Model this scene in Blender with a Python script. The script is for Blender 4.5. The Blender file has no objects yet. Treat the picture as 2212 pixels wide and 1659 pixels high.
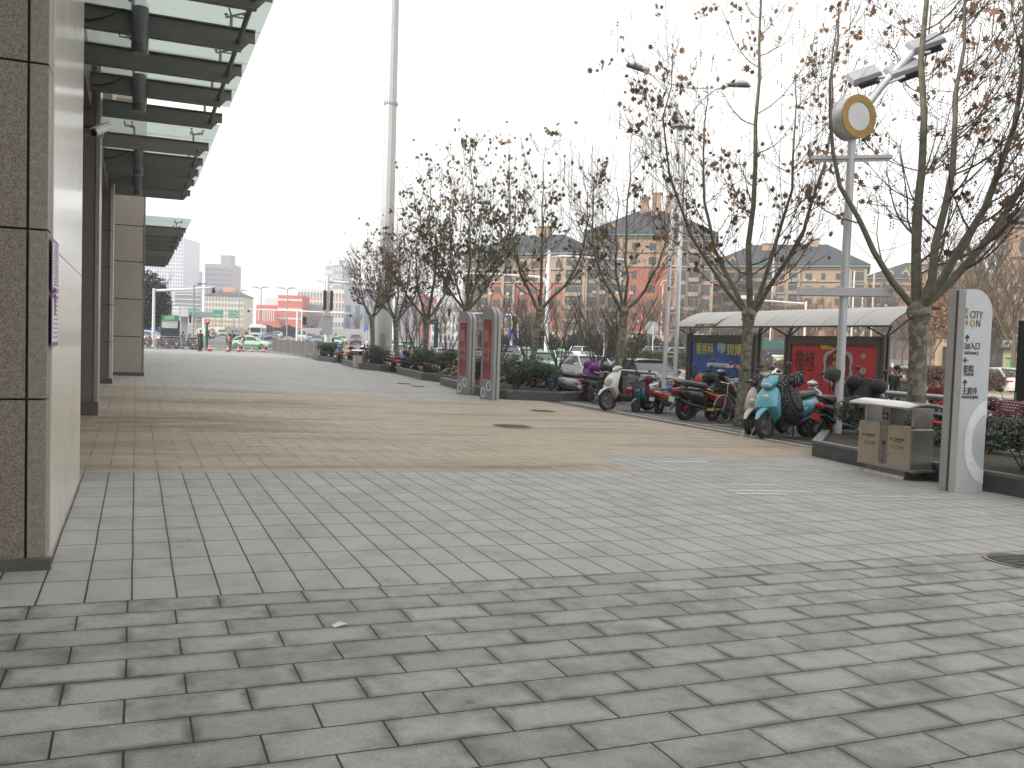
import bpy, bmesh, math, random
from math import sin, cos, pi, radians, sqrt, atan2
from mathutils import Vector, Matrix
SC = bpy.context.scene
COL = SC.collection
# ------------------------------------------------------------------ camera, sky, sun, exposure
F, CX, CY = 1900., 1106., 829.5
YAW, PIT, RHO, EYE = radians(23.19), radians(2.703), .033, 1.5
_fw = Vector((sin(YAW)*cos(PIT), cos(YAW)*cos(PIT), -sin(PIT)))
_r0 = Vector((cos(YAW), -sin(YAW), 0)); _u0 = _r0.cross(_fw)
_r = _r0*cos(RHO) + _u0*sin(RHO); _u = _u0*cos(RHO) - _r0*sin(RHO)
CAM = Vector((0, 0, EYE))
cd = bpy.data.cameras.new('camera'); cam = bpy.data.objects.new('camera', cd); COL.objects.link(cam)
cam.matrix_world = Matrix(((_r.x, _u.x, -_fw.x, 0), (_r.y, _u.y, -_fw.y, 0), (_r.z, _u.z, -_fw.z, EYE), (0, 0, 0, 1)))
cd.sensor_width = 36; cd.lens = 36*F/2212; cd.clip_start = .05; cd.clip_end = 6000
SC.camera = cam
SUN_EL, SUN_ROT = radians(29), radians(258)
w = bpy.data.worlds.new('World'); SC.world = w; w.use_nodes = True
nt = w.node_tree; bg = nt.nodes['Background']
sky = nt.nodes.new('ShaderNodeTexSky'); sky.sky_type = 'NISHITA'; sky.sun_disc = False
sky.sun_elevation = SUN_EL; sky.sun_rotation = SUN_ROT
sky.air_density = 1.0; sky.dust_density = 6.0; sky.ozone_density = 1.0; sky.altitude = 50
hs = nt.nodes.new('ShaderNodeHueSaturation'); hs.inputs['Saturation'].default_value = .16
# overcast cloud deck: the sky's own colour evened out towards a pale grey-white
mx = nt.nodes.new('ShaderNodeMix'); mx.data_type = 'RGBA'; mx.inputs['Factor'].default_value = .75
mx.inputs['B'].default_value = (11.55, 11.45, 11.2, 1)
nt.links.new(sky.outputs[0], hs.inputs['Color']); nt.links.new(hs.outputs[0], mx.inputs['A'])
nt.links.new(mx.outputs['Result'], bg.inputs['Color']); bg.inputs['Strength'].default_value = .1
sd = bpy.data.lights.new('sun', 'SUN'); sd.energy = 2.2; sd.angle = radians(2); sd.color = (1, .96, .9)
sun = bpy.data.objects.new('sun', sd); COL.objects.link(sun)
_d = Vector((sin(SUN_ROT)*cos(SUN_EL), cos(SUN_ROT)*cos(SUN_EL), sin(SUN_EL)))
sun.rotation_euler = _d.to_track_quat('Z', 'Y').to_euler(); sun.location = _d*50
SC.view_settings.view_transform = 'Standard'; SC.view_settings.look = 'None'
SC.view_settings.exposure = .6; SC.view_settings.gamma = 1; SC.view_settings.use_curve_mapping = False
SC.render.engine = 'CYCLES'
cy = SC.cycles; cy.use_denoising = True; cy.max_bounces = 7; cy.diffuse_bounces = 3; cy.glossy_bounces = 3
cy.transmission_bounces = 5; cy.volume_bounces = 2; cy.transparent_max_bounces = 12; cy.use_adaptive_sampling = True
cy.adaptive_threshold = .015; cy.caustics_reflective = False; cy.caustics_refractive = False
try: cy.denoiser = 'OPENIMAGEDENOISE'; cy.denoising_input_passes = 'RGB_ALBEDO_NORMAL'
except Exception: pass
# ------------------------------------------------------------------ terrain and pixel maths (pixels of a 2212 wide view of the photo)
def gz(X, Y=0):                       # walking surface: falls towards the road
    return -.025*max(-2, min(X, 15.2))
def rz(X, Y=0):                       # road surface
    return -.025*max(-2, min(X, 15.2)) - .07 + .013*min(90, max(0, Y-95))
def ray(x, y): return _fw*F + _r*(x-CX) - _u*(y-CY)
def AX(x, y, X): d = ray(x, y); return CAM + d*(X/d.x)
def AY(x, y, Y): d = ray(x, y); return CAM + d*(Y/d.y)
def AZ(x, y, z): d = ray(x, y); return CAM + d*((z-EYE)/d.z)
def G(x, y, dz=0):
    d = ray(x, y); t = (dz-EYE)/(d.z+.025*d.x); p = CAM + d*t
    return p
def GX(px, X, z=None):                # the point of the line X = const whose picture column is px
    z = gz(X) if z is None else z
    lo, hi = .5, 3000.
    for _ in range(60):
        m = sqrt(lo*hi); q = Vector((X, m, z))-CAM
        if CX + F*q.dot(_r)/q.dot(_fw) > px: lo = m
        else: hi = m
    return Vector((X, lo, z))
def at(px, Z, road=True, y=745):      # ground point at depth Z in picture column px
    d = ray(px, y)/F*Z; X, Y = d.x, d.y
    return Vector((X, Y, rz(X, Y) if road else gz(X, Y)))
def hgt(py, Z, px=1106):              # height of what shows at row py at depth Z
    d = ray(px, py)/F*Z; return EYE + d.z
# ------------------------------------------------------------------ materials
MATS = {}
def M(name, col, rough=.6, metal=0., var=.12, sc=6., bump=0., alpha=None, trans=0., emit=0., coat=0., bsc=None, ior=None, dirt=None):
    if name in MATS: return MATS[name]
    m = bpy.data.materials.new(name); m.use_nodes = True; MATS[name] = m
    t = m.node_tree; b = t.nodes['Principled BSDF']
    b.inputs['Roughness'].default_value = rough; b.inputs['Metallic'].default_value = metal
    c = (*col, 1)
    tc = t.nodes.new('ShaderNodeTexCoord')
    n = t.nodes.new('ShaderNodeTexNoise'); n.inputs['Scale'].default_value = sc; n.inputs['Detail'].default_value = 5
    n.inputs['Roughness'].default_value = .62
    t.links.new(tc.outputs['Object'], n.inputs['Vector'])
    r = t.nodes.new('ShaderNodeValToRGB'); e = r.color_ramp.elements
    e[0].position = .3; e[1].position = .72
    e[0].color = tuple(max(0, v*(1-var*1.3)) for v in col) + (1,)
    e[1].color = tuple(min(1, v*(1+var)) for v in col) + (1,)
    t.links.new(n.outputs[0], r.inputs[0])
    out = r.outputs[0]
    if dirt:                                      # speckle: (scale, colour, amount)
        n2 = t.nodes.new('ShaderNodeTexNoise'); n2.inputs['Scale'].default_value = dirt[0]; n2.inputs['Detail'].default_value = 2
        t.links.new(tc.outputs['Object'], n2.inputs['Vector'])
        r2 = t.nodes.new('ShaderNodeValToRGB'); r2.color_ramp.elements[0].position = .5; r2.color_ramp.elements[1].position = .58
        r2.color_ramp.elements[1].color = (dirt[2],)*3+(1,)
        t.links.new(n2.outputs[0], r2.inputs[0])
        mm = t.nodes.new('ShaderNodeMix'); mm.data_type = 'RGBA'; mm.inputs['B'].default_value = (*dirt[1], 1)
        t.links.new(r2.outputs[0], mm.inputs['Factor']); t.links.new(out, mm.inputs['A']); out = mm.outputs['Result']
    t.links.new(out, b.inputs['Base Color'])
    if bump:
        bn = t.nodes.new('ShaderNodeBump'); bn.inputs['Strength'].default_value = bump; bn.inputs['Distance'].default_value = .01
        n3 = t.nodes.new('ShaderNodeTexNoise'); n3.inputs['Scale'].default_value = bsc or sc*6; n3.inputs['Detail'].default_value = 4
        t.links.new(tc.outputs['Object'], n3.inputs['Vector']); t.links.new(n3.outputs[0], bn.inputs['Height'])
        t.links.new(bn.outputs[0], b.inputs['Normal'])
    if trans: b.inputs['Transmission Weight'].default_value = trans
    if alpha is not None: b.inputs['Alpha'].default_value = alpha
    if coat: b.inputs['Coat Weight'].default_value = coat; b.inputs['Coat Roughness'].default_value = .08
    if ior: b.inputs['IOR'].default_value = ior
    if emit:
        t.links.new(out, b.inputs['Emission Color']); b.inputs['Emission Strength'].default_value = emit
    return m
# ------------------------------------------------------------------ mesh builder
def rotz(a): return Matrix.Rotation(a, 4, 'Z')
class MB:
    def __init__(s): s.v = []; s.f = []; s.m = []; s.mi = 0
    def add(s, vs, fs, T=None):
        o = len(s.v)
        s.v += [tuple(T @ Vector(p)) for p in vs] if T is not None else [tuple(p) for p in vs]
        s.f += [tuple(i+o for i in f) for f in fs]; s.m += [s.mi]*len(fs); return s
    def box(s, c, d, rz_=0, T=None, top=1., topy=None):      # top: scale of the upper face
        x, y, z = d[0]/2, d[1]/2, d[2]/2; ty = top if topy is None else topy
        vs = [(-x, -y, -z), (x, -y, -z), (x, y, -z), (-x, y, -z), (-x*top, -y*ty, z), (x*top, -y*ty, z), (x*top, y*ty, z), (-x*top, y*ty, z)]
        R = Matrix.Translation(c) @ rotz(rz_)
        if T is not None: R = T @ R
        return s.add(vs, [(3, 2, 1, 0), (4, 5, 6, 7), (0, 1, 5, 4), (1, 2, 6, 5), (2, 3, 7, 6), (3, 0, 4, 7)], R)
    def bm(s, a, b, T=None):                                  # box by two corners
        return s.box([(a[i]+b[i])/2 for i in range(3)], [abs(b[i]-a[i]) for i in range(3)], 0, T)
    def beam(s, p, q, w_, h_):                                # rectangular bar between two points
        p, q = Vector(p), Vector(q); d = q-p; R = d.to_track_quat('Y', 'Z').to_matrix().to_4x4(); R.translation = (p+q)/2
        return s.box((0, 0, 0), (w_, d.length, h_), 0, R)
    def tube(s, pts, r, n=8, cap=True, T=None):
        pts = [Vector(p) for p in pts]; k = len(pts)
        if not hasattr(r, '__len__'): r = [r]*k
        vs, fs = [], []; up = Vector((0, 0, 1)); X = None
        for i, p in enumerate(pts):
            d = (pts[min(i+1, k-1)]-pts[max(i-1, 0)])
            if d.length < 1e-9: d = Vector((0, 0, 1))
            d.normalize()
            if X is None: X = d.cross(up if abs(d.z) < .95 else Vector((0, 1, 0)))
            else: X = X - d*X.dot(d)
            if X.length < 1e-6: X = d.orthogonal()
            X.normalize(); Y = d.cross(X)
            for j in range(n):
                a = 2*pi*j/n; vs.append(p+X*(cos(a)*r[i])+Y*(sin(a)*r[i]))
        for i in range(k-1):
            for j in range(n):
                a, b = i*n+j, i*n+(j+1) % n; fs.append((a, b, b+n, a+n))
        if cap: fs += [tuple(range(n-1, -1, -1)), tuple((k-1)*n+j for j in range(n))]
        return s.add(vs, fs, T)
    def loft(s, rings, cap=True, T=None, closed=False):      # rings: lists of equal length
        n = len(rings[0]); vs = [p for r_ in rings for p in r_]; fs = []; k = len(rings)
        for i in range(k-1 + (1 if closed else 0)):
            for j in range(n):
                a, b = i*n+j, i*n+(j+1) % n; c = (i+1) % k
                fs.append((a, b, c*n+(j+1) % n, c*n+j))
        if cap and not closed: fs += [tuple(range(n-1, -1, -1)), tuple((k-1)*n+j for j in range(n))]
        return s.add(vs, fs, T)
    def prism(s, prof, y0, y1, T=None, tap=0., axis='y'):     # outline in (x, z) extruded along y; tap shrinks the ends
        cx = sum(p[0] for p in prof)/len(prof); cz = sum(p[1] for p in prof)/len(prof)
        def ring(y, k): return [(cx+(p[0]-cx)*k, y, cz+(p[1]-cz)*k) for p in prof]
        if tap: e = (y1-y0)*.16; rs = [ring(y0, 1-tap), ring(y0+e, 1), ring(y1-e, 1), ring(y1, 1-tap)]
        else: rs = [ring(y0, 1), ring(y1, 1)]
        if axis == 'x': rs = [[(p[1], p[0], p[2]) for p in r_] for r_ in rs]
        if axis == 'z': rs = [[(p[0], p[2], p[1]) for p in r_] for r_ in rs]
        return s.loft(rs, True, T)
    def lathe(s, prof, n=16, T=None):                         # prof: (r, z)
        return s.loft([[(r_*cos(2*pi*j/n), r_*sin(2*pi*j/n), z) for j in range(n)] for r_, z in prof], True, T)
    def torus(s, R, r_, n=28, k=8, T=None, sx=1.):
        return s.loft([[((R+r_*cos(b))*cos(a), r_*sx*sin(b), (R+r_*cos(b))*sin(a)) for b in [2*pi*j/k for j in range(k)]] for a in [2*pi*i/n for i in range(n)]], False, T, True)
    def ell(s, c, d, n=12, k=8, T=None):
        R = Matrix.Translation(c)
        if T is not None: R = T @ R
        return s.loft([[(d[0]/2*cos(2*pi*j/n)*sin(pi*i/k), d[1]/2*sin(2*pi*j/n)*sin(pi*i/k), -d[2]/2*cos(pi*i/k)) for j in range(n)] for i in [.15]+list(range(1, k))+[k-.15]], True, R)
    def build(s, name, mat, parent=None, smooth=False, bevel=0., sub=0, sharp=40):
        me = bpy.data.meshes.new(name); me.from_pydata(s.v, [], s.f)
        for m_ in (mat if isinstance(mat, (list, tuple)) else [mat]): me.materials.append(m_)
        if any(s.m): me.polygons.foreach_set('material_index', s.m)
        if bevel or sub:
            b = bmesh.new(); b.from_mesh(me)
            if bevel:
                es = [e for e in b.edges if len(e.link_faces) == 2 and e.calc_face_angle(0) > radians(25)]
                bmesh.ops.bevel(b, geom=es, offset=bevel, segments=2, profile=.6, affect='EDGES', clamp_overlap=True)
            b.to_mesh(me); b.free()
        if smooth:
            me.polygons.foreach_set('use_smooth', [True]*len(me.polygons))
            try: me.set_sharp_from_angle(angle=radians(sharp))
            except Exception: pass
        me.update()
        o = bpy.data.objects.new(name, me); COL.objects.link(o)
        if parent is not None: o.parent = parent
        if sub:
            md = o.modifiers.new('s', 'SUBSURF'); md.levels = sub; md.render_levels = sub
        return o
def tag(o, label=None, cat=None, group=None, kind=None):
    if label: o['label'] = label
    if cat: o['category'] = cat
    if group: o['group'] = group
    if kind: o['kind'] = kind
    return o
def thing(name, label, cat, loc=(0, 0, 0), rz_=0., group=None):
    o = bpy.data.objects.new(name, None); COL.objects.link(o); o.location = loc; o.rotation_euler = (0, 0, rz_)
    o.empty_display_size = .2
    return tag(o, label, cat, group)
def dup(o, parent=None):
    c = o.copy(); COL.objects.link(c); c.parent = parent
    for ch in list(o.children): dup(ch, c)
    return c
def place(proto, loc, rz_=0., label=None, group=None, s=1.):
    first = not proto.get('_used'); o = proto if first else dup(proto)
    proto['_used'] = 1; o.location = loc; o.rotation_euler = (0, 0, rz_); o.scale = (s, s, s)
    if label: o['label'] = label
    if group: o['group'] = group
    return o
def text(body, size, mat, parent, loc, rot=(pi/2, 0, 0), name='lettering', bold=.0, ext=.002, align='LEFT', sx=1.):
    cu = bpy.data.curves.new('t', 'FONT'); cu.body = body; cu.size = size; cu.extrude = ext; cu.offset = bold
    cu.align_x = align; cu.resolution_u = 2
    t = bpy.data.objects.new('t', cu); COL.objects.link(t); bpy.context.view_layer.update()
    me = bpy.data.meshes.new_from_object(t.evaluated_get(bpy.context.evaluated_depsgraph_get()))
    bpy.data.objects.remove(t); bpy.data.curves.remove(cu)
    me.name = name; me.materials.clear(); me.materials.append(mat)
    o = bpy.data.objects.new(name, me); COL.objects.link(o); o.parent = parent
    o.location = loc; o.rotation_euler = rot; o.scale = (sx, 1, 1); return o
R0 = random.Random(7)
# common materials
steelgrey = M('painted grey steel', (.33, .34, .35), .45, .2, .06)
galv = M('galvanised rail', (.42, .43, .44), .4, .6, .1, 10)
stainless = M('brushed stainless', (.50, .48, .45), .28, .85, .1, 12, .05)
white = M('white paint', (.68, .69, .70), .4, 0, .05)
black = M('black plastic', (.025, .025, .027), .45, 0, .1)
rubber = M('tyre rubber', (.028, .028, .03), .8, 0, .15)
chrome = M('chrome', (.6, .6, .6), .18, 1., .03)
darksteel = M('dark steel', (.085, .083, .08), .5, .3, .12)
glassdark = M('dark car glass', (.045, .06, .065), .06, 0, .1, coat=.5)
redlens = M('red lens', (.45, .02, .02), .2, 0, .1)
clearlens = M('clear lens', (.6, .6, .58), .12, .3, .05)
amber = M('amber lens', (.7, .22, .02), .3, 0, .05)
skin = M('skin', (.42, .25, .18), .55, 0, .06)
hairm = M('black hair', (.012, .010, .009), .5, 0, .1)
# ------------------------------------------------------------------ ground
def sheet(name, poly, mat, zf, dz=0., n=1, kind='structure', th=None):
    """polygon of (x, y) corners laid on the terrain function zf, dz above it; quads are cut into n x n"""
    vs, fs = [], []
    if len(poly) == 4 and n > 1:
        a, b, c, d = [Vector((p[0], p[1], 0)) for p in poly]
        for i in range(n+1):
            for j in range(n+1):
                u_, v_ = i/n, j/n; p = (a*(1-u_)+b*u_)*(1-v_)+(d*(1-u_)+c*u_)*v_; vs.append((p.x, p.y, zf(p.x, p.y)+dz))
        fs = [(i*(n+1)+j, (i+1)*(n+1)+j, (i+1)*(n+1)+j+1, i*(n+1)+j+1) for i in range(n) for j in range(n)]
    else:
        vs = [(x, y, zf(x, y)+dz) for x, y in poly]; fs = [tuple(range(len(poly)))]
    me = bpy.data.meshes.new(name); me.from_pydata(vs, [], fs); me.materials.append(mat)
    o = bpy.data.objects.new(name, me); COL.objects.link(o)
    if kind: o['kind'] = kind
    return o
def paver_mat(name, bw, rh, off, c1, c2, joint, mort=.0035, stain=.5, edge=.5, streak=None, jointmask=None, warm=.1, shift=(0, 0), blobs=()):
    m = bpy.data.materials.new(name); m.use_nodes = True; t = m.node_tree; N = t.nodes; L = t.links; b = N['Principled BSDF']
    tc = N.new('ShaderNodeTexCoord'); mp = N.new('ShaderNodeMapping'); mp.inputs['Location'].default_value = (shift[0], shift[1], 0)
    L.new(tc.outputs['Object'], mp.inputs['Vector'])
    # slightly uneven setting out: warp the joints a few millimetres
    wn = N.new('ShaderNodeTexNoise'); wn.inputs['Scale'].default_value = 1.3; L.new(tc.outputs['Object'], wn.inputs['Vector'])
    wv = N.new('ShaderNodeVectorMath'); wv.operation = 'MULTIPLY_ADD'; wv.inputs[1].default_value = (.012, .012, 0)
    L.new(wn.outputs['Color'], wv.inputs[0]); L.new(mp.outputs[0], wv.inputs[2]); vec = wv.outputs[0]
    def brick(mo, sm, ca=(1, 1, 1), cb=(0, 0, 0)):
        k = N.new('ShaderNodeTexBrick'); k.offset = off; k.offset_frequency = 2; k.squash = 1
        k.inputs['Scale'].default_value = 1; k.inputs['Brick Width'].default_value = bw; k.inputs['Row Height'].default_value = rh
        k.inputs['Mortar Size'].default_value = mo; k.inputs['Mortar Smooth'].default_value = sm; k.inputs['Bias'].default_value = 0
        k.inputs['Color1'].default_value = (*ca, 1); k.inputs['Color2'].default_value = (*cb, 1); k.inputs['Mortar'].default_value = (.5, .5, .5, 1)
        L.new(vec, k.inputs['Vector']); return k
    kb = brick(mort, .1); ke = brick(.055, 1.)
    def noise(s_, d=5, ro=.6, vec_=None, sc3=None):
        n_ = N.new('ShaderNodeTexNoise'); n_.inputs['Scale'].default_value = s_; n_.inputs['Detail'].default_value = d; n_.inputs['Roughness'].default_value = ro
        if sc3:
            mp2 = N.new('ShaderNodeMapping'); mp2.inputs['Scale'].default_value = sc3; L.new(tc.outputs['Object'], mp2.inputs['Vector']); L.new(mp2.outputs[0], n_.inputs['Vector'])
        else: L.new(tc.outputs['Object'], n_.inputs['Vector'])
        return n_.outputs[0]
    def ramp(src, p0, p1, a=0., b_=1.):
        r_ = N.new('ShaderNodeMapRange'); r_.inputs['From Min'].default_value = p0; r_.inputs['From Max'].default_value = p1
        r_.inputs['To Min'].default_value = a; r_.inputs['To Max'].default_value = b_; L.new(src, r_.inputs['Value']); return r_.outputs[0]
    def mix(f, a, c, mode='MIX'):
        x = N.new('ShaderNodeMix'); x.data_type = 'RGBA'; x.blend_type = mode
        for s_, v in (('Factor', f), ('A', a), ('B', c)):
            if isinstance(v, (int, float)): x.inputs[s_].default_value = v
            elif isinstance(v, tuple): x.inputs[s_].default_value = (*v, 1)
            else: L.new(v, x.inputs[s_])
        return x.outputs['Result']
    def mul(a, c):
        x = N.new('ShaderNodeMath'); x.operation = 'MULTIPLY'
        for i, v in enumerate((a, c)):
            if isinstance(v, (int, float)): x.inputs[i].default_value = v
            else: L.new(v, x.inputs[i])
        return x.outputs[0]
    base = mix(kb.outputs['Color'], c1, c2)
    base = mix(ramp(noise(.35, 4), .35, .7, 0, warm), base, tuple(min(1, v*k_) for v, k_ in zip(c2, (1.12, 1.02, .85))))
    base = mix(ramp(noise(90, 3, .7), .42, .62, 0, .35), base, tuple(v*.62 for v in c1))          # grain
    base = mix(ramp(noise(260, 2, .6), .52, .6, 0, .5), base, tuple(v*1.45 for v in c2))
    st = mul(ramp(noise(2.1, 7, .72), .46, .64), stain)                                               # damp and dirt
    base = mix(st, base, tuple(v*.42 for v in c1))
    eg = mul(mul(ke.outputs['Fac'], ramp(noise(2.3, 5, .7), .38, .62)), edge)
    base = mix(eg, base, tuple(v*.36 for v in c1))
    if streak:
        sk = mul(ramp(noise(1., 6, .66, sc3=(.22, 1.5, 1)), .50, .68), streak); base = mix(sk, base, tuple(v*.34 for v in c1))
        sk2 = mul(ramp(noise(1., 4, .6, sc3=(.5, 3.5, 1)), .5, .75), streak*.5); base = mix(sk2, base, tuple(v*.5 for v in c1))
    for (bx, by, rx, ry, am) in blobs:             # worn dark smudges at fixed spots of the paving
        mb = N.new('ShaderNodeMapping'); mb.inputs['Location'].default_value = (-bx/rx, -by/ry, 0); mb.inputs['Scale'].default_value = (1/rx, 1/ry, 0); L.new(tc.outputs['Object'], mb.inputs['Vector'])
        ln = N.new('ShaderNodeVectorMath'); ln.operation = 'LENGTH'; L.new(mb.outputs[0], ln.inputs[0])
        base = mix(mul(mul(ramp(ln.outputs['Value'], .25, 1.1, 1, 0), ramp(noise(1., 6, .7, sc3=(.5, 2.6, 1)), .36, .54)), am), base, tuple(v*k_ for v, k_ in zip(c1, (.48, .42, .36))))
    vo = N.new('ShaderNodeTexVoronoi'); vo.inputs['Scale'].default_value = 2.3; L.new(tc.outputs['Object'], vo.inputs['Vector'])       # gum and oil spots
    base = mix(ramp(vo.outputs['Distance'], .035, .06, .55, 0), base, tuple(v*.35 for v in c1))
    jf = kb.outputs['Fac']
    if jointmask is not None: jf = mul(jf, ramp(noise(jointmask, 3), .44, .54))
    base = mix(jf, base, joint)
    L.new(base, b.inputs['Base Color'])
    rr = ramp(noise(3.), .3, .7, .55, .8); L.new(rr, b.inputs['Roughness'])
    bp = N.new('ShaderNodeBump'); bp.inputs['Strength'].default_value = .35; bp.inputs['Distance'].default_value = .002
    hh = N.new('ShaderNodeMath'); hh.operation = 'SUBTRACT'; L.new(noise(150, 3), hh.inputs[0]); L.new(mul(jf, 1.), hh.inputs[1])
    L.new(hh.outputs[0], bp.inputs['Height']); L.new(bp.outputs[0], b.inputs['Normal'])
    return m
asphalt = M('asphalt', (.135, .14, .145), .85, 0, .22, .8, .4, bsc=120, dirt=(60, (.2, .2, .2), .35))
parkasph = M('parking asphalt', (.115, .112, .11), .85, 0, .3, 1.6, .4, bsc=120, dirt=(40, (.19, .18, .17), .4))
earth = M('far ground', (.16, .155, .14), .9, 0, .2, .02)
mk = M('road marking paint', (.52, .52, .51), .6, 0, .25, 5)
kerbm = M('kerb stone', (.40, .37, .33), .8, 0, .18, 4, .3, bsc=60)
near_p = paver_mat('granite pavers laid across', .474, .2375, .5, (.24, .235, .222), (.35, .344, .328), (.012, .011, .010), .005, .6, 1., shift=(.02, -.03))
grid_p = paver_mat('granite pavers in a grid', .237, .475, 0., (.315, .312, .302), (.37, .366, .355), (.02, .018, .016), .0055, .30, .15, streak=.0, shift=(.0, -.03), warm=.35)
brown_p = paver_mat('tan worn pavers', .237, .475, 0., (.345, .292, .222), (.39, .335, .258), (.05, .037, .028), .0045, .12, .1, streak=.6, jointmask=3.2, warm=.3, shift=(0, -.03), blobs=[(.6, 15.8, 2.8, 2.4, 1.), (1.8, 20.5, 3.6, 1.6, .95), (.0, 12.6, 1.6, .8, .5), (4.4, 10.5, 2.2, .5, .8), (2.0, 24.6, 4, .8, .6), (7.2, 22.6, 2.4, .7, .4)])
far_p = paver_mat('grey pavers beyond', .474, .475, .5, (.33, .325, .315), (.38, .375, .36), (.10, .095, .09), .006, .35, .2, streak=.45, warm=.35)
sheet('ground', [(-1500, -300), (2500, -300), (2500, 3000), (-1500, 3000)], earth, lambda x, y: -.62)
# road surface, one sheet that follows the rise of the street beyond the crossing
def road_mesh():
    xs = [-260, -60, -2, 3, 8, 15.2, 40, 90, 200, 420]; ys = [-60, 0, 40, 95, 115, 140, 162, 185, 300, 900]
    vs = [(x, y, rz(x, y)) for x in xs for y in ys]; n = len(ys)
    fs = [(i*n+j, (i+1)*n+j, (i+1)*n+j+1, i*n+j+1) for i in range(len(xs)-1) for j in range(n-1)]
    me = bpy.data.meshes.new('road'); me.from_pydata(vs, [], fs); me.materials.append(asphalt)
    o = bpy.data.objects.new('road', me); COL.objects.link(o); o['kind'] = 'structure'
road_mesh()
sheet('pavement_near', [(-2, -4), (15.2, -4), (15.2, 5.25), (-2, 5.25)], near_p, gz, 0, 6)
sheet('pavement', [(-2, 5.25), (11.0, 5.25), (11.0, 10.0), (-2, 10.0)], grid_p, gz, 0, 6)
sheet('pavement_edge', [(6.2, 10.0), (11.0, 10.0), (11.0, 11.5), (6.2, 11.5)], grid_p, gz, 0, 3)
sheet('brown_pavement', [(-2, 10.0), (6.2, 10.0), (6.2, 11.5), (11.6, 11.5), (11.6, 24.0), (9.0, 24.0), (9.0, 22.9), (6.1, 24.4), (4.0, 25.6), (-2, 25.7)], brown_p, gz)
far_poly = [(-2, 25.7), (4.0, 25.6), (6.1, 24.4), (9.0, 22.9), (9.0, 24.0), (11.6, 24.0), (12.6, 62), (13.6, 90), (5.5, 86), (1.3, 80), (-2, 78)]
sheet('pavement_far', far_poly, far_p, gz)
# a brown worn strip near the crossing
sheet('brown_strip', [(4, 78), (13.2, 84), (13.4, 87.5), (5, 84)], brown_p, gz, .004)
# parking strip for two-wheelers, with its stone edge and painted lines
sheet('parking_strip', [(11.6, 5.25), (15.2, 5.25), (15.2, 90), (13.6, 90), (12.6, 62), (11.6, 24.0)], parkasph, gz, -.012)
sheet('pavement_side', [(11.0, 5.25), (11.6, 5.25), (11.6, 11.5), (11.0, 11.5)], grid_p, gz)
b = MB()
for (x0, y0, x1, y1) in [(11.6, 12.4, 12.25, 24.5), (12.25, 24.5, 12.4, 36.0)]:
    n = int((y1-y0)/1.0)
    for i in range(n):
        ya, yb = y0+(y1-y0)*i/n, y0+(y1-y0)*(i+1)/n-.008; xa, xb = x0+(x1-x0)*i/n, x0+(x1-x0)*(i+1)/n
        vs = [(xa, ya, gz(xa)+.016), (xa+.14, ya, gz(xa)+.016), (xb+.14, yb, gz(xb)+.016), (xb, yb, gz(xb)+.016)]
        b.add(vs + [(p[0], p[1], p[2]-.06) for p in vs], [(0, 1, 2, 3), (4, 7, 6, 5), (0, 4, 5, 1), (1, 5, 6, 2), (2, 6, 7, 3), (3, 7, 4, 0)])
tag(b.build('kerb', kerbm), kind='structure')
b = MB(); mz = lambda x, y, dz=.004: gz(x)+dz
def stripe(x0, y0, x1, y1, w_, z=.004):
    d = Vector((x1-x0, y1-y0, 0)).normalized(); p = Vector((-d.y, d.x, 0))*w_/2
    b.add([(x0-p.x, y0-p.y, gz(x0-p.x)+z), (x1-p.x, y1-p.y, gz(x1-p.x)+z), (x1+p.x, y1+p.y, gz(x1+p.x)+z), (x0+p.x, y0+p.y, gz(x0+p.x)+z)], [(0, 1, 2, 3)])
stripe(12.4, 12.6, 13.1, 36, .09, -.006)
for y in (15.2, 17.6, 20.4, 23.2): stripe(12.6, y, 14.2, y+.15, .08, -.006)
for (x0, y0, x1, y1) in [(6.5, 25.6, 9.6, 26.2), (7.4, 28.2, 9.4, 28.3), (7.2, 30, 9.8, 30.2), (8, 33.5, 10.4, 33.6), (8.4, 36.2, 10.2, 36.3), (8, 41, 10.6, 41.2), (8.6, 47, 11, 47.2)]: stripe(x0, y0, x1, y1, .09)
tag(b.build('pavement_markings', mk), kind='structure')
b = MB()
def metal_strip(px0, py0, px1, py1, w_=.05):
    p, q = G(px0, py0), G(px1, py1)
    stripe(p.x, p.y, q.x, q.y, w_, .004)
for a in [(1410, 997, 1530, 998), (1565, 1046, 1690, 1049), (1570, 1060, 1757, 1063), (1590, 1067, 1700, 1068), (1615, 1012, 1775, 1018), (1790, 1014, 1840, 1016), (1850, 1072, 2030, 1076)]: metal_strip(*a)
tag(b.build('drain_strips', M('bright drain strip', (.75, .76, .77), .35, .2)), kind='structure')
# road markings: lane lines and the crossing
b = MB()
def rs(x0, y0, x1, y1, w_=.15):
    d = Vector((x1-x0, y1-y0, 0)).normalized(); p = Vector((-d.y, d.x, 0))*w_/2
    b.add([(x0-p.x, y0-p.y, rz(x0, y0)+.006), (x1-p.x, y1-p.y, rz(x1, y1)+.006), (x1+p.x, y1+p.y, rz(x1, y1)+.006), (x0+p.x, y0+p.y, rz(x0, y0)+.006)], [(0, 1, 2, 3)])
for x in (23.2, 26.8, 30.4):
    for k in range(14): rs(x, 2+k*6, x, 5+k*6)
for k in range(16): rs(17+k*1.2, 92, 17+k*1.2, 94.6, .45)
for k in range(9): rs(2+k*1.3, 98, 3+k*1.3, 101.5, .45)
rs(16.4, 88, 34, 88, .3)
tag(b.build('road_markings', mk), kind='structure')
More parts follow.
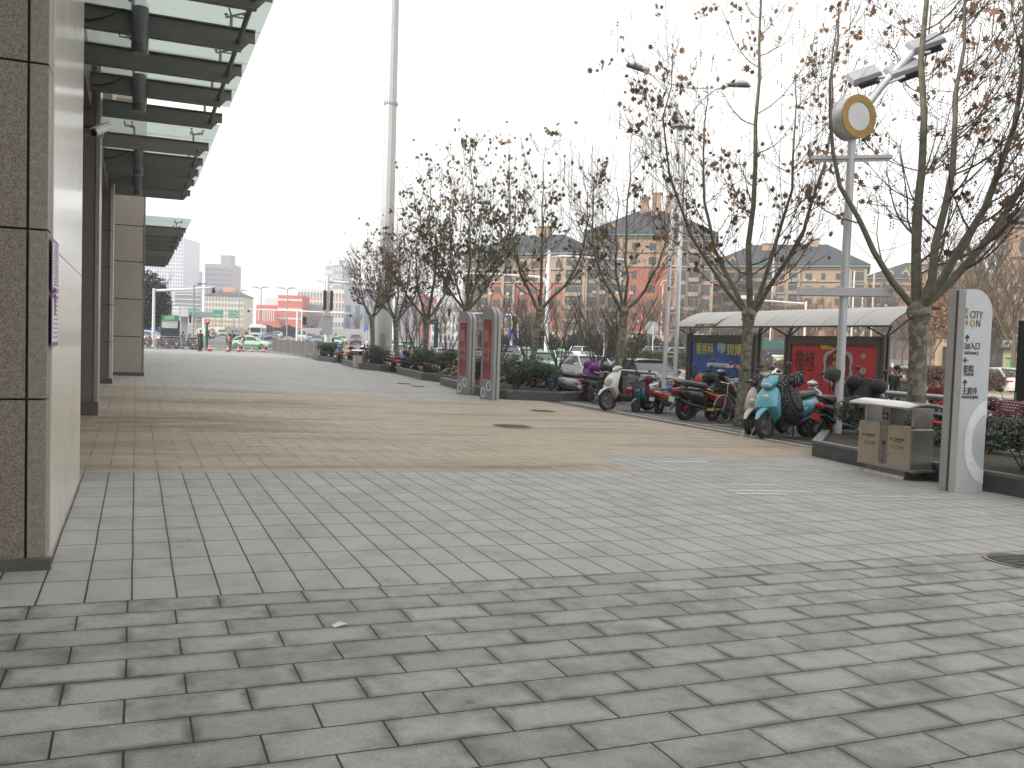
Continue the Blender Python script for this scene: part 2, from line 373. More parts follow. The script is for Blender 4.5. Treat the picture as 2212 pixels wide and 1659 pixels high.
# manholes
mh = M('cast iron cover', (.10, .10, .10), .6, .5, .25, 20, .5)
def manhole(x, y, r_, label):
    t = thing('manhole_cover', label, 'manhole cover', (x, y, gz(x)+.004), 0, 'manhole covers in the pavement'); t.rotation_euler = (0, radians(1.43), 0)
    m_ = MB(); m_.lathe([(r_*.84, 0), (r_*.84, .008), (0.01, .008)], 28)
    for k in range(5):
        for j in range(-4, 5):
            if abs(j)*.16*r_+.0 < r_*.7 and k: m_.box((j*.17*r_, (k-2.5)*.28*r_, .010), (.09*r_, .16*r_, .004))
    m_.build('cover', mh, t)
    q = MB(); n = 28
    vs = [((r_*k*cos(2*pi*j/n)), (r_*k*sin(2*pi*j/n)), .003) for k in (.86, 1.) for j in range(n)]
    q.add(vs, [(j, (j+1) % n, n+(j+1) % n, n+j) for j in range(n)]); q.build('rim', M('cement ring', (.26, .24, .22), .9, 0, .3, 12), t)
p = G(1107, 921); manhole(p.x, p.y, .42, 'round iron manhole cover in the middle of the tan paving')
p = G(1172, 888); manhole(p.x, p.y, .36, 'round iron manhole cover in the tan paving just before the double signs')
p = G(2208, 1213); manhole(p.x, p.y, .3, 'round iron manhole cover in the grey grid paving nearest the camera')
for px, py, l in [(842, 802, 'farthest small manhole cover, by the steel litter bin'), (872, 826, 'small manhole cover beside the farther corner planter'), (902, 832, 'small manhole cover on grey paving before the pair of ad totems')]:
    p = G(px, py+3); manhole(p.x, p.y, .3, l)
# litter: scrap of paper and fallen leaves on the pavers
p = G(723, 1357); b = MB(); b.add([(0, 0, .004), (.06, .01, .012), (.075, .04, .004), (.03, .045, .02), (-.01, .03, .006)], [(0, 1, 2, 3, 4)])
o = b.build('paper_scrap', white); o.location = p; tag(o, 'small crumpled scrap of white paper on a paver joint', 'litter')
# ------------------------------------------------------------------ haze is added at the end; buildings on the left
granite = M('speckled granite', (.27, .238, .195), .5, 0, .2, 26, .15, bsc=90, dirt=(105, (.10, .085, .07), .8))
granite2 = M('pale speckled granite', (.29, .268, .225), .5, 0, .2, 26, .15, bsc=90, dirt=(120, (.14, .12, .09), .6))
marble = M('polished cream stone', (.68, .64, .56), .2, 0, .07, 1.1, coat=.1)
plum = M('plum grey cladding', (.17, .145, .135), .5, 0, .05, 2)
beige = M('beige stone panel', (.43, .385, .325), .6, 0, .06, 2, .1)
jointm = M('dark joint', (.09, .085, .075), .8)
def clad(b, x0, x1, y0, y1, zs, g=.012, gx=None):
    """stone courses separated by open joints"""
    for a, c in zip(zs[:-1], zs[1:]): b.bm((x0, y0, a+g/2), (x1, y1, c-g/2))
t = thing('granite_pillar', 'nearest pillar of speckled brown granite with a polished cream side face', 'pillar', (0, 0, 0), 0, 'pillars along the mall front')
H1 = [.07, .93, 2.02, 3.1, 4.2, 5.3, 6.5, 8.]
H1 = [AX(108, y, -.5).z for y in (1225, 857, 503, 146)]; H1 = [gz(-.5)+.06]+H1[1:]+[4.2, 5.3, 6.4, 7.5, 9]
b = MB(); clad(b, -2.6, -.615, 6.04, 6.3, H1); b.build('front_face', granite, t, bevel=.004)
b = MB(); clad(b, -.6, -.5, 6.04, 6.3, H1); b.build('corner_strip', granite2, t, bevel=.003)
b = MB(); b.bm((-2.55, 6.1, 0), (-.52, 9.4, 9)); b.build('core', jointm, t)
b = MB()
zs = [gz(0)+.02, 2.0, 3.9, 5.8, 7.7, 9]
for a, c in zip(zs[:-1], zs[1:]):
    for u0, u1 in ((6.31, 7.32), (7.326, 8.34), (8.346, 9.45)): b.bm((-.53, u0, a+.003), (-.49, u1, c-.003))
b.build('side_face', marble, t, bevel=.002)
b = MB(); b.bm((-2.62, 6.0, gz(0)), (-.465, 6.06, gz(0)+.085)); b.build('plinth', M('dark plinth', (.10, .095, .09), .6), t, bevel=.005)
# framed notices on the polished face
def notice(y0, y1, z0, z1, label, lines):
    t = thing('wall_notice', label, 'notice', (-.482, (y0+y1)/2, (z0+z1)/2), 0, 'notices fixed to the cream side face')
    W, Hh = (y1-y0), (z1-z0)
    b = MB(); b.box((0, 0, 0), (.003, W, Hh)); b.build('frame', M('violet frame', (.16, .11, .32), .4), t)
    b = MB(); b.box((.003, 0, .0), (.003, W-.025, Hh-.05)); b.build('sheet', M('notice paper', (.72, .70, .74), .6), t)
    b = MB()
    for k in range(lines): b.box((.005, (R0.random()-.5)*.04, Hh*.38-k*Hh*.8/lines), (.002, W*(.5+.2*R0.random()), .009))
    o = b.build('print', M('printed lines', (.25, .22, .3), .7), t); o['label'] = 'rows of small print'
    return t
ya_, yb_ = AX(112, 630, -.482).y, AX(125.5, 660, -.482).y
pz = [AX(116, y, -.482) for y in (516, 633, 747)]
t1 = notice(ya_, yb_, pz[1].z+.01, pz[0].z, 'white notice sheet in a violet frame, the upper of two', 14)
t2 = notice(ya_, yb_, pz[2].z, pz[1].z-.01, 'violet framed notice with a red picture, the lower of two', 9)
b = MB(); b.box((.0055, -.06, .12), (.002, .09, .16)); b.build('picture', M('dark red print', (.28, .05, .07), .6), t2)
t = thing('cladding_pillar', 'second pillar clad in plain plum grey panels', 'pillar', (0, 0, 0), 0, 'pillars along the mall front')
zp2 = [AY(190, y, 16.65).z for y in (712, 12*1.0+273)]
b = MB()
for a, c in ((.09, AY(190, 273, 16.65).z-.03), (AY(190, 273, 16.65).z+.03, 9)): b.bm((-1.6, 16.66, a), (-.67, 17.6, c))
b.build('front_face', plum, t, bevel=.004)
b = MB(); b.bm((-.665, 16.64, .03), (-.60, 17.6, 9)); b.build('corner_trim', M('grey metal trim', (.30, .29, .28), .35, .4), t, bevel=.003)
b = MB(); b.bm((-1.6, 16.7, -.02), (-.68, 17.55, 9)); b.build('core', jointm, t)
b = MB(); b.bm((-1.62, 16.6, -.02), (-.59, 16.66, .25)); b.build('plinth', MATS['dark plinth'], t)
t = thing('granite_pillar', 'third pillar of grey brown granite courses with a pale edge', 'pillar', (0, 0, 0), 0, 'pillars along the mall front')
zc = [AY(225, y, 26.3).z for y in (820, 738, 657, 576, 497)]; zc = [.07]+zc[1:]; 
while zc[-1] < 9: zc.append(zc[-1]+1.16)
b = MB(); clad(b, -1.8, -.70, 26.3, 26.5, zc, .02); b.build('front_face', M('grey brown granite', (.20, .175, .15), .5, 0, .2, 20, .15, dirt=(40, (.10, .09, .08), .6)), t)
b = MB(); clad(b, -.68, -.60, 26.28, 27.2, zc, .02); b.build('corner_strip', M('pale edge stone', (.55, .5, .44), .5), t)
b = MB(); b.bm((-1.75, 26.34, -.02), (-.64, 27.2, 9)); b.build('core', jointm, t)
b = MB(); b.bm((-1.82, 26.26, -.02), (-.59, 26.3, .16)); b.build('plinth', MATS['dark plinth'], t)
t = thing('stone_wall_pier', 'wide projecting pier of beige stone panels between two glass canopies', 'pier', (0, 0, 0))
zc = [AY(280, y, 31.3).z for y in (809, 727, 646, 565, 487)]; zc = [.1]+zc[1:]
while zc[-1] < 12: zc.append(zc[-1]+1.33)
b = MB(); clad(b, -1.3, .175, 31.3, 32.6, zc, .025); b.build('panels', beige, t, bevel=.006)
b = MB(); b.bm((.185, 31.28, .08), (.235, 32.6, 12)); b.build('corner_trim', M('brown edge strip', (.25, .21, .18), .5), t)
b = MB(); b.bm((-1.28, 31.34, -.02), (.15, 32.55, 12)); b.build('core', jointm, t)
b = MB(); b.bm((-1.32, 31.24, -.02), (.25, 31.3, .12)); b.build('plinth', MATS['dark plinth'], t)
# the mall behind the pillars
t = thing('mall_building', 'stone fronted mall wall running behind the pillars and canopies', 'building')
b = MB()
for k in range(15):
    for j in range(8): b.bm((-3.4, -6+k*4.7, j*1.5+.01-.05*(j == 0)), (-2.6, -6+k*4.7+4.69, j*1.5+1.49))
b.build('wall', beige, t)
b = MB(); b.bm((-24, -40, -.1), (-3.4, 64, 11.9)); b.bm((-24, -40, 11.9), (-2.6, 64, 15.5)); b.build('block', beige, t)
b = MB(); b.bm((-2.6, 9.46, 5.2), (-.74, 31.2, 6.3)); b.build('lintel', M('soffit panel', (.16, .14, .13), .5), t)
b = MB(); b.bm((-2.6, 32.7, 4.75), (-.74, 56, 5.8)); b.build('lintel', MATS['soffit panel'], t)
b = MB(); b.bm((-2.6, 32.7, .0), (-1.1, 56, 4.74)); b.build('lower_wall', beige, t)
b = MB(); 
for y0, y1 in ((9.6, 16.4), (17.8, 26.1), (27.4, 31.1)):
    n = int((y1-y0)/1.4)
    for k in range(n): b.bm((-2.55, y0+k*(y1-y0)/n+.04, .1), (-2.5, y0+(k+1)*(y1-y0)/n-.04, 4.6))
b.build('shop_window', M('shop glass', (.05, .06, .065), .08, 0, .1, coat=.4), t)
# ------------------------------------------------------------------ glass canopies
cglass = M('green canopy glass', (.66, .76, .73), .3, 0, .16, 2.2)
_t = cglass.node_tree; _b = _t.nodes['Principled BSDF']; _tr = _t.nodes.new('ShaderNodeBsdfTransparent'); _tr.inputs[0].default_value = (.76, .81, .79, 1)
_tl = _t.nodes.new('ShaderNodeBsdfTranslucent'); _tl.inputs[0].default_value = (.76, .81, .79, 1); _m1 = _t.nodes.new('ShaderNodeMixShader'); _m1.inputs[0].default_value = .40; _m2 = _t.nodes.new('ShaderNodeMixShader'); _m2.inputs[0].default_value = .12
_t.links.new(_tr.outputs[0], _m1.inputs[1]); _t.links.new(_tl.outputs[0], _m1.inputs[2]); _t.links.new(_m1.outputs[0], _m2.inputs[1]); _t.links.new(_b.outputs[0], _m2.inputs[2]); _t.links.new(_m2.outputs[0], _t.nodes['Material Output'].inputs['Surface'])
beamm = M('grey canopy steel', (.145, .14, .13), .45, .25, .08)
SPID = None
def spider(parent, x, y, z, s_=1):
    m_ = MB(); m_.tube([(x, y, z), (x, y, z+.17)], .022, 8); hx, hy = x, y
    for dx, dy in ((.19*s_, -.12), (.19*s_, .12), (-.05, .2), (-.05, -.2)):
        m_.tube([(x, y, z+.165), (x+dx, y+dy, z+.20)], .013, 6); m_.tube([(x+dx, y+dy, z+.19), (x+dx, y+dy, z+.258)], .010, 6)
        m_.tube([(x+dx, y+dy, z+.236), (x+dx, y+dy, z+.246)], .03, 8)
    m_.build('glass_clamp', steelgrey, parent)
def canopy(ys, zt, xw, xt, label, y_pad=(.9, .9), split=None):
    t = thing('glass_canopy', label, 'canopy', (0, 0, 0), 0, 'glass canopies over the mall front')
    for y in ys:
        m_ = MB(); z0, z1 = zt-.14, zt+.13                          # I-beam: web with flanges, stepped tip
        m_.bm((xw, y-.012, z0), (xt-.18, y+.012, z1)); m_.bm((xw, y-.06, z1-.001), (xt, y+.06, z1+.016)); m_.bm((xw, y-.06, z0-.015), (xt-.18, y+.06, z0+.001))
        m_.bm((xt-.18, y-.012, z0+.11), (xt, y+.012, z1)); m_.add([(xt-.18, y-.012, z0), (xt-.18, y+.012, z0), (xt-.08, y+.012, z0+.11), (xt-.08, y-.012, z0+.11), (xt-.18, y-.012, z0+.12), (xt-.18, y+.012, z0+.12)], [(0, 1, 2, 3), (0, 3, 4), (1, 5, 2)])
        m_.build('beam', beamm, t)
        spider(t, xw+.65, y, zt+.14, -1); spider(t, xt-.32, y, zt+.14, 1)
    m_ = MB(); m_.tube([(xt-.22, ys[0]-.1, zt-.03), (xt-.22, ys[-1]+.1, zt-.03)], .035, 8); m_.build('tie_rod', beamm, t)
    m_ = MB(); gzz = zt+.40
    edges = [ys[0]-y_pad[0]]+[(a+c)/2 for a, c in zip(ys[:-1], ys[1:])]+[ys[-1]+y_pad[1]]
    for a, c in zip(edges[:-1], edges[1:]): m_.bm((xw-.02, a+.006, gzz), (xt+.17, c-.006, gzz+.019))
    m_.build('glass_pane', cglass, t)
    return t
canopy([4.4, 6.1, 7.8, 9.5, 11.2, 12.9, 14.6, 16.2, 18.0], 5.55, -.74, 1.47, 'long green glass canopy on dark beams, nearest of the run', (.9, .45))
canopy([20.9, 22.8, 24.4, 26.1, 28.1], 5.55, -.74, 1.43, 'second green glass canopy, above the beige pier', (.75, .35))
canopy([34.2, 35.9, 37.7, 39.8, 41.4], 5.1, -.74, 1.60, 'small far glass canopy beyond the beige pier, nearer half', (.6, .4))
canopy([43.8, 45.6, 47.4, 49.4, 51.4], 5.1, -.74, 1.56, 'farthest glass canopy with dark beams beyond the pier', (.6, .4))
lampg = M('grey lamp tube', (.13, .14, .14), .5, .2, .08)
for (y, z, l) in [(12.9, 5.55, 'grey cylinder downlight hung on the nearest visible canopy beam'), (16.2, 5.55, 'grey cylinder downlight hung on the third canopy beam'), (22.8, 5.55, 'grey cylinder downlight on the second canopy, nearer one'), (26.1, 5.55, 'grey cylinder downlight on the second canopy, farther one'), (37.7, 5.1, 'tiny downlight under the small far canopy'), (41.4, 5.1, 'tiny downlight under the last beam of the small far canopy')]:
    t = thing('canopy_downlight', l, 'downlight', (0, y-.13, z-.3), 0, 'cylinder downlights under the canopies')
    m_ = MB(); m_.lathe([(.105, .0), (.105, .46), (.10, .47), (0.01, .47)], 20); m_.build('housing', lampg, t, True)
    m_ = MB(); m_.lathe([(.10, -.13), (.107, -.13), (.107, 0), (.10, 0)], 20); m_.build('lens_shroud', M('smoked lens', (.10, .11, .11), .2), t, True)
    m_ = MB(); m_.tube([(-.1, 0, .38), (-.2, .02, .42), (-.42, .07, .30), (-.6, .1, .24), (-.72, .1, .24)], .012, 6); m_.build('cable', black, t)
# security camera below the lintel
p = AX(222, 279, -.45)
t = thing('security_camera', 'white bullet security camera on a bracket under the canopies', 'camera', p)
T = Matrix.Rotation(radians(-38), 4, 'Z') @ Matrix.Rotation(radians(28), 4, 'X')
m_ = MB(); m_.tube([(0, .12, 0), (0, -.18, 0)], .05, 12, T=T); m_.box((0, -.02, .055), (.11, .32, .012), T=T); m_.build('body', white, t, True)
m_ = MB(); m_.tube([(0, -.17, 0), (0, -.2, 0)], .046, 12, T=T); m_.build('lens', black, t)
m_ = MB(); m_.tube([(0, 0, -.05), (0, 0, -.1), (-.28, .03, -.1)], .018, 8); m_.build('bracket', steelgrey, t)
# ------------------------------------------------------------------ totem signs
totm = M('totem grey white paint', (.58, .60, .63), .4, .1, .04)
totgrey = M('totem edge grey', (.42, .43, .44), .45, .2, .05)
groove = M('brown groove', (.13, .09, .06), .6)
inkm = M('dark lettering', (.06, .065, .07), .5)
goldm = M('gold lettering', (.48, .34, .10), .4, .3)
palering = M('pale ring print', (.80, .82, .85), .4)
def totem_outline(W, Hh, r_=.30, n=8):          # (x, z): one rounded upper corner on +x
    return [(0, 0), (W, 0)]+[(W-r_+r_*cos(a), Hh-r_*1.0+r_*sin(a)) for a in [pi/2*i/n for i in range(n+1)]]+[(0, Hh)]
def totem(loc, rot, label, W, Hh, D=.30):
    t = thing('sign_totem', label, 'sign', loc, rot, 'mall sign totems')
    m_ = MB(); m_.prism(totem_outline(W, Hh), 0, D*.36, axis='y'); m_.build('front_panel', totm, t, bevel=.004)
    m_ = MB(); o = [(x, z-.01) if z > .1 else (x, z) for x, z in totem_outline(W-.02, Hh)]; o = [(x+.01, z) for x, z in o]
    m_.prism(o, D*.36, D*.50, axis='y'); m_.build('groove', groove, t)
    m_ = MB(); m_.prism(totem_outline(W, Hh), D*.50, D*.86, axis='y'); m_.build('rear_panel', totgrey, t, bevel=.004)
    return t
p = G(2063, 1065); TW = 10.08-p.x
Ht = AY(2085, 622, p.y).z-gz(p.x)
t = totem((p.x, p.y, gz(p.x)-.01), 0, 'tall pale grey totem sign with direction arrows beside the steel litter bin', .49, Ht)
def on_totem(px, py): q = AY(px, py, p.y-.004); return (q.x-p.x, -.004, q.z-gz(p.x)+.01)
sgn = lambda s_, px, py, size, m_, **k: text(s_, size, m_, t, on_totem(px, py), **k)
sgn('CITY', 2095, 687, .135, inkm, name='shop_name', sx=.80)
sgn('O', 2095, 706, .135, goldm, name='shop_name', sx=.85, bold=.003)
sgn('N', 2108, 706, .135, inkm, name='shop_name', sx=.8)
for k, ch in enumerate('熙地港'): sgn(ch, 2084.5, 675+k*13.5, .07, goldm, name='vertical_lettering', sx=.8)
def arrow(px, py, s_, a):
    m_ = MB(); T = Matrix.Rotation(a, 4, 'Y')
    m_.box((0, 0, -.02*s_), (.16*s_, .006, .75*s_), T=T)
    for sg in (-1, 1): m_.box((0, 0, 0), (.16*s_, .006, .5*s_), T=T @ Matrix.Translation((sg*.145*s_, 0, .22*s_)) @ Matrix.Rotation(-sg*pi/4, 4, 'Y'))
    o = m_.build('arrow', inkm, t); o.location = on_totem(px, py)
arrow(2089.5, 731, .105, 0); arrow(2087, 778, .105, -pi/2); arrow(2084.5, 828, .105, 0)
sgn('2#入口', 2083, 753, .105, inkm, bold=.0012, sx=.88); sgn('ENTRANCE', 2083, 765.5, .058, inkm, sx=.86)
sgn('影院', 2081, 803, .105, inkm, bold=.0012, sx=.88); sgn('CINEMA', 2081, 812, .058, inkm, sx=.86)
sgn('王府井', 2078, 851, .105, inkm, bold=.0012, sx=.88); sgn('WANGFUJING', 2077, 861, .058, inkm, sx=.82)
m_ = MB(); c = Vector(on_totem(2135, 955)); R1, R2 = .44, .30
vs = []; n = 40
for k in range(n+1):
    a = pi/2+pi*k/n*1.0; ro = [R1, R2]
    for r_ in ro:
        x, z = c.x+r_*cos(a)*1.0, c.z+r_*1.25*sin(a); vs.append((min(.487, x), -.0035, z))
m_.add(vs, [(2*k, 2*k+1, 2*k+3, 2*k+2) for k in range(n) if not (vs[2*k][0] > .486 and vs[2*k+2][0] > .486 and vs[2*k+1][0] > .486)])
m_.build('ring_emblem', palering, t)
poster = M('pink red poster', (.31, .085, .095), .3, 0, .45, 1.6, coat=.3)
for (pa, pb, hy, l) in [((1035, 860), (1063, 864.6), 663, 'nearer of the two ad totems with a pink red poster, facing the mall'), ((985, 848), (1010, 853.7), 672, 'farther of the two ad totems with a pink red poster, facing the mall')]:
    a, c = G(*pa), G(*pb); Hh = AX(pb[0]+8, hy, c.x).z-gz(c.x); L_ = .64
    d = (a-c); ang = atan2(d.y, d.x)
    ang = radians(104)
    t = totem((c.x, c.y, gz(c.x)-.01), ang+pi, l, L_, Hh, .30); t.children[0].data.materials[0] = M('totem face grey', (.34, .35, .36), .45, .2, .05)
    # panel's own +x runs towards the camera side corner
    t.location = (c.x+L_*cos(ang), c.y+L_*sin(ang), gz(c.x)-.01)
    m_ = MB(); m_.bm((.11, -.012, .62), (L_-.10, -.002, Hh-.36)); m_.build('poster', poster, t)
    m_ = MB()
    for (x0, z0, x1, z1) in ((.08, .59, .11, Hh-.33), (L_-.10, .59, L_-.07, Hh-.33), (.08, .59, L_-.07, .62), (.08, Hh-.36, L_-.07, Hh-.33)): m_.bm((x0, -.018, z0), (x1, -.001, z1))
    m_.build('poster_frame', totgrey, t)
    pw = M('poster pale print', (.55, .33, .33), .4)
    for k, ch in enumerate('新年好礼'): text(ch, .17, pw, t, (.14+.17*(k % 2), -.014, 1.42-.25*(k//2)), name='poster_lettering')
    m_ = MB(); m_.bm((.16, -.0145, 1.75), (.38, -.013, 2.1)); m_.build('poster_block', M('poster pink block', (.50, .20, .20), .4), t)
    m_ = MB()
    for (cx_, cz_) in ((.16, .22), (.44, .42)):
        vs = []
        for k in range(25):
            a = 2*pi*k/24; vs += [(cx_+.13*cos(a), -.003, cz_+.16*sin(a)), (cx_+.08*cos(a), -.003, cz_+.11*sin(a))]
        m_.add(vs, [(2*k, 2*k+1, 2*k+3, 2*k+2) for k in range(24)])
    m_.build('ring_emblem', palering, t)
# ------------------------------------------------------------------ disc lamp post with three floodlights
pb = G(1807, 958); px_ = pb.x
t = thing('lamp_post', 'slim silver lamp post with a gold rimmed disc and three floodlights', 'lamp post', pb)
silver = M('silver paint', (.58, .59, .61), .38, .35, .05)
top = AX(1836, 300, pb.x).z-pb.z
m_ = MB(); m_.tube([(0, 0, 0), (0, 0, top)], [.088, .078], 20); m_.build('pole', silver, t, True)
zc = AX(1846, 254, pb.x).z-pb.z
# the disc faces back towards the camera, a little to the right
e = CAM-(pb+Vector((0, 0, zc))); e.z = 0; e = e.normalized()+_r0*.72; a0 = atan2(e.y, e.x)
T = Matrix.Translation((0, 0, zc)) @ rotz(a0) @ Matrix.Rotation(pi/2, 4, 'Y')
Rd = .42; dz_ = .17
m_ = MB(); m_.lathe([(Rd*.97, -dz_), (Rd, -dz_+.02), (Rd, dz_-.02), (Rd*.99, dz_-.012)], 48, T); m_.build('drum', silver, t, True)
def ringface(r0_, r1_, z, T, n=48):
    q = MB(); q.add([(r_*cos(2*pi*k/n), r_*sin(2*pi*k/n), z_) for (r_, z_) in ((r1_, z-.02), (r1_, z), (r0_, z), (r0_, z-.02)) for k in range(n)], [(i*n+k, i*n+(k+1) % n, (i+1)*n+(k+1) % n, (i+1)*n+k) for i in range(3) for k in range(n)], T); return q
gold = M('worn brass rim', (.42, .27, .09), .4, .55, .18, 9)
ringface(Rd*.66, Rd*1.01, dz_+.005, T).build('brass_rim', gold, t, True)
ringface(Rd*.66, Rd*1.01, dz_+.005, T @ Matrix.Rotation(pi, 4, 'Y')).build('brass_rim', gold, t, True)
for s_ in (1, -1):
    q = MB(); q.lathe([(Rd*.67, dz_-.05), (Rd*.67, dz_-.008), (.01, dz_-.005)], 40, T if s_ > 0 else T @ Matrix.Rotation(pi, 4, 'Y')); q.build('mirror_face', M('pale lamp face', (.74, .76, .77), .25, .1, .06, 3), t, True)
rt = Vector((cos(YAW), -sin(YAW), 0))          # the cross bars run roughly across the view
for (zpx, x0, x1, th, tw) in ((340, 1758, 1920, .07, .12), (631, 1727, 1917, .165, .26)):
    zb = AX((x0+x1)/2, zpx, pb.x).z-pb.z; Z = (pb-CAM).dot(_fw); L0 = (1838-x0 if zpx < 400 else 1822-x0)/F*Z; L1 = (x1-1838 if zpx < 400 else x1-1822)/F*Z
    dd = (rt*1.0+Vector((sin(YAW), cos(YAW), 0))*(-.25)).normalized(); m_ = MB()
    m_.beam(dd*-L0+Vector((0, 0, zb)), dd*L1+Vector((0, 0, zb)), tw, th)
    if zpx < 400: m_.beam(dd*-L0*.9+Vector((0, 0, zb-.06)), dd*L1*.95+Vector((0, 0, zb-.06)), .05, .05)
    m_.build('cross_bar', silver, t, bevel=.006)
# slanting arm
Z = (pb-CAM).dot(_fw); k_ = Z/F
def rel(px, py, dep=0.): q = CAM+ray(px, py)/F*(Z+dep); return q-pb
m_ = MB(); m_.tube([rel(1872, 228), rel(1905, 185), rel(1975, 110)], [.085, .08, .07], 14); m_.build('slanting_arm', silver, t, True)
m_ = MB(); m_.tube([rel(1845, 186, .2), rel(1915, 165, -.0)], .028, 8); m_.tube([rel(1905, 185), rel(1955, 165, -.1)], .03, 8); m_.tube([rel(1970, 118), rel(2010, 112, -.1)], .03, 8); m_.build('arm_bracket', silver, t, True)
for (x0, y0, x1, y1) in ((1828, 178, 1896, 148), (1932, 160-2, 1989, 132), (1930-.0, 110, 2034, 78)):
    pass
for (cx_, cy_, L_, sc_) in ((1866, 160, 70, 1.), (1952, 146, 78, 1.12), (2000, 90, 78, 1.18)):
    c = rel(cx_, cy_); fx = (rt*.96+Vector((0, 0, .36))).normalized(); dep = Vector((sin(YAW), cos(YAW), 0)); up_ = fx.cross(dep).normalized()*-1
    if up_.z < 0: up_ = -up_
    up_ = (Vector((0, 0, .75))-dep*.75); up_ = (up_-fx*up_.dot(fx)).normalized(); dv = up_.cross(fx).normalized()
    T = Matrix(((fx.x, dv.x, up_.x, c.x), (fx.y, dv.y, up_.y, c.y), (fx.z, dv.z, up_.z, c.z), (0, 0, 0, 1)))
    L2 = L_*k_/2
    m_ = MB(); m_.box((0, 0, 0), (2*L2, .36, .10), 0, T, top=.86, topy=.8); m_.build('floodlight', M('floodlight casing', (.40, .41, .43), .35, .3, .06), t, bevel=.012)
    m_ = MB(); m_.box((L2*.25, 0, -.13), (L2*1.1, .22, .10), 0, T); m_.box((L2*.3, 0, -.22), (L2*1.25, .26, .04), 0, T)
    for q_ in range(5): m_.box((-L2*.2+q_*L2*.22, 0, -.075), (.012, .24, .06), 0, T)
    m_.build('ballast', darksteel, t)
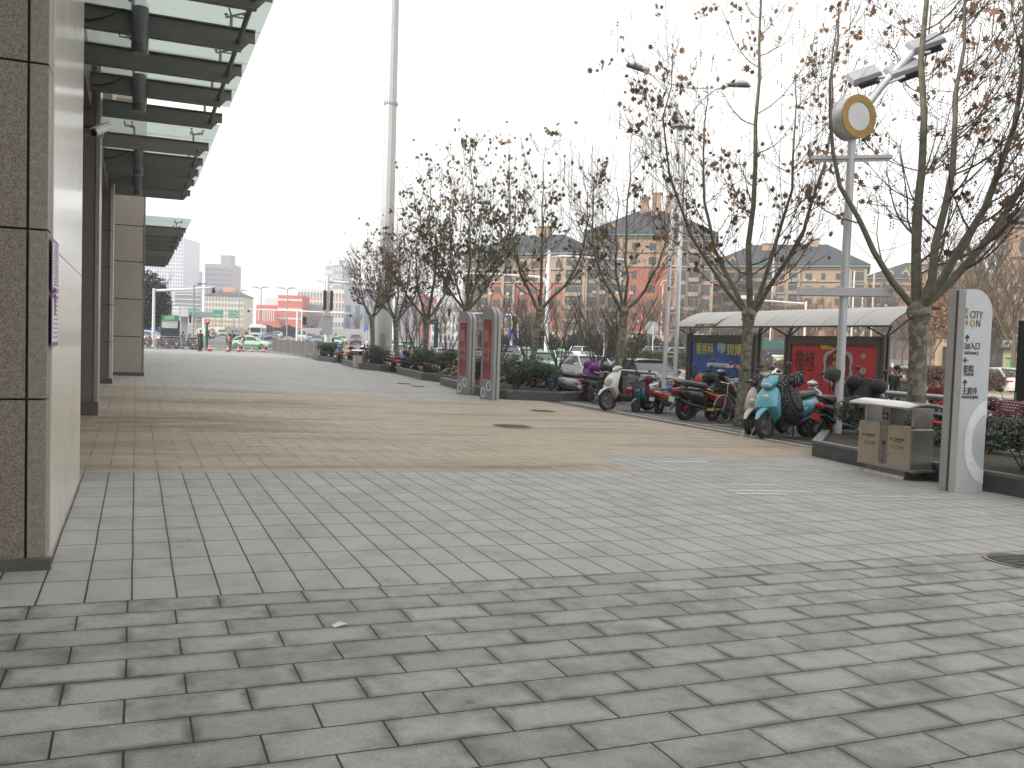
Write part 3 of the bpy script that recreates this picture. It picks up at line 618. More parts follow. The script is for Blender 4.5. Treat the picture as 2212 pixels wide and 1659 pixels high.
# ------------------------------------------------------------------ steel recycling bin
pa, pc = G(1868, 1003), G(1993, 1024)
def bin_(loc, rot, label, s_=1., detail=True):
    t = thing('litter_bin', label, 'litter bin', loc, rot, 'steel litter bins'); W, D, Hb = 1.0, .34, .72; z0 = .14
    t.scale = (s_, s_, s_)
    m_ = MB(); m_.bm((-W/2, -D/2, z0), (W/2, D/2, z0+.52)); m_.bm((-W/2-.03, -D/2+.02, z0-.03), (W/2+.03, D/2+.03, z0+.004)); m_.build('body', stainless, t, bevel=.006)
    m_ = MB(); m_.bm((-W*.36, -D*.38, .03), (W*.36, D*.38, z0-.03)); m_.box((0, 0, .02), (W*.78, D*1.05, .045), top=.94, topy=.8); m_.build('base', M('dull stainless', (.26, .25, .23), .4, .6, .15), t)
    doorm = M('satin door panel', (.50, .45, .37), .33, .75, .08, 3)
    for sx in (-1, 1):
        m_ = MB(); m_.bm((sx*.075, -D/2-.008, z0+.03), (sx*(W/2-.015), -D/2-.0005, z0+.50)); d_ = m_.build('door', doorm, t, bevel=.002)
        q = MB(); q.tube([(sx*.10, -D/2-.004, z0+.17), (sx*.10, -D/2-.035, z0+.17)], .013, 8); q.build('lock', chrome, d_, True)
        if detail:
            dark = M('bin print', (.12, .11, .09), .5)
            x0 = -.36 if sx < 0 else .16
            text('可回收垃圾' if sx < 0 else '不可回收垃圾', .036, dark, d_, (x0+.02, -D/2-.0085, z0+.36), sx=.95)
            text('RECYCLABLE' if sx < 0 else 'NON-RECYCLABLE', .018, dark, d_, (x0+.02, -D/2-.0085, z0+.335))
            tri = MB(); R_ = .022
            for k in range(3):
                a = pi/2+2*pi*k/3; b_ = a+2*pi/3; pA = Vector((cos(a)*R_, 0, sin(a)*R_)); pB = Vector((cos(b_)*R_, 0, sin(b_)*R_)); tri.tube([pA.lerp(pB, .12), pA.lerp(pB, .86)], .0035, 5)
            o = tri.build('recycling_mark', dark, d_); o.location = (x0-.025, -D/2-.010, z0+.365)
            for k in range(3):
                q = MB(); cx_ = x0+.02+k*.075; mt = M('green pictogram', (.05, .22, .08), .5) if sx < 0 else M('rust pictogram', (.35, .16, .08), .5)
                for (u0, v0, u1, v1) in ((-.03, -.028, .03, -.024), (-.03, .024, .03, .028), (-.03, -.028, -.026, .028), (.026, -.028, .03, .028)): q.bm((cx_+u0, -D/2-.0095, z0+.27+v0), (cx_+u1, -D/2-.0085, z0+.27+v1))
                if k == 0: q.bm((cx_-.018, -D/2-.0095, z0+.26), (cx_+.018, -D/2-.0085, z0+.278))
                if k == 1: q.bm((cx_-.007, -D/2-.0095, z0+.252), (cx_+.007, -D/2-.0085, z0+.285))
                if k == 2: q.ell((cx_, -D/2-.009, z0+.27), (.034, .002, .034), 10, 6)
                q.build('pictogram', mt, d_)
    m_ = MB(); m_.bm((-.062, -D/2-.003, z0+.02), (.062, -D/2+.01, z0+.515)); m_.build('centre_panel', M('dark satin steel', (.30, .28, .25), .35, .8, .1), t)
    if detail:
        m_ = MB(); m_.lathe([(.026, 0), (.026, .004), (.001, .004)], 16, Matrix.Translation((0, -D/2-.003, z0+.30)) @ Matrix.Rotation(pi/2, 4, 'X')); m_.bm((-.003, -D/2-.005, z0+.15), (.003, -D/2-.003, z0+.28)); m_.build('key_slot', black, t)
        for k, ch in enumerate('灭烟处'): text(ch, .03, MATS['bin print'], t, (-.015, -D/2-.0045, z0+.10-k*.034))
    # open collar above with posts, ash box and curved lid
    m_ = MB()
    for sx in (-1, 1): m_.bm((sx*(W/2-.09), -D/2+.06, z0+.52), (sx*(W/2-.03), D/2-.0, z0+.80))
    m_.build('post', stainless, t, bevel=.004)
    m_ = MB(); m_.bm((-W/2+.05, -D/2+.06, z0+.515), (-.10, D/2-.06, z0+.53)); m_.bm((.10, -D/2+.06, z0+.515), (W/2-.05, D/2-.06, z0+.53)); m_.build('opening', black, t)
    m_ = MB(); m_.bm((-W/2+.02, -D/2+.0, z0+.518), (-.1, -D/2+.06, z0+.545)); m_.bm((.1, -D/2, z0+.518), (W/2-.02, -D/2+.06, z0+.545)); m_.build('rim', stainless, t)
    m_ = MB(); m_.bm((-.085, -D/2+.01, z0+.50), (.085, D/2-.1, z0+.80)); a_ = m_.build('ash_box', M('dark satin steel', (.30, .28, .25), .35, .8, .1), t, bevel=.008)
    m_ = MB(); m_.bm((-.05, -D/2+.004, z0+.60), (.05, -D/2+.0095, z0+.70)); m_.build('slot', black, a_)
    m_ = MB(); m_.bm((-.045, -D/2+.0, z0+.645), (.045, -D/2+.0035, z0+.655)); m_.bm((-.005, -D/2, z0+.61), (.005, -D/2+.0035, z0+.69)); m_.build('grille', stainless, a_)
    m_ = MB(); n = 14; prof = [(-.30+.60*k/n, .055*(1-((k/n)*2-1)**2)) for k in range(n+1)]; prof = prof+[(x, z-.022) for x, z in reversed(prof)]
    m_.prism(prof, -W/2-.07, W/2+.07, Matrix.Translation((0, 0, z0+.80)), axis='x'); m_.build('lid', M('bright lid', (.62, .62, .61), .22, .75, .05), t, True)
    return t
c = (G(1868, 1003)+G(1985, 1022))/2; ang = atan2(G(1985, 1022).y-G(1868, 1003).y, G(1985, 1022).x-G(1868, 1003).x)
cc = G(1925, 1020); bn = bin_((10.16, 9.52, gz(10.1)), radians(-96), 'stainless steel recycling bin with curved lid in front of the nearest planter', 1.1)
pp = G(776, 797); bin_((pp.x+.1, pp.y+.2, gz(pp.x)), radians(-75), 'small looking steel litter bin at the far corner planter', 1.1, False)
# ------------------------------------------------------------------ planters
slate = M('dark slate planter stone', (.085, .088, .09), .55, 0, .25, 5, .3, bsc=50)
slatetop = M('planter coping', (.17, .175, .18), .6, 0, .2, 4, .3, bsc=50)
soil = M('planter soil', (.05, .04, .03), .95, 0, .3, 9, .6)
def planter(pts, label, h_=.30):
    t = thing('planter', label, 'planter', (0, 0, 0), 0, 'low slate planters along the parking strip')
    n = len(pts); P = [Vector((x, y, 0)) for x, y in pts]; c = sum(P, Vector())/n
    def inset(d):
        out = []
        for i in range(n):
            a, b_, c_ = P[i-1], P[i], P[(i+1) % n]; e1 = (b_-a).normalized(); e2 = (c_-b_).normalized()
            n1 = Vector((-e1.y, e1.x, 0)); n2 = Vector((-e2.y, e2.x, 0))
            if n1.dot(c-b_) < 0: n1 = -n1
            if n2.dot(c-b_) < 0: n2 = -n2
            k = (n1+n2); k = k/max(.3, k.dot(n1)); out.append(b_+k*d)
        return out
    I = inset(.16); I2 = inset(.01)
    m_ = MB(); 
    for A, B in zip(range(n), [(i+1) % n for i in range(n)]):
        a, b_ = I2[A], I2[B]; L_ = (b_-a).length; k = max(1, round(L_/1.05))
        for q in range(k):
            u, v = a.lerp(b_, q/k+.002/L_), a.lerp(b_, (q+1)/k-.002/L_); ui, vi = I[A].lerp(I[B], q/k), I[A].lerp(I[B], (q+1)/k)
            m_.add([(w_.x, w_.y, gz(w_.x)+z) for z in (-.03, h_-.045) for w_ in (u, v, vi, ui)], [(0, 1, 5, 4), (1, 2, 6, 5), (2, 3, 7, 6), (3, 0, 4, 7)])
    m_.build('side_wall', slate, t)
    m_ = MB()
    for A, B in zip(range(n), [(i+1) % n for i in range(n)]):
        m_.add([(w_.x, w_.y, gz(w_.x)+z) for z in (h_-.045, h_) for w_ in (P[A], P[B], I[B], I[A])], [(0, 1, 5, 4), (1, 2, 6, 5), (2, 3, 7, 6), (3, 0, 4, 7), (4, 5, 6, 7)])
    m_.build('coping', slatetop, t)
    m_ = MB(); m_.add([(w_.x, w_.y, gz(w_.x)+h_-.06) for w_ in I], [tuple(range(n))]); m_.build('soil', soil, t)
    return t
leafd = M('dark evergreen leaf', (.035, .062, .028), .42, 0, .35, 3)
leafg = M('mid green leaf', (.06, .095, .035), .5, 0, .35, 3)
twig = M('brown twig', (.10, .075, .055), .8, 0, .2, 9)
petal = M('white blossom', (.75, .74, .70), .6)
def shrub_mb(rnd, rx, ry, h_, n, ls, mb=None, z0=0., lobes=5):
    """glossy shrub: leaf rosettes through an uneven volume"""
    m_ = mb or MB(); L = [(rnd.uniform(-.6, .6)*rx, rnd.uniform(-.6, .6)*ry, rnd.uniform(.45, .85)*h_, rnd.uniform(.35, .6)) for _ in range(lobes)]
    for i in range(n):
        lx, ly, lz, lr = rnd.choice(L); a = rnd.uniform(0, 2*pi); e = rnd.uniform(-.9, 1); q = rnd.random()**.35
        s_ = sqrt(max(0, 1-e*e)); x = lx+cos(a)*s_*rx*lr*q; y = ly+sin(a)*s_*ry*lr*q; z = max(.04, lz+e*h_*lr*.55*q)+z0
        d = Vector((cos(a)*s_, sin(a)*s_, e+.6)).normalized(); sd_ = d.orthogonal().normalized(); sd_ = Matrix.Rotation(rnd.uniform(0, 6.28), 3, d) @ sd_
        for k in range(3):
            u_ = Matrix.Rotation(k*2.1+rnd.random(), 3, d) @ sd_; tip = (u_*.8+d*.6).normalized()*ls*rnd.uniform(.7, 1.3); w_ = d.cross(u_)*ls*.22; c = Vector((x, y, z))
            m_.add([c, c+tip*.5+w_, c+tip, c+tip*.5-w_], [(0, 1, 2, 3)])
    return m_
def shrub(loc, rx, ry, h_, label, seed, n=500, ls=.06, flowers=0, mat=None, group='evergreen shrubs in the planters', name='shrub'):
    rnd = random.Random(seed); t = thing(name, label, 'shrub', loc, rnd.uniform(0, 6), group)
    shrub_mb(rnd, rx, ry, h_, n, ls).build('foliage', mat or leafd, t)
    m_ = MB()
    for k in range(7):
        a = k*.9+rnd.random(); m_.tube([(cos(a)*.03, sin(a)*.03, -.03), (cos(a)*rx*.25, sin(a)*ry*.25, h_*.4), (cos(a)*rx*.5, sin(a)*ry*.5, h_*.85)], [.012, .009, .004], 5)
    m_.build('stems', twig, t)
    if flowers:
        m_ = MB()
        for k in range(flowers):
            a = rnd.uniform(0, 6.28); q = rnd.uniform(.3, .95); c = Vector((cos(a)*rx*q, sin(a)*ry*q, rnd.uniform(.5, .98)*h_))
            for j in range(4):
                b_ = j*1.57+a; m_.add([c, c+Vector((cos(b_)*.055, sin(b_)*.055, .03)), c+Vector((cos(b_+.8)*.07, sin(b_+.8)*.07, .02)), c+Vector((cos(b_+1.5)*.05, sin(b_+1.5)*.05, .03))], [(0, 1, 2, 3)])
        m_.build('blossoms', petal, t)
    return t
# nearest planter, running away to the right out of view
g = G(1752, 985)
planter([(10.62, 11.72), (10.36, 9.9), (10.33, 8.5), (10.45, 4.5), (13.6, 4.5), (13.6, 9.9), (13.25, 14.3)], 'nearest long slate planter behind the litter bin and totem', .27)
planter([(12.34, 24.75), (10.5, 24.9), (10.1, 26.2), (11.2, 33.5), (14.0, 33.5), (14.0, 26)], 'slate planter with white blossoms right of the ad totems', .30)
planter([(13.0, 34.9), (12.15, 34.7), (11.6, 37.2), (12.7, 45.3), (14.2, 45.3), (14.2, 36)], 'slate planter just left of the ad totems', .33)
planter([(12.81, 46.9), (12.3, 46.9), (11.6, 49.2), (12.3, 57), (14.4, 57), (14.4, 48)], 'slate planter beside the far litter bin', .36)
planter([(13.92, 63.4), (12.89, 62), (12.2, 64.5), (13.4, 76), (15.1, 76), (15.1, 64.5)], 'farthest slate planter at the end of the barriers', .36)
def shr(x, y, rx, h_, l, seed, **k): shrub((x, y, gz(x)+.24), rx, rx, h_, l, seed, **k)
shr(12.7, 12.7, .6, .80, 'straggly dark shrub at the foot of the disc lamp post', 1, n=700, ls=.06)
shr(12.0, 11.0, .8, .55, 'dark shrub behind the litter bin', 2, n=900)
shr(11.1, 7.5, .75, .80, 'dark glossy shrub just right of the big totem', 3, n=2200, ls=.07)
shr(11.3, 6.5, .8, .85, 'dark glossy shrub at the right edge of the photo', 4, n=2200, ls=.07)
shr(11.7, 8.6, .85, .66, 'dark shrub behind the big totem', 5, n=1600)
shr(12.6, 8.0, .8, .8, 'dark shrub in front of the wine covered scooter', 52, n=1500)
shr(12.6, 6.8, .8, .75, 'dark shrub deep in the nearest planter', 51, n=600)
for k, (x, y, l, fl) in enumerate([(11.4, 26.3, 'dark flowering shrub at the near corner of the middle planter', 14), (12.7, 26.4, 'dark shrub beside the yellow and white scooter', 4), (11.0, 27.8, 'dark shrub with most white blossoms beside the nearer ad totem', 26), (12.4, 28.4, 'dark shrub with pink cloth above it', 6), (11.7, 30.0, 'dark shrub hidden behind the ad totems', 8)]):
    shr(x, y, .95, 1.0, l, 10+k, n=1300, ls=.075, flowers=fl)
for k, (x, y, l) in enumerate([(12.6, 37.0, 'dark shrub at the near end of the planter left of the ad totems'), (12.5, 39.2, 'dark shrub in the middle of the planter left of the ad totems'), (13.2, 41.8, 'dark shrub at the far end of the planter left of the ad totems'), (12.6, 49.3, 'round dark shrub right beside the far litter bin'), (13.2, 51.6, 'dark shrub behind the far litter bin'), (13.4, 66, 'dark shrub at the near corner of the farthest planter'), (14.0, 69, 'dark shrub deep in the farthest planter')]):
    shr(x, y, .9, 1.05, l, 30+k, n=900, ls=.085)
# ------------------------------------------------------------------ plane trees
barkm = M('mottled plane bark', (.15, .14, .105), .85, 0, .3, 5, .6, bsc=30, dirt=(8, (.28, .29, .225), .75))
barkd = M('dark branch bark', (.10, .075, .055), .85, 0, .3, 8); barkb = M('olive limb bark', (.13, .122, .088), .85, 0, .3, 5, .5, bsc=30, dirt=(6, (.19, .19, .145), .45))
leafb = M('brown dry leaf', (.27, .155, .085), .7, 0, .45, 1.3)
leafo = M('olive withered leaf', (.115, .12, .05), .7, 0, .4, 1.3)
ballm = M('seed ball', (.055, .042, .032), .9)
LEAF = [(0, 0), (.28, -.12), (.22, .16), (.55, .2), (.3, .42), (.42, .75), (.12, .68), (0, 1.05), (-.12, .68), (-.42, .75), (-.3, .42), (-.55, .2), (-.22, .16), (-.28, -.12)]
def leaf(m_, c, s_, rnd):
    R = Matrix.Rotation(rnd.uniform(0, 6.28), 4, 'Z') @ Matrix.Rotation(rnd.uniform(.6, 2.6), 4, 'X') @ Matrix.Rotation(rnd.uniform(-.8, .8), 4, 'Y'); R.translation = c
    cu = rnd.uniform(-.5, .5); m_.add([(x*s_, y*s_, (abs(x)*cu+y*y*cu*.5)*s_) for x, y in LEAF], [(0, 1, 2, 3, 4, 5, 6, 7), (0, 7, 8, 9, 10, 11, 12, 13)], R)
def plane_tree(base, knob, topz, spread, label, seed, mains=5, r0=.15, nleaf=500, nball=0, mats=(None, None), lsz=.12, shoots=30, detail=1., dirs=None, minr=.0048, droop=0., clear=None):
    rnd = random.Random(seed); base = Vector(base); t = thing('plane_tree', label, 'tree', base, 0, 'pollarded plane trees along the parking strip')
    K = Vector(knob)-base; H_ = topz-K.z
    m_ = MB(); n = 9; pts = []; rr = []
    for i in range(n+1):
        u_ = i/n; w_ = .06*sin(u_*5+seed)*(1-u_)*u_*2; pts.append(K*u_+Vector((w_, w_*.6, 0)))
        rr.append(r0*(1.0+.45*max(0, .12-u_)/.12-.14*u_+.25*max(0, u_-.8)/.2)*(1+.04*sin(i*2.3+seed)))
    pts[0].z -= .1; m_.tube(pts, rr, 14)
    m_.ell(K+Vector((0, 0, .0)), (r0*2.6, r0*2.5, r0*2.2), 12, 8)
    for k in range(5): a = k*1.3+seed; m_.ell(K+Vector((cos(a)*r0*.8, sin(a)*r0*.8, -.1+.08*sin(k*2))), (r0*.95, r0*.95, r0*.9), 8, 6)
    m_.build('trunk', barkm, t, True, sharp=80)
    B, S, spots, ends = MB(), MB(), [], []; near_ = lambda q: clear is not None and (base+q-clear[0]).length < clear[1]
    B.mi = 0
    for k in range(mains):
        if dirs: az, out = dirs[k]
        else: az = 2*pi*k/mains+rnd.uniform(-.4, .4); out = rnd.uniform(.55, 1.)
        ln = H_*(rnd.uniform(.86, .94) if out < .15 else rnd.uniform(.5, .74)); ox = Vector((cos(az), sin(az), 0)); P = []; n = 9
        for i in range(n+1):
            u_ = i/n; o_ = spread*out*.72*sin(min(1, u_*1.18)*pi*.58); P.append(K+ox*(o_+.1)+Vector((rnd.uniform(-.06, .06), rnd.uniform(-.06, .06), ln*u_**1.12+.05)))
        rb = r0*rnd.uniform(.42, .6)*(1.15 if out < .15 else 1); rb *= .85; B.mi = 0; B.tube(P, [rb*(1-.8*(i/n)) for i in range(n+1)], 8)
        for i in range(1, n):
            for q in range(int(rnd.choice((1, 2, 2, 3))*detail+.5)):
                s0 = P[i].lerp(P[i+1], rnd.random()); a2 = az+rnd.uniform(-1.7, 1.7); l2 = spread*rnd.uniform(.3, .7)*(1.15-.6*i/n); o2 = Vector((cos(a2), sin(a2), 0)); Q = []
                up_ = rnd.uniform(.45, 1.15)
                for j in range(6):
                    v_ = j/5; Q.append(s0+o2*l2*v_*(1-.25*v_)+Vector((rnd.uniform(-.05, .05)*v_, rnd.uniform(-.05, .05)*v_, l2*(up_*v_*(.5+.6*v_)-droop*v_))))
                if any(near_(q_) for q_ in Q): continue
                B.mi = 1; r2 = max(minr, rb*.27*(1-.55*i/n)); B.tube(Q, [max(minr, r2*(1-.6*j/5)) for j in range(6)], 5, False)
                for j in range(1, 6):
                    for w_ in range(int(rnd.choice((1, 1, 2, 2))*detail+.5)):
                        a3 = a2+rnd.uniform(-1.5, 1.5); l3 = rnd.uniform(.35, 1.0)*(.6+spread*.22); s3 = Q[j]; T_ = []; vz = rnd.uniform(.2, 1.4)
                        for g_ in range(4):
                            v_ = g_/3; T_.append(s3+Vector((cos(a3)*l3*v_*.8, sin(a3)*l3*v_*.8, l3*vz*v_*(.45+.6*v_)-.1*v_*droop))+Vector((rnd.uniform(-.03, .03), rnd.uniform(-.03, .03), 0)))
                        if near_(T_[-1]) or near_(T_[1]): continue
                        B.tube(T_, [max(minr, .007-.001*g_) for g_ in range(4)], 3, False); spots += T_[1:]; ends.append(T_[-1])
        ends.append(P[-1])
    for k in range(shoots):                                  # long whippy upright shoots
        s0 = rnd.choice(ends) if rnd.random() < .5 else rnd.choice(spots); 
        l_ = rnd.uniform(.5, 1.)*min(3.2, max(.4, K.z+H_-s0.z)); d_ = Vector((s0.x-K.x, s0.y-K.y, 0))*.07; T_ = []
        for g_ in range(6):
            v_ = g_/5; T_.append(s0+Vector((d_.x*v_*(1-.5*v_)+.05*sin(v_*3+k), d_.y*v_, l_*v_)))
        if any(near_(q_) for q_ in T_): continue
        B.mi = 1; B.tube(T_, [minr*(1.15-.3*g_/5) for g_ in range(6)], 3, False); spots += T_[3:]
    B.build('branches', [barkb, barkd], t, True, sharp=80)
    Lm = MB(); rnd.shuffle(spots); heads = [rnd.choice(spots) for _ in range(max(3, nleaf//7))]
    for k in range(nleaf):
        c = (rnd.choice(heads) if rnd.random() < .75 else rnd.choice(spots))+Vector((rnd.gauss(0, .11), rnd.gauss(0, .11), rnd.gauss(-.05, .1))); Lm.mi = 0 if rnd.random() < .8 else 1
        leaf(Lm, c, lsz*rnd.uniform(.6, 1.15), rnd)
    Lm.build('leaves', [mats[0] or leafb, mats[1] or leafo], t)
    if nball:
        F_ = MB()
        for k in range(nball):
            c = rnd.choice(spots)+Vector((rnd.uniform(-.06, .06), rnd.uniform(-.06, .06), 0))
            for j in range(rnd.choice((1, 2, 3))):
                zz = -.09-.07*j; F_.tube([c, c+Vector((0, 0, zz))], .0025, 3, False); F_.ell(c+Vector((rnd.uniform(-.01, .01), 0, zz)), (.034, .034, .034), 6, 5)
        F_.build('seed_balls', ballm, t)
    return t
XT = 13.35
def treeat(px, kpx, kpy, toppy, spread, label, seed, X=XT, **k):
    b_ = GX(px, X); b_.z = gz(X); Kp = AX(kpx, kpy, X) ; Kp = AY(kpx, kpy, b_.y); topz = AY(kpx, toppy, b_.y).z-b_.z
    return plane_tree(b_, Kp, topz, spread, label, seed, **k)
rdir = -YAW; DISC = (pb+Vector((0, 0, zc+.3))+Vector((-.35, -.8, 0)), 1.75)
treeat(1978, 1985, 672, -560, 3.2, 'big plane tree behind the totem with brown leaves and seed balls', 3, X=14.1, clear=DISC, mains=6, r0=.185, nleaf=800, nball=600, lsz=.15, shoots=60, detail=1.25,
       dirs=[(2.55, .75), (rdir+1.6, .12), (rdir+.2, .22), (rdir+.0, 1.0), (rdir+1.2, .8), (rdir-1.0, .7)])
treeat(1598, 1618, 678, -230, 3.0, 'plane tree before the blue bus stop poster with many brown leaves', 11, mains=5, r0=.14, nleaf=950, nball=300, lsz=.14, shoots=60, detail=1.1,
       dirs=[(rdir+pi+.15, 1.0), (rdir+1.4, .08), (rdir-.1, .75), (rdir+2.4, .6), (rdir-.5, .35)])
treeat(1322, 1349, 672, 250, 2.3, 'thin bare plane tree before the white sedan with few leaves', 5, mains=4, dirs=[(rdir+1.5, .07), (rdir+pi, .60), (rdir, .65), (rdir+2, .35)], r0=.125, nleaf=150, nball=20, mats=(leafo, leafb), lsz=.15, shoots=70, detail=.8)
treeat(1143, 1166, 668, 262, 2.1, 'leaning plane tree right of the ad totems with olive leaves at its top', 21, mains=4, dirs=[(rdir+1.5, .07), (rdir+pi+.2, .65), (rdir-.1, 1.), (rdir+1.5, .35)], r0=.12, nleaf=460, mats=(leafo, leafb), lsz=.17, shoots=60, detail=.85)
treeat(1016, 1008, 672, 262, 2.9, 'full plane tree behind the ad totems with dense olive leaves', 31, X=13.8, mains=6, dirs=[(rdir+1.4, .07), (rdir+pi, .8), (rdir, .8), (rdir+1.2, .5), (rdir-1.5, .5), (rdir+pi-.6, .5)], r0=.15, nleaf=2000, mats=(leafo, leafb), lsz=.17, shoots=60, detail=1.1, minr=.007)
treeat(918, 921, 688, 425, 2.3, 'plane tree just left of the ad totems with reddish leaves', 41, X=13.8, mains=5, r0=.17, nleaf=720, mats=(leafb, leafo), lsz=.17, shoots=40, minr=.0065, detail=.85)
treeat(858, 855, 692, 445, 2.1, 'plane tree in front of the great white mast', 51, X=14.0, mains=5, r0=.16, nleaf=560, mats=(leafo, leafb), lsz=.17, shoots=40, minr=.007, detail=.85)
treeat(806, 803, 686, 510, 2.0, 'farthest plane tree, left of the great white mast', 61, X=14.2, mains=5, r0=.17, nleaf=420, mats=(leafb, leafo), lsz=.17, shoots=30, minr=.0075, detail=.85)
# small multi-stemmed bare trees behind the railing
def small_tree(loc, h_, label, seed, lean=.45, stems=6, mat=barkd):
    rnd = random.Random(seed); t = thing('bare_tree', label, 'tree', loc, 0, 'small bare trees behind the railing'); Tk, B = MB(), MB()
    fork = h_*.22; Tk.tube([(0, 0, -.1), (.02, 0, fork*.5), (0, 0, fork)], [.075, .06, .065], 8); Tk.build('trunk', mat, t, True, sharp=80)
    for k in range(stems):
        az = 2*pi*k/stems+rnd.uniform(-.3, .3); P = []
        for i in range(6):
            u_ = i/5; P.append(Vector((cos(az)*h_*lean*u_*(1-.25*u_), sin(az)*h_*lean*u_*(1-.25*u_), fork+h_*.72*u_))+Vector((rnd.uniform(-.04, .04), 0, 0)))
        B.tube(P, [.036*(1-.72*i/5) for i in range(6)], 6, False)
        for i in range(1, 6):
            for q in range(3):
                a2 = az+rnd.uniform(-1.6, 1.6); l2 = h_*rnd.uniform(.12, .28); s0 = P[i]; Q = [s0+Vector((cos(a2)*l2*.6*v, sin(a2)*l2*.6*v, l2*v*(.5+.5*v))) for v in (0, .35, .7, 1)]
                B.tube(Q, [.011, .009, .008, .006], 4, False)
                for w_ in (1, 2, 3):
                    a3 = a2+rnd.uniform(-1.4, 1.4); l3 = l2*.5; B.tube([Q[w_], Q[w_]+Vector((cos(a3)*l3*.5, sin(a3)*l3*.5, l3))], .006, 3, False)
    B.build('branches', mat, t)
    return t
for k, (px, X, h_, l) in enumerate([(1349, 17.2, 3.2, 'bare multi-stemmed tree in front of the black sedan'), (1290, 17.0, 3.4, 'bare multi-stemmed tree in front of the white sedan'), (1203, 17.0, 3.5, 'bare multi-stemmed tree by the rail end, before the taxis'), (1138, 17, 3.6, 'thin bare tree before the green taxi'), (1078, 17, 3.6, 'thin bare tree just right of the ad totems'), (965, 17, 3.6, 'low bare tree left of the ad totems'), (899, 17.4, 3.6, 'bare tree with two crossing stems before a white taxi'), (879, 17.2, 3.6, 'bare tree beside the great white mast')]):
    q = GX(px, X, -.45); small_tree(q, h_, l, 70+k, lean=.34, stems=5)
# ------------------------------------------------------------------ railing between parking strip and road
def railing(pa, pb, label, X=14.9):
    a, b_ = GX(pa, X, .65), GX(pb, X, .65); y0, y1 = min(a.y, b_.y), max(a.y, b_.y); gzz = gz(X)
    t = thing('guard_railing', label, 'railing', (X, y0, gzz), 0, 'steel guard railings between parking strip and road'); L_ = y1-y0; top = .68-gzz
    m_ = MB(); m_.tube([(0, 0, top-.45), (0, 0, top-.04), (0, .05, top), (0, L_-.05, top), (0, L_, top-.04), (0, L_, top-.45)], .055, 12); m_.build('top_rail', galv, t, True)
    m_ = MB(); m_.bm((-.02, .02, top-.22), (.02, L_-.02, top-.18)); m_.bm((-.02, .02, .1), (.02, L_-.02, .14)); m_.build('cross_rail', galv, t)
    n = max(2, round(L_/2.)+1)
    for k in range(n): m_ = MB(); m_.tube([(0, .05+(L_-.1)*k/(n-1), -.1), (0, .05+(L_-.1)*k/(n-1), top)], .042, 10); m_.build('post', galv, t, True)
    k = int(L_/.14); m_ = MB()
    for i in range(k): y = .08+(L_-.16)*i/k; m_.bm((-.009, y-.017, .14), (.009, y+.017, top-.22))
    m_.build('bars', galv, t)
railing(1714, 1497, 'guard railing before the blue poster of the bus stop')
railing(2062, 1846, 'guard railing behind the litter bin, beside the red poster')
railing(2330, 2075, 'guard railing at the right edge behind the planter shrubs')
railing(1420, 1262, 'guard railing before the white and black sedans')
railing(1192, 1075, 'guard railing between the ad totems and the leaning tree')
railing(1010, 800, 'long far guard railing behind the row of scooters')
# ------------------------------------------------------------------ bus shelter
bronze = M('bronze grey shelter frame', (.115, .10, .085), .5, .3, .1)
roofm = M('weathered shelter roof', (.47, .455, .44), .55, 0, .1, 1.2)
t = thing('bus_shelter', 'long bus shelter with a curved pale roof and two big posters', 'bus shelter', (0, 0, 0))
XS = 17.9; zg = -.45
z0 = 2.25
FL = AX(1457, 695, 17.3)
y0s, y1s = 17.7, 25.6
# curved roof: arc from the front edge at X=17.0 to the ridge, in panels
m_ = MB(); n = 10; xf, xr = 17.55, 19.3
def arc(u_): return (xf+(xr-xf)*u_, z0+.56*sin(min(1, u_*.62+.0)*pi)**.8)
npan = 8
for k in range(npan):
    a, b_ = y0s-.9+(y1s-y0s+1.8)*k/npan+.012, y0s-.9+(y1s-y0s+1.8)*(k+1)/npan-.012
    prof = [arc(i/n) for i in range(n+1)]; prof = prof+[(x, z-.03) for x, z in reversed(prof)]
    if k == npan-2: prof = [(x, z+.10*(1-(x-xf)/.5) if x < xf+.5 else z) for x, z in prof]
    m_.prism(prof, a, b_)
m_.build('roof', roofm, t, True)
m_ = MB()
for k in range(npan+1):
    a = y0s-.9+(y1s-y0s+1.8)*k/npan; m_.tube([(arc(i/n)[0], a, arc(i/n)[1]-.012) for i in range(n+1)], .012, 6)
m_.beam((xf, y0s-.9, z0-.02), (xf, y1s+.9, z0-.02), .05, .05); m_.beam((xr, y0s-.9, z0+.50), (xr, y1s+.9, z0+.50), .06, .06)
m_.build('roof_rib', bronze, t)
for y in (17.22, 20.95, 22.33, 26.03):
    m_ = MB()
    for dx in (-.07, .07): m_.bm((XS+dx-.03, y-.05, zg), (XS+dx+.03, y+.05, 2.0))
    m_.build('post', bronze, t)
    m_ = MB(); 
    for (ex, ez) in ((17.6, z0), (18.7, 2.76)):
        for ey in (-.45, .45): m_.tube([(XS, y, 1.95), (ex, y+ey, ez)], .025, 6)
    m_.build('roof_strut', bronze, t)
blue = M('blue poster', (.025, .10, .30), .3, 0, .45, 1.2, coat=.4)
redp = M('red poster', (.56, .04, .045), .3, 0, .12, 1.2, coat=.4)
yell = M('poster yellow', (.60, .56, .05), .5)
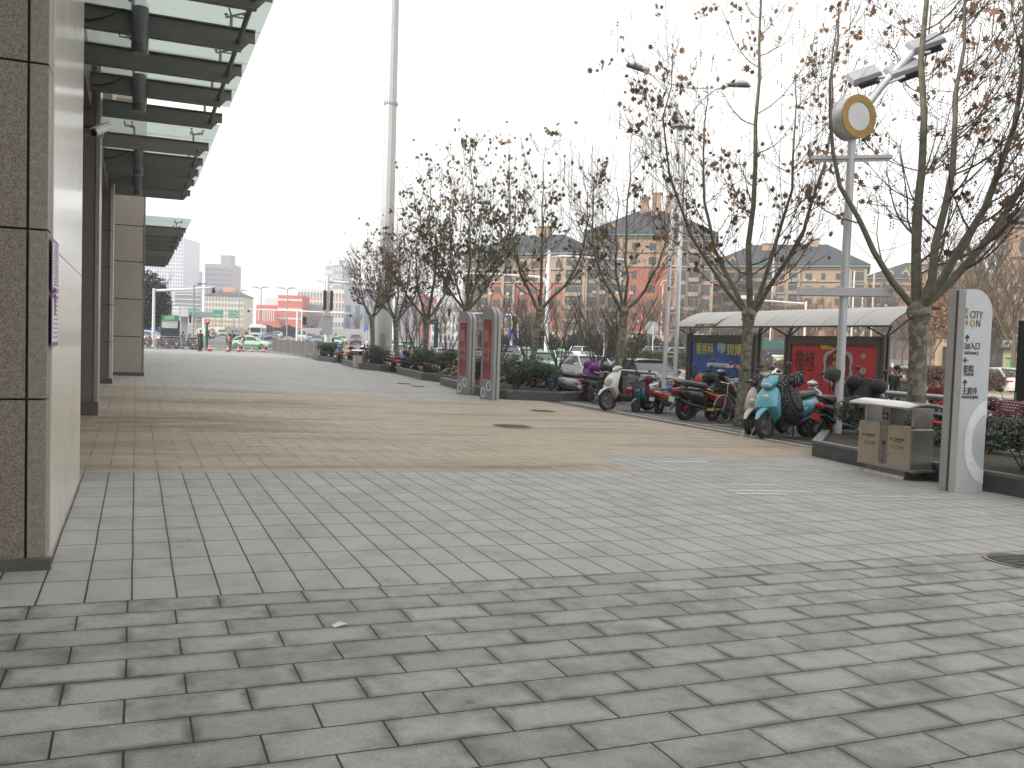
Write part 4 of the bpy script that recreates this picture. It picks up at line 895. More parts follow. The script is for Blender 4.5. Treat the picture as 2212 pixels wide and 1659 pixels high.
def posterbox(ya_, yb_, mat, label):
    b0, b1, zt, zb = min(ya_, yb_), max(ya_, yb_), 1.97, -.02
    m_ = MB(); m_.bm((XS-.1, b0, zb), (XS+.12, b0+.12, zt)); m_.bm((XS-.1, b1-.12, zb), (XS+.12, b1, zt)); m_.bm((XS-.1, b0+.12, zt-.24), (XS+.12, b1-.12, zt)); m_.bm((XS-.1, b0+.12, zb), (XS+.12, b1-.12, zb+.22)); m_.bm((XS-.02, b0+.12, zb+.22), (XS+.06, b1-.12, zt-.24))
    m_.build('poster_case', bronze, t)
    m_ = MB(); m_.bm((XS-.045, b0+.12, zb+.22), (XS-.021, b1-.12, zt-.24)); o = m_.build('poster', mat, t); o['label'] = label; return o
pbx = posterbox(22.45, 25.95, blue, 'dark blue poster with yellow lettering'); prx = posterbox(17.3, 20.85, redp, 'red poster with a bowl of food')
def ptext(s_, px, py, size, mat, par, **k): q = AX(px, py, XS-.05); return text(s_, size, mat, par, (XS-.05, q.y, q.z), rot=(pi/2, 0, -pi/2), **k)
ptext('看男科', 1503, 762, .42, yell, pbx, sx=.80, bold=.006); ptext('到博大', 1569, 765, .42, yell, pbx, sx=.95, bold=.006)
q = AX(1558.5, 749, XS-.05); o = MB(); o.lathe([(.22, 0), (.22, .004), (.001, .004)], 24, Matrix.Translation((XS-.047, q.y, q.z)) @ Matrix.Rotation(-pi/2, 4, 'Y')); o.build('emblem_disc', M('poster pale blue', (.38, .47, .50), .5), pbx)
q = MB(); q.bm((XS-.054, AX(1558.5, 749, XS).y-.03, .97+.2), (XS-.052, AX(1558.5, 749, XS).y+.03, 1.32+.2)); q.bm((XS-.054, AX(1558.5, 749, XS).y-.12, 1.32), (XS-.052, AX(1558.5, 749, XS).y+.12, 1.37)); q.build('emblem_cross', blue, pbx)
qa, qb = AX(1530, 783, XS), AX(1586, 795, XS); m_ = MB(); m_.bm((XS-.05, qa.y, qb.z+.0), (XS-.046, qb.y, qa.z)); m_.build('search_strip', white, pbx)
qc = AX(1608, 795, XS); m_ = MB(); m_.bm((XS-.05, qb.y, qb.z), (XS-.046, qc.y, qa.z)); m_.build('search_button', redp, pbx)
ptext('郑州博大泌尿外科医院', 1531, 793, .125, blue, pbx, sx=.78); ptext('搜索', 1590, 796, .15, white, pbx)
ptext('6530 9999', 1514, 818, .17, M('poster green', (.14, .30, .08), .5), pbx, bold=.003)
ptext('撒椒', 1716, 790, .54, M('poster dark ink', (.05, .015, .02), .6), prx, sx=.78, bold=.004)
ptext('4L', 1751, 829, .2, white, prx, bold=.006)
for k in range(2):
    ptext('鲜椒现撒 · 一锅好味' if k == 0 else '麻辣鲜香', 1722, 800+k*9, .075, MATS['poster dark ink'], prx)
# bowl with scalloped rim, food inside, small dishes, yellow tag
bw = M('poster bowl rim', (.42, .42, .38), .5, 0, .1); soup = M('poster soup', (.18, .035, .015), .5, 0, .5, 7)
food = M('poster food', (.50, .30, .10), .5, 0, .4, 12)
def disc(cy_, cz_, ry_, rz__, n, mat, par, nm, dx, wob=0., nw=7):
    m_ = MB(); m_.add([(XS-.046-dx, cy_, cz_)]+[(XS-.046-dx, cy_+(ry_*(1+wob*abs(sin(nw*pi*k/n))))*cos(2*pi*k/n), cz_+(rz__*(1+wob*abs(sin(nw*pi*k/n))))*sin(2*pi*k/n)) for k in range(n)], [(0, 1+k, 1+(k+1) % n) for k in range(n)]); return m_.build(nm, mat, par)
bc = AX(1812, 793, XS)
disc(bc.y, bc.z, .50, .52, 60, bw, prx, 'bowl_picture', .003, .22, 6); disc(bc.y, bc.z, .43, .45, 50, soup, prx, 'soup_picture', .006, .12, 6)
m_ = MB(); rnd = random.Random(5)
for k in range(26):
    a = rnd.uniform(0, 6.28); q_ = rnd.random()**.6*.34; m_.ell((XS-.054, bc.y+cos(a)*q_, bc.z+sin(a)*q_), (.004, rnd.uniform(.05, .16), rnd.uniform(.04, .12)), 8, 5)
m_.build('food_picture', food, prx)
for (px, py, r_) in ((1868, 770, .085), (1867, 801, .10), (1832, 815, .095)): q = AX(px, py, XS); disc(q.y, q.z, r_*1.1, r_*.8, 20, bw, prx, 'dish_picture', .004); disc(q.y, q.z, r_*.6, r_*.4, 12, food if py != 815 else MATS['poster green'], prx, 'dish_food', .007)
q = AX(1834, 783, XS); m_ = MB(); m_.bm((XS-.052, q.y-.03, q.z-.14), (XS-.05, q.y+.03, q.z+.1)); m_.build('bottle_picture', MATS['poster green'], prx)
qa, qb = AX(1782, 739, XS), AX(1824, 753, XS); m_ = MB(); m_.bm((XS-.056, qa.y, qb.z-.02), (XS-.053, qb.y, qa.z-.05)); m_.build('yellow_tag', yell, prx)
disc(AX(1782, 748, XS).y, AX(1782, 746, XS).z, .11, .11, 20, yell, prx, 'yellow_tag', .010)
ptext('大碗鲜', 1790, 751, .13, M('poster deep red', (.42, .05, .02), .5), prx, bold=.004).location.x = XS-.058
# rear posts, bench
m_ = MB(); m_.bm((18.4, 18, -.02), (18.75, 26, .04)); m_.build('bench', bronze, t)
for y in (18.5, 21.5, 25.5): m_ = MB(); m_.bm((18.5, y, zg), (18.65, y+.08, -.02)); m_.build('bench_leg', bronze, t)
sheet('shelter_island', [(16.6, 10), (20.4, 10), (20.4, 29.5), (16.6, 29.5)], M('island paving', (.27, .265, .26), .85, 0, .15, 2), lambda x, y: -.33)
m_ = MB()
for (a, b_) in (((16.5, 9.9, -.5), (16.6, 29.6, -.325)), ((20.4, 9.9, -.5), (20.5, 29.6, -.325)), ((16.6, 29.5, -.5), (20.4, 29.6, -.325)), ((16.6, 9.9, -.5), (20.4, 10, -.325))): m_.bm(a, b_)
tag(m_.build('island_kerb', kerbm), kind='structure')
# ------------------------------------------------------------------ triple-tube street light mast
q = GX(1447, 17.2, -.45); Zm = (q-CAM).dot(_fw)
t = thing('street_light_mast', 'white three-tube lattice street light with two curved lamp arms', 'street light', q)
wht = M('white lamp paint', (.72, .73, .75), .4, .1, .04)
pt = lambda px, py: CAM+ray(px, py)/F*Zm-q
topz = pt(1478, 285).z; offs = [(-.24, 0), (.22, .10), (.02, -.22)]
for ox, oy in offs: m_ = MB(); m_.tube([(ox*1.15, oy*1.15, 0), (ox*.75, oy*.75, topz)], [.078, .066], 10); m_.build('tube', wht, t, True)
m_ = MB()
for k in range(12):
    z = .9+k*(topz-1)/11.4
    for i in range(3):
        a, b_ = offs[i], offs[(i+1) % 3]; s_ = 1.15-.4*z/topz
        for dz in (0, .14): m_.tube([(a[0]*s_, a[1]*s_, z+dz), (b_[0]*s_, b_[1]*s_, z+dz)], .022, 6)
m_.build('cross_braces', wht, t)
m_ = MB(); m_.lathe([(.30, topz), (.34, topz+.03), (.30, topz+.07), (.05, topz+.07)], 20); m_.build('cap_plate', steelgrey, t, True)
for pts_, hd in (([(1475, 285), (1462, 235), (1440, 195), (1415, 165), (1398, 155)], (1378, 144, -.28)), ([(1478, 285), (1492, 245), (1515, 215), (1545, 192), (1572, 186)], (1595, 181, .0))):
    m_ = MB(); m_.tube([pt(*a) for a in pts_], [.066, .062, .058, .055, .05], 8); m_.build('lamp_arm', wht, t, True)
    c = pt(hd[0], hd[1]); R = Matrix.Translation(c) @ rotz(-YAW) @ Matrix.Rotation(-hd[2], 4, 'Y')
    m_ = MB(); m_.ell((-.08 if hd[2] else .06, 0, .02), (.62, .34, .22), 14, 8, R); m_.ell((.28 if hd[2] else -.26, 0, .0), (.36, .26, .2), 12, 8, R); h1 = m_.build('lamp_head', M('lamp head grey', (.42, .43, .44), .4, .2), t, True)
    m_ = MB(); m_.box((0, 0, -.075), (.8, .28, .03), 0, R); m_.build('lens', darksteel, h1)
m_ = MB(); m_.tube([pt(1410, 160), pt(1440, 178), pt(1480, 189), pt(1520, 190), pt(1560, 188)], .035, 8); m_.build('tie_arm', wht, t, True)
# ------------------------------------------------------------------ great white mast
Zb = 62.; q = at(829, Zb, True, 755); t = thing('great_mast', 'huge white faceted steel mast rising out of the photo', 'mast', q)
mastm = M('off white mast paint', (.50, .505, .50), .5, .1, .07, .6)
k0 = Zb/F; zt_ = hgt(-60, Zb, 855)-q.z; axis = (CAM+ray(855, -60)/F*Zb)-q; 
m_ = MB(); zs = [0, .32, .66, 1.02]; rr = [18*k0, 15.5*k0, 13.6*k0, 11.5*k0]; ax_ = Vector((axis.x*.35, axis.y*.35, axis.z))
for i in range(3): m_.tube([ax_*(zs[i]/1.0), ax_*(zs[i+1]/1.0)], [rr[i], rr[i+1]], 12)
for i in (1, 2): m_.tube([ax_*(zs[i])-Vector((0, 0, .06)), ax_*zs[i]+Vector((0, 0, .06))], rr[i]*1.05, 24)
m_.build('shaft', mastm, t)
m_ = MB()
for z_, rz_ in ((1/3., rr[1]), (.66, rr[2])):
    for k in range(16): a = 2*pi*k/16; c = ax_*z_; m_.box((c.x+cos(a)*rz_*1.08, c.y+sin(a)*rz_*1.08, c.z), (.05, .05, .22))
m_.build('flange_bolts', steelgrey, t)
m_ = MB(); m_.box(tuple(ax_*.02+Vector((-sin(YAW), -cos(YAW), .9))*rr[0]*.98+Vector((0, 0, .8))), (.36, .06, .8), -YAW); m_.build('service_hatch', MATS['painted grey steel'], t)
m_ = MB(); m_.tube([ax_*.94, ax_*.95+_r0*-1.3+Vector((0, 0, .25))], .14, 8); m_.ell(ax_*.952+_r0*-1.55+Vector((0, 0, .2)), (1.1, .5, .25)); m_.build('lamp_bracket', mastm, t, True)
# ------------------------------------------------------------------ two-wheelers
def pod(m_, path, n=12, ex=.75, T=None):
    """rounded body along (x, z, half width, half thickness) stations"""
    rs = []
    for i, (x, z, hw, ht) in enumerate(path):
        a, b_ = path[max(0, i-1)], path[min(len(path)-1, i+1)]; t_ = Vector((b_[0]-a[0], 0, b_[1]-a[1])).normalized(); nr = Vector((-t_.z, 0, t_.x))
        rs.append([Vector((x, 0, z))+Vector((0, 1, 0))*(hw*math.copysign(abs(cos(u_))**ex, cos(u_)))+nr*(ht*math.copysign(abs(sin(u_))**ex, sin(u_))) for u_ in [2*pi*j/n for j in range(n)]])
    return m_.loft(rs, True, T)
alloy = M('dull alloy', (.22, .22, .23), .4, .6, .15)
seatm = M('black vinyl seat', (.03, .03, .032), .5, 0, .15, 8)
paintc = {}
def paint(name, col, **k):
    return M('paint '+name, col, k.get('rough', .28), k.get('metal', 0.), .08, 3, coat=.5)
def wheel(parent, x, R_, w_, spokes=8, name='wheel', steer=0., thin=False, rimm=None):
    T = Matrix.Translation((x, 0, R_)) @ rotz(steer); m_ = MB(); m_.torus(R_-w_/2, w_/2, 28, 8, T, 1.0 if thin else 1.1); wl = m_.build(name, rubber, parent, True)
    m_ = MB(); m_.torus(R_-w_*1.02, w_*.22, 28, 6, T, 1.5)
    T2 = T @ Matrix.Rotation(pi/2, 4, 'X'); m_.lathe([(R_*(.10 if thin else .30), -w_*.45), (R_*(.12 if thin else .34), 0), (R_*(.10 if thin else .30), w_*.45)], 14, T2)
    for k in range(spokes):
        a = 2*pi*k/spokes; c, s_ = cos(a), sin(a)
        if thin: m_.tube([(c*.02, .02*(-1)**k, s_*.02), (c*(R_-w_), 0, s_*(R_-w_))], .0022, 3, False, T)
        else: m_.tube([(c*R_*.2, 0, s_*R_*.2), (c*(R_-w_*1.05), 0, s_*(R_-w_*1.05))], .012, 5, False, T)
    m_.build('rim', rimm or alloy, wl, True); return wl
def mirror(parent, x, y, z, s_):
    m_ = MB(); m_.tube([(x, y, z), (x+.03, y*1.15, z+.12), (x, y*1.35, z+.2)], .006, 5); o = m_.build('mirror', black, parent, True)
    m_ = MB(); m_.ell((x-.005, y*1.38, z+.235), (.035, .13, .085), 12, 8); m_.build('mirror_glass', M('mirror back', (.09, .09, .10), .25, .2), o, True)
def scooter(name, label, cat, group, c1, c2, R_=.225, wb=1.24, seatz=.74, style=0, mirrors=True, back=None, basket=False, steer=0., lean=0.):
    t = thing(name, label, cat, (0, 0, 0), 0, group); wf, wr = wb*.52, -wb*.48
    wheel(t, wf, R_, .095, 10 if style != 2 else 6, 'front_wheel', steer); wheel(t, wr, R_, .10, 6, 'rear_wheel', rimm=darksteel)
    hx, hz = wf-.34, 1.0                                        # headset
    m_ = MB()
    for s_ in (-1, 1): m_.tube([(wf, s_*.075, R_), (wf-.10, s_*.07, R_+.30), (wf-.13, s_*.04, R_+.36)], .016, 6)
    m_.tube([(wf-.12, 0, R_+.30), (hx, 0, hz)], .022, 8); m_.build('fork', darksteel, t, True)
    m_ = MB(); pod(m_, [(wf-R_*.95, R_+.06, .05, .01), (wf-R_*.55, R_*2-.01, .065, .022), (wf, R_*2+.035, .07, .028), (wf+R_*.6, R_*2-.03, .06, .022), (wf+R_*.98, R_*1.45, .03, .01)], 10)
    m_.build('front_fender', c1 if style != 3 else c2, t, True)
    m_ = MB()                                                   # leg shield, from above the wheel to the bars
    if style == 1: path = [(wf-.24, .30, .11, .03), (wf-.19, .42, .20, .07), (wf-.10, .58, .24, .11), (wf-.16, .75, .22, .10), (wf-.26, .90, .17, .075), (hx-.02, 1.0, .09, .04)]
    else: path = [(wf-.30, .27, .13, .025), (wf-.25, .40, .22, .05), (wf-.17, .56, .22, .09), (wf-.18, .70, .19, .09), (wf-.25, .86, .15, .07), (hx-.02, .97, .09, .035)]
    pod(m_, path, 14, .7); m_.build('leg_shield', c1, t, True)
    m_ = MB(); pod(m_, [(wf-.36, .30, .16, .02), (wf-.34, .55, .17, .02), (wf-.38, .78, .14, .02), (wf-.40, .9, .1, .015)], 10); m_.build('inner_shield', c2 if style != 1 else black, t, True)
    m_ = MB(); m_.ell((wf-.10, 0, .72 if style else .66), (.13, .20, .15), 14, 8); m_.build('headlight', clearlens, t, True)
    m_ = MB(); pod(m_, [(wf-.30, .24, .17, .03), (wf-.24, .34, .215, .055), (wf-.2, .44, .19, .05)], 12); pod(m_, [(wr+.46, .28, .17, .03), (wr+.2, .34, .215, .06), (wr-.1, .40, .20, .05), (wr-.3, .52, .12, .03)], 12); m_.build('lower_trim', black if c2 is not black else gp, t, True)
    if style == 1 and c2 is not bp_:
        m_ = MB(); pod(m_, [(wf-.02, .62, .10, .03), (wf-.06, .72, .17, .07), (wf-.14, .84, .15, .07), (wf-.22, .92, .08, .04)], 12); m_.build('nose_panel', clearlens if c2 is rp else c2, t, True)
        for s_ in (-1, 1): m_ = MB(); m_.ell((wf-.05, s_*.13, .60), (.07, .09, .05), 8, 6); m_.build('indicator', amber, t, True)
    for s_ in (-1, 1):
        m_ = MB(); m_.beam((wr+.34, s_*.208, .50), (wr-.18, s_*.17, .64), .012, .035); m_.build('side_stripe', chrome if c2 is not chrome else black, t)
        m_ = MB(); m_.tube([(wr-.02, s_*.14, .52), (wr-.12, s_*.12, R_+.02)], .028, 8); m_.build('shock_absorber', redlens if style == 1 else chrome, t, True)
    m_ = MB(); m_.tube([(wf-.34, .05, 1.02), (wf-.2, .16, .96), (wf-.22, .12, .8)], .006, 4); m_.tube([(wf-.34, -.05, 1.02), (wf-.2, -.14, .98), (wf-.22, -.1, .8)], .006, 4); m_.build('cables', black, t)
    # bars
    m_ = MB(); m_.tube([(hx-.12, -.33, hz+.04), (hx-.02, -.2, hz+.05), (hx, 0, hz+.02), (hx-.02, .2, hz+.05), (hx-.12, .33, hz+.04)], .013, 6); hb = m_.build('handlebar', black, t, True)
    for s_ in (-1, 1): m_ = MB(); m_.tube([(hx-.06, s_*.24, hz+.045), (hx-.14, s_*.35, hz+.04)], .022, 8); m_.build('grip', rubber, hb, True)
    m_ = MB(); pod(m_, [(hx-.10, hz+.05, .07, .02), (hx, hz+.06, .13, .055), (hx+.09, hz+.02, .10, .045), (hx+.13, hz-.02, .04, .02)], 12); m_.build('bar_cowl', c1, t, True)
    if mirrors:
        for s_ in (-1, 1): mirror(t, hx-.02, s_*.2, hz+.05, s_)
    m_ = MB(); pod(m_, [(wf-.36, .27, .13, .03), (wf-.55, .25, .15, .035), (wr+.42, .26, .15, .04), (wr+.28, .30, .12, .05)], 10, .5); m_.build('footboard', c2, t, True)
    m_ = MB(); pod(m_, [(wr+.44, .30, .10, .05), (wr+.38, .44, .19, .15), (wr+.22, .52, .21, .17), (wr, .57, .20, .14), (wr-.22, .64, .15, .08), (wr-.34, .68, .05, .03)], 14, .7); m_.build('side_panels', c1, t, True)
    m_ = MB(); m_.box((wr+.12, 0, .40), (.44, .30, .16)); m_.tube([(wr, .12, R_), (wr+.3, .12, .34)], .035, 8); m_.tube([(wr, -.12, R_), (wr+.05, -.13, .56)], .022, 8); m_.build('swing_arm', darksteel, t, bevel=.02)
    m_ = MB(); pod(m_, [(wr+.50, seatz-.06, .09, .02), (wr+.42, seatz-.02, .15, .06), (wr+.2, seatz, .17, .065), (wr, seatz+.03, .17, .065), (wr-.18, seatz+.045, .14, .055), (wr-.3, seatz+.05, .07, .02)], 12, .7); m_.build('seat', seatm, t, True)
    m_ = MB(); m_.tube([(wr-.1, -.13, seatz+.0), (wr-.32, -.11, seatz+.06), (wr-.38, 0, seatz+.08), (wr-.32, .11, seatz+.06), (wr-.1, .13, seatz+.0)], .013, 6); m_.build('grab_rail', black if style else chrome, t, True)
    m_ = MB(); m_.ell((wr-.33, 0, .66), (.10, .20, .11), 12, 8); m_.build('tail_light', redlens, t, True)
    m_ = MB(); pod(m_, [(wr-.02, R_*2+.05, .06, .012), (wr-.20, R_*2, .065, .012), (wr-.36, .33, .06, .01), (wr-.42, .24, .05, .008)], 8); m_.build('rear_fender', black, t, True)
    m_ = MB(); m_.box((wr-.40, 0, .47), (.012, .17, .11)); pl = m_.build('number_plate', back or white, t)
    for k in range(4): pass
    m_ = MB(); m_.tube([(wr+.22, .08, .26), (wr+.14, .17, .02), (wr+.08, .19, .01)], .012, 6); m_.tube([(wr+.22, -.08, .26), (wr+.14, -.17, .02)], .012, 6); m_.build('kickstand', darksteel, t, True)
    if basket:
        m_ = MB(); m_.box((hx+.2, 0, .86), (.24, .32, .22), top=1.15); m_.build('basket', M('basket wire grey', (.16, .16, .165), .5, .4), t)
    return t
def quilt(t, mat, wf, hem=.30, hz=1.0, wide=.30, bulk=1.):
    """padded wind cover over bars and legs: lobes over the grips and a hanging apron"""
    m_ = MB(); hx = wf-.34
    pod(m_, [(hx-.30*bulk, hem+.02, wide*.5, .06*bulk), (hx-.24*bulk, hem+.16, wide*.85, .14*bulk), (hx-.12*bulk, .62, wide, .19*bulk), (hx-.05, .82, wide*.95, .17*bulk), (hx-.03, .95, wide*1.0, .14*bulk), (hx-.03, 1.08, wide*.85, .06), (hx-.04, 1.13, wide*.5, .02)], 16, .8)
    for s_ in (-1, 1): m_.ell((hx-.10, s_*wide*1.02, hz+.02), (.36, .28, .27), 12, 8)
    o = m_.build('wind_cover', mat, t, True, sub=1); return o
def dots_mat(name, base, dot, sc_=26):
    m = M(name, base, .8, 0, .1); t = m.node_tree; b = t.nodes['Principled BSDF']; tc = t.nodes.new('ShaderNodeTexCoord')
    v = t.nodes.new('ShaderNodeTexVoronoi'); v.inputs['Scale'].default_value = sc_; v.inputs['Randomness'].default_value = .12; t.links.new(tc.outputs['Object'], v.inputs['Vector'])
    r_ = t.nodes.new('ShaderNodeMath'); r_.operation = 'LESS_THAN'; r_.inputs[1].default_value = .26; t.links.new(v.outputs['Distance'], r_.inputs[0])
    x = t.nodes.new('ShaderNodeMix'); x.data_type = 'RGBA'; x.inputs['A'].default_value = (*base, 1); x.inputs['B'].default_value = (*dot, 1)
    t.links.new(r_.outputs[0], x.inputs['Factor']); t.links.new(x.outputs['Result'], b.inputs['Base Color']); return m
def park(t, px, py, front=True, head=180, wb=1.24, s_=1., lean=5, sink=0.):
    """put the named wheel's contact point where the picture shows it"""
    p = G(px, py); h_ = radians(head); off = (wb*.52 if front else -wb*.48)*s_
    t.location = (p.x-cos(h_)*off, p.y-sin(h_)*off, gz(p.x-cos(h_)*off)-.012-sink); t.rotation_euler = (radians(lean), 0, h_); t.scale = (s_,)*3
    return t
SG, BG = 'parked electric scooters and mopeds', 'parked bicycles'
wp, rp, bp_, yp = paint('white', (.62, .62, .62)), paint('dark red', (.26, .025, .025)), paint('black', (.022, .022, .024)), paint('yellow', (.62, .42, .03))
cy_ = paint('sky blue', (.11, .40, .50)); gp = paint('gunmetal', (.12, .12, .125), metal=.5); cream = paint('cream white', (.58, .57, .50)); pinkp = paint('hot pink', (.60, .04, .17))
orp = paint('orange', (.52, .09, .03)); purp = paint('lilac', (.26, .17, .52)); bluep = paint('royal blue', (.03, .10, .42)); tealp = paint('petrol blue', (.03, .13, .22)); silvp = paint('silver', (.38, .39, .40), metal=.5)
purple = M('magenta quilted cloth', (.19, .02, .22), .75, 0, .2, 5, .4, bsc=12); maroon = M('maroon cloth', (.16, .02, .035), .8, 0, .2, 5, .4, bsc=10); darkcl = M('black padded cloth', (.022, .022, .026), .75, 0, .25, 6, .5, bsc=10)
redcl = M('orange red cloth', (.50, .085, .04), .75, 0, .2, 6, .4, bsc=14); pinkcl = M('pink cloth', (.55, .26, .29), .8, 0, .2, 6, .4, bsc=14)
dotk = dots_mat('black cloth with white dots', (.018, .018, .022), (.5, .5, .48), 30); dotw = dots_mat('wine cloth with white dots', (.10, .02, .04), (.55, .52, .45), 22)
# near cluster, each built for itself
s = scooter('electric_scooter', 'white and yellow electric scooter with a magenta quilted wind cover', 'scooter', SG, wp, yp, style=1); quilt(s, purple, 1.24*.52, .22, wide=.36, bulk=1.25); park(s, 1218, 861, False, -14, s_=1.12)
s = scooter('electric_scooter', 'white fronted scooter with dark red flanks and big alloy front wheel', 'scooter', SG, wp, rp, style=1, R_=.27); park(s, 1312, 886, True, 187, s_=1.15)
m_ = MB(); pod(m_, [(.05, .34, .17, .05), (.0, .48, .19, .10), (-.15, .52, .2, .09)], 12); m_.build('red_fairing', rp, s, True); 
m_ = MB(); pod(m_, [(.45, .42, .19, .08), (.25, .34, .2, .09), (-.1, .30, .19, .05)], 12); m_.build('belly_fairing', gp, s, True)
s = scooter('electric_moped', 'small blue moped with a maroon leg cover and wire basket', 'moped', SG, tealp, bp_, R_=.20, wb=1.1, seatz=.66, basket=True, style=2); park(s, 1374, 890, True, 196, 1.1, .9); quilt(s, maroon, 1.1*.52, .28, wide=.16)
s = scooter('electric_moped', 'small orange red moped with a cream saddle, tail towards the pavement', 'moped', SG, orp, bp_, R_=.20, wb=1.1, seatz=.62, style=2, mirrors=False); park(s, 1422, 893, False, 20, 1.1, .92)
s = scooter('electric_scooter', 'black and yellow scooter seen from the tail with an orange bag on its bars', 'scooter', SG, bp_, yp, R_=.25, seatz=.78, style=1); park(s, 1478, 907, False, 6, s_=1.2)
m_ = MB(); pod(m_, [(-.25, .66, .165, .02), (-.05, .60, .175, .03), (.12, .55, .16, .02)], 10); m_.build('yellow_trim', yp, s, True)
pq = G(1478, 907)
def bundle(mat, loc, sz, label, name='cloth_bundle', seed=0):
    rnd = random.Random(seed); m_ = MB()
    for k in range(6): m_.ell((rnd.uniform(-.25, .25)*sz[0], rnd.uniform(-.25, .25)*sz[1], rnd.uniform(-.3, .3)*sz[2]), (sz[0]*rnd.uniform(.5, .8), sz[1]*rnd.uniform(.5, .8), sz[2]*rnd.uniform(.5, .8)), 10, 7)
    o = m_.build(name, mat, None, True); o.location = loc; return tag(o, label, 'cloth')
def on(px, py, X): return AX(px, py, X)
bundle(redcl, on(1507, 830, 13.9), (.34, .3, .42), 'orange red jacket bundled over the scooter before the blue poster', 'draped_jacket', 3)
def bicycle(label, col, R_=.33, fold=False, basket=True, steer=0., group=BG, saddle=black):
    t = thing('bicycle', label, 'bicycle', (0, 0, 0), 0, group); wf, wr = .54, -.50
    wheel(t, wf, R_, .032, 18, 'front_wheel', steer, True, M('spoke steel', (.3, .3, .31), .4, .6)); wheel(t, wr, R_, .032, 18, 'rear_wheel', 0, True, MATS['spoke steel'])
    m_ = MB(); hx, hz = .36, .78
    m_.tube([(wf, 0, R_), (wf-.07, 0, R_+.14), (hx, 0, hz), (hx-.05, 0, .98)], [.012, .016, .016, .014], 6)
    m_.tube([(hx+.02, 0, hz-.06), (.12, 0, .50), (-.06, 0, .30)], .017, 6); m_.tube([(hx, 0, hz), (.1, 0, .62), (-.12, 0, .48)], .014, 6)
    m_.tube([(-.06, 0, .29), (-.20, 0, .88)], .016, 6); m_.tube([(-.06, 0, .29), (wr, .05, R_)], .011, 6); m_.tube([(-.17, 0, .72), (wr, .05, R_)], .009, 6); m_.build('frame', col, t, True)
    m_ = MB(); m_.tube([(hx-.22, -.28, .98), (hx-.06, -.22, 1.03), (hx-.05, 0, .98), (hx-.06, .22, 1.03), (hx-.22, .28, .98)], .011, 6); m_.build('handlebar', chrome, t, True)
    m_ = MB(); pod(m_, [(-.34, .91, .09, .02), (-.24, .93, .10, .03), (-.1, .92, .04, .02), (-.04, .91, .02, .015)], 10); m_.build('saddle', saddle, t, True)
    m_ = MB(); m_.lathe([(.085, -.004), (.085, .004)], 18, Matrix.Translation((-.06, .06, .29)) @ Matrix.Rotation(pi/2, 4, 'X')); m_.tube([(-.06, .07, .29), (.04, .09, .17)], .010, 5); m_.tube([(-.06, -.05, .29), (-.16, -.09, .41)], .010, 5); m_.box((.05, .12, .165), (.09, .07, .02)); m_.box((-.17, -.12, .415), (.09, .07, .02)); m_.build('crank', darksteel, t)
    m_ = MB(); 
    for cx_ in (wf, wr): m_.tube([(cx_+cos(a)*(R_+.022), 0, R_+sin(a)*(R_+.022)) for a in [radians(q) for q in range(20, 175, 15)]], .012, 4)
    m_.build('mudguards', col, t)
    if basket:
        m_ = MB()
        for k in range(6):
            u_ = k/5; m_.tube([(hx+.08+.22*u_, -.15, .72), (hx+.08+.24*u_, -.16, .96)], .004, 3); m_.tube([(hx+.08+.22*u_, .15, .72), (hx+.08+.24*u_, .16, .96)], .004, 3)
            m_.tube([(hx+.07, -.16+.32*u_, .72), (hx+.06, -.16+.32*u_, .96)], .004, 3); m_.tube([(hx+.31, -.16+.32*u_, .72), (hx+.33, -.16+.32*u_, .96)], .004, 3)
        for z in (.72, .84, .96): m_.tube([(hx+.07, -.16, z), (hx+.31, -.16, z), (hx+.31, .16, z), (hx+.07, .16, z), (hx+.07, -.16, z)], .005, 4)
        m_.build('basket', darksteel, t)
    return t
def parkb(t, px, py, head, front=True, s_=1.): return park(t, px, py, front, head, 1.0, s_, 4)
parkb(bicycle('black bicycle with a dark basket standing beside the magenta covered scooter', bp_), 1286, 871, 200)
b2 = parkb(bicycle('pale framed bicycle before the blue poster, big thin front wheel', silvp, R_=.34), 1563, 914, 197, s_=1.03)
s = scooter('electric_scooter', 'hot pink scooter half hidden behind the plane tree and the cream scooter', 'scooter', SG, pinkp, bp_, style=0); park(s, 1640, 925, True, 207)
s = scooter('electric_scooter', 'cream white scooter with its front wheel locked, beside the sky blue one', 'scooter', SG, cream, bp_, style=0, R_=.24); park(s, 1624, 941, True, 203, s_=1.12)
m_ = MB()
for s_ in (-1, 1): m_.tube([(.62+.24, s_*.09, .03), (.62+.02, s_*.10, .24), (.62-.2, s_*.09, .03), (.62+.24, s_*.09, .03)], .010, 5)
m_.tube([(.86, -.09, .03), (.86, .09, .03)], .01, 5); m_.build('wheel_lock', white, s, True)
s = scooter('electric_scooter', 'sky blue scooter with a black wind cover with white dots, nearest the lamp post', 'scooter', SG, cy_, bp_, style=1, R_=.25); park(s, 1654, 948, True, 197, s_=1.2, lean=6); quilt(s, dotk, 1.24*.52, .22, wide=.36, bulk=1.6)
m_ = MB(); pod(m_, [(.30, 1.02, .10, .05), (.42, 1.00, .16, .085), (.52, .95, .13, .07), (.58, .90, .05, .03)], 14); m_.build('front_cowl', cy_, s, True)
m_ = MB(); m_.ell((.54, 0, .94), (.10, .22, .11), 12, 8); m_.build('headlight', clearlens, s, True)
m_ = MB(); pod(m_, [(.52, .46, .12, .03), (.50, .60, .19, .07), (.40, .78, .17, .07), (.33, .86, .1, .04)], 14); m_.build('nose_panel', cy_, s, True)
redplate = M('red number plate', (.50, .05, .03), .5)
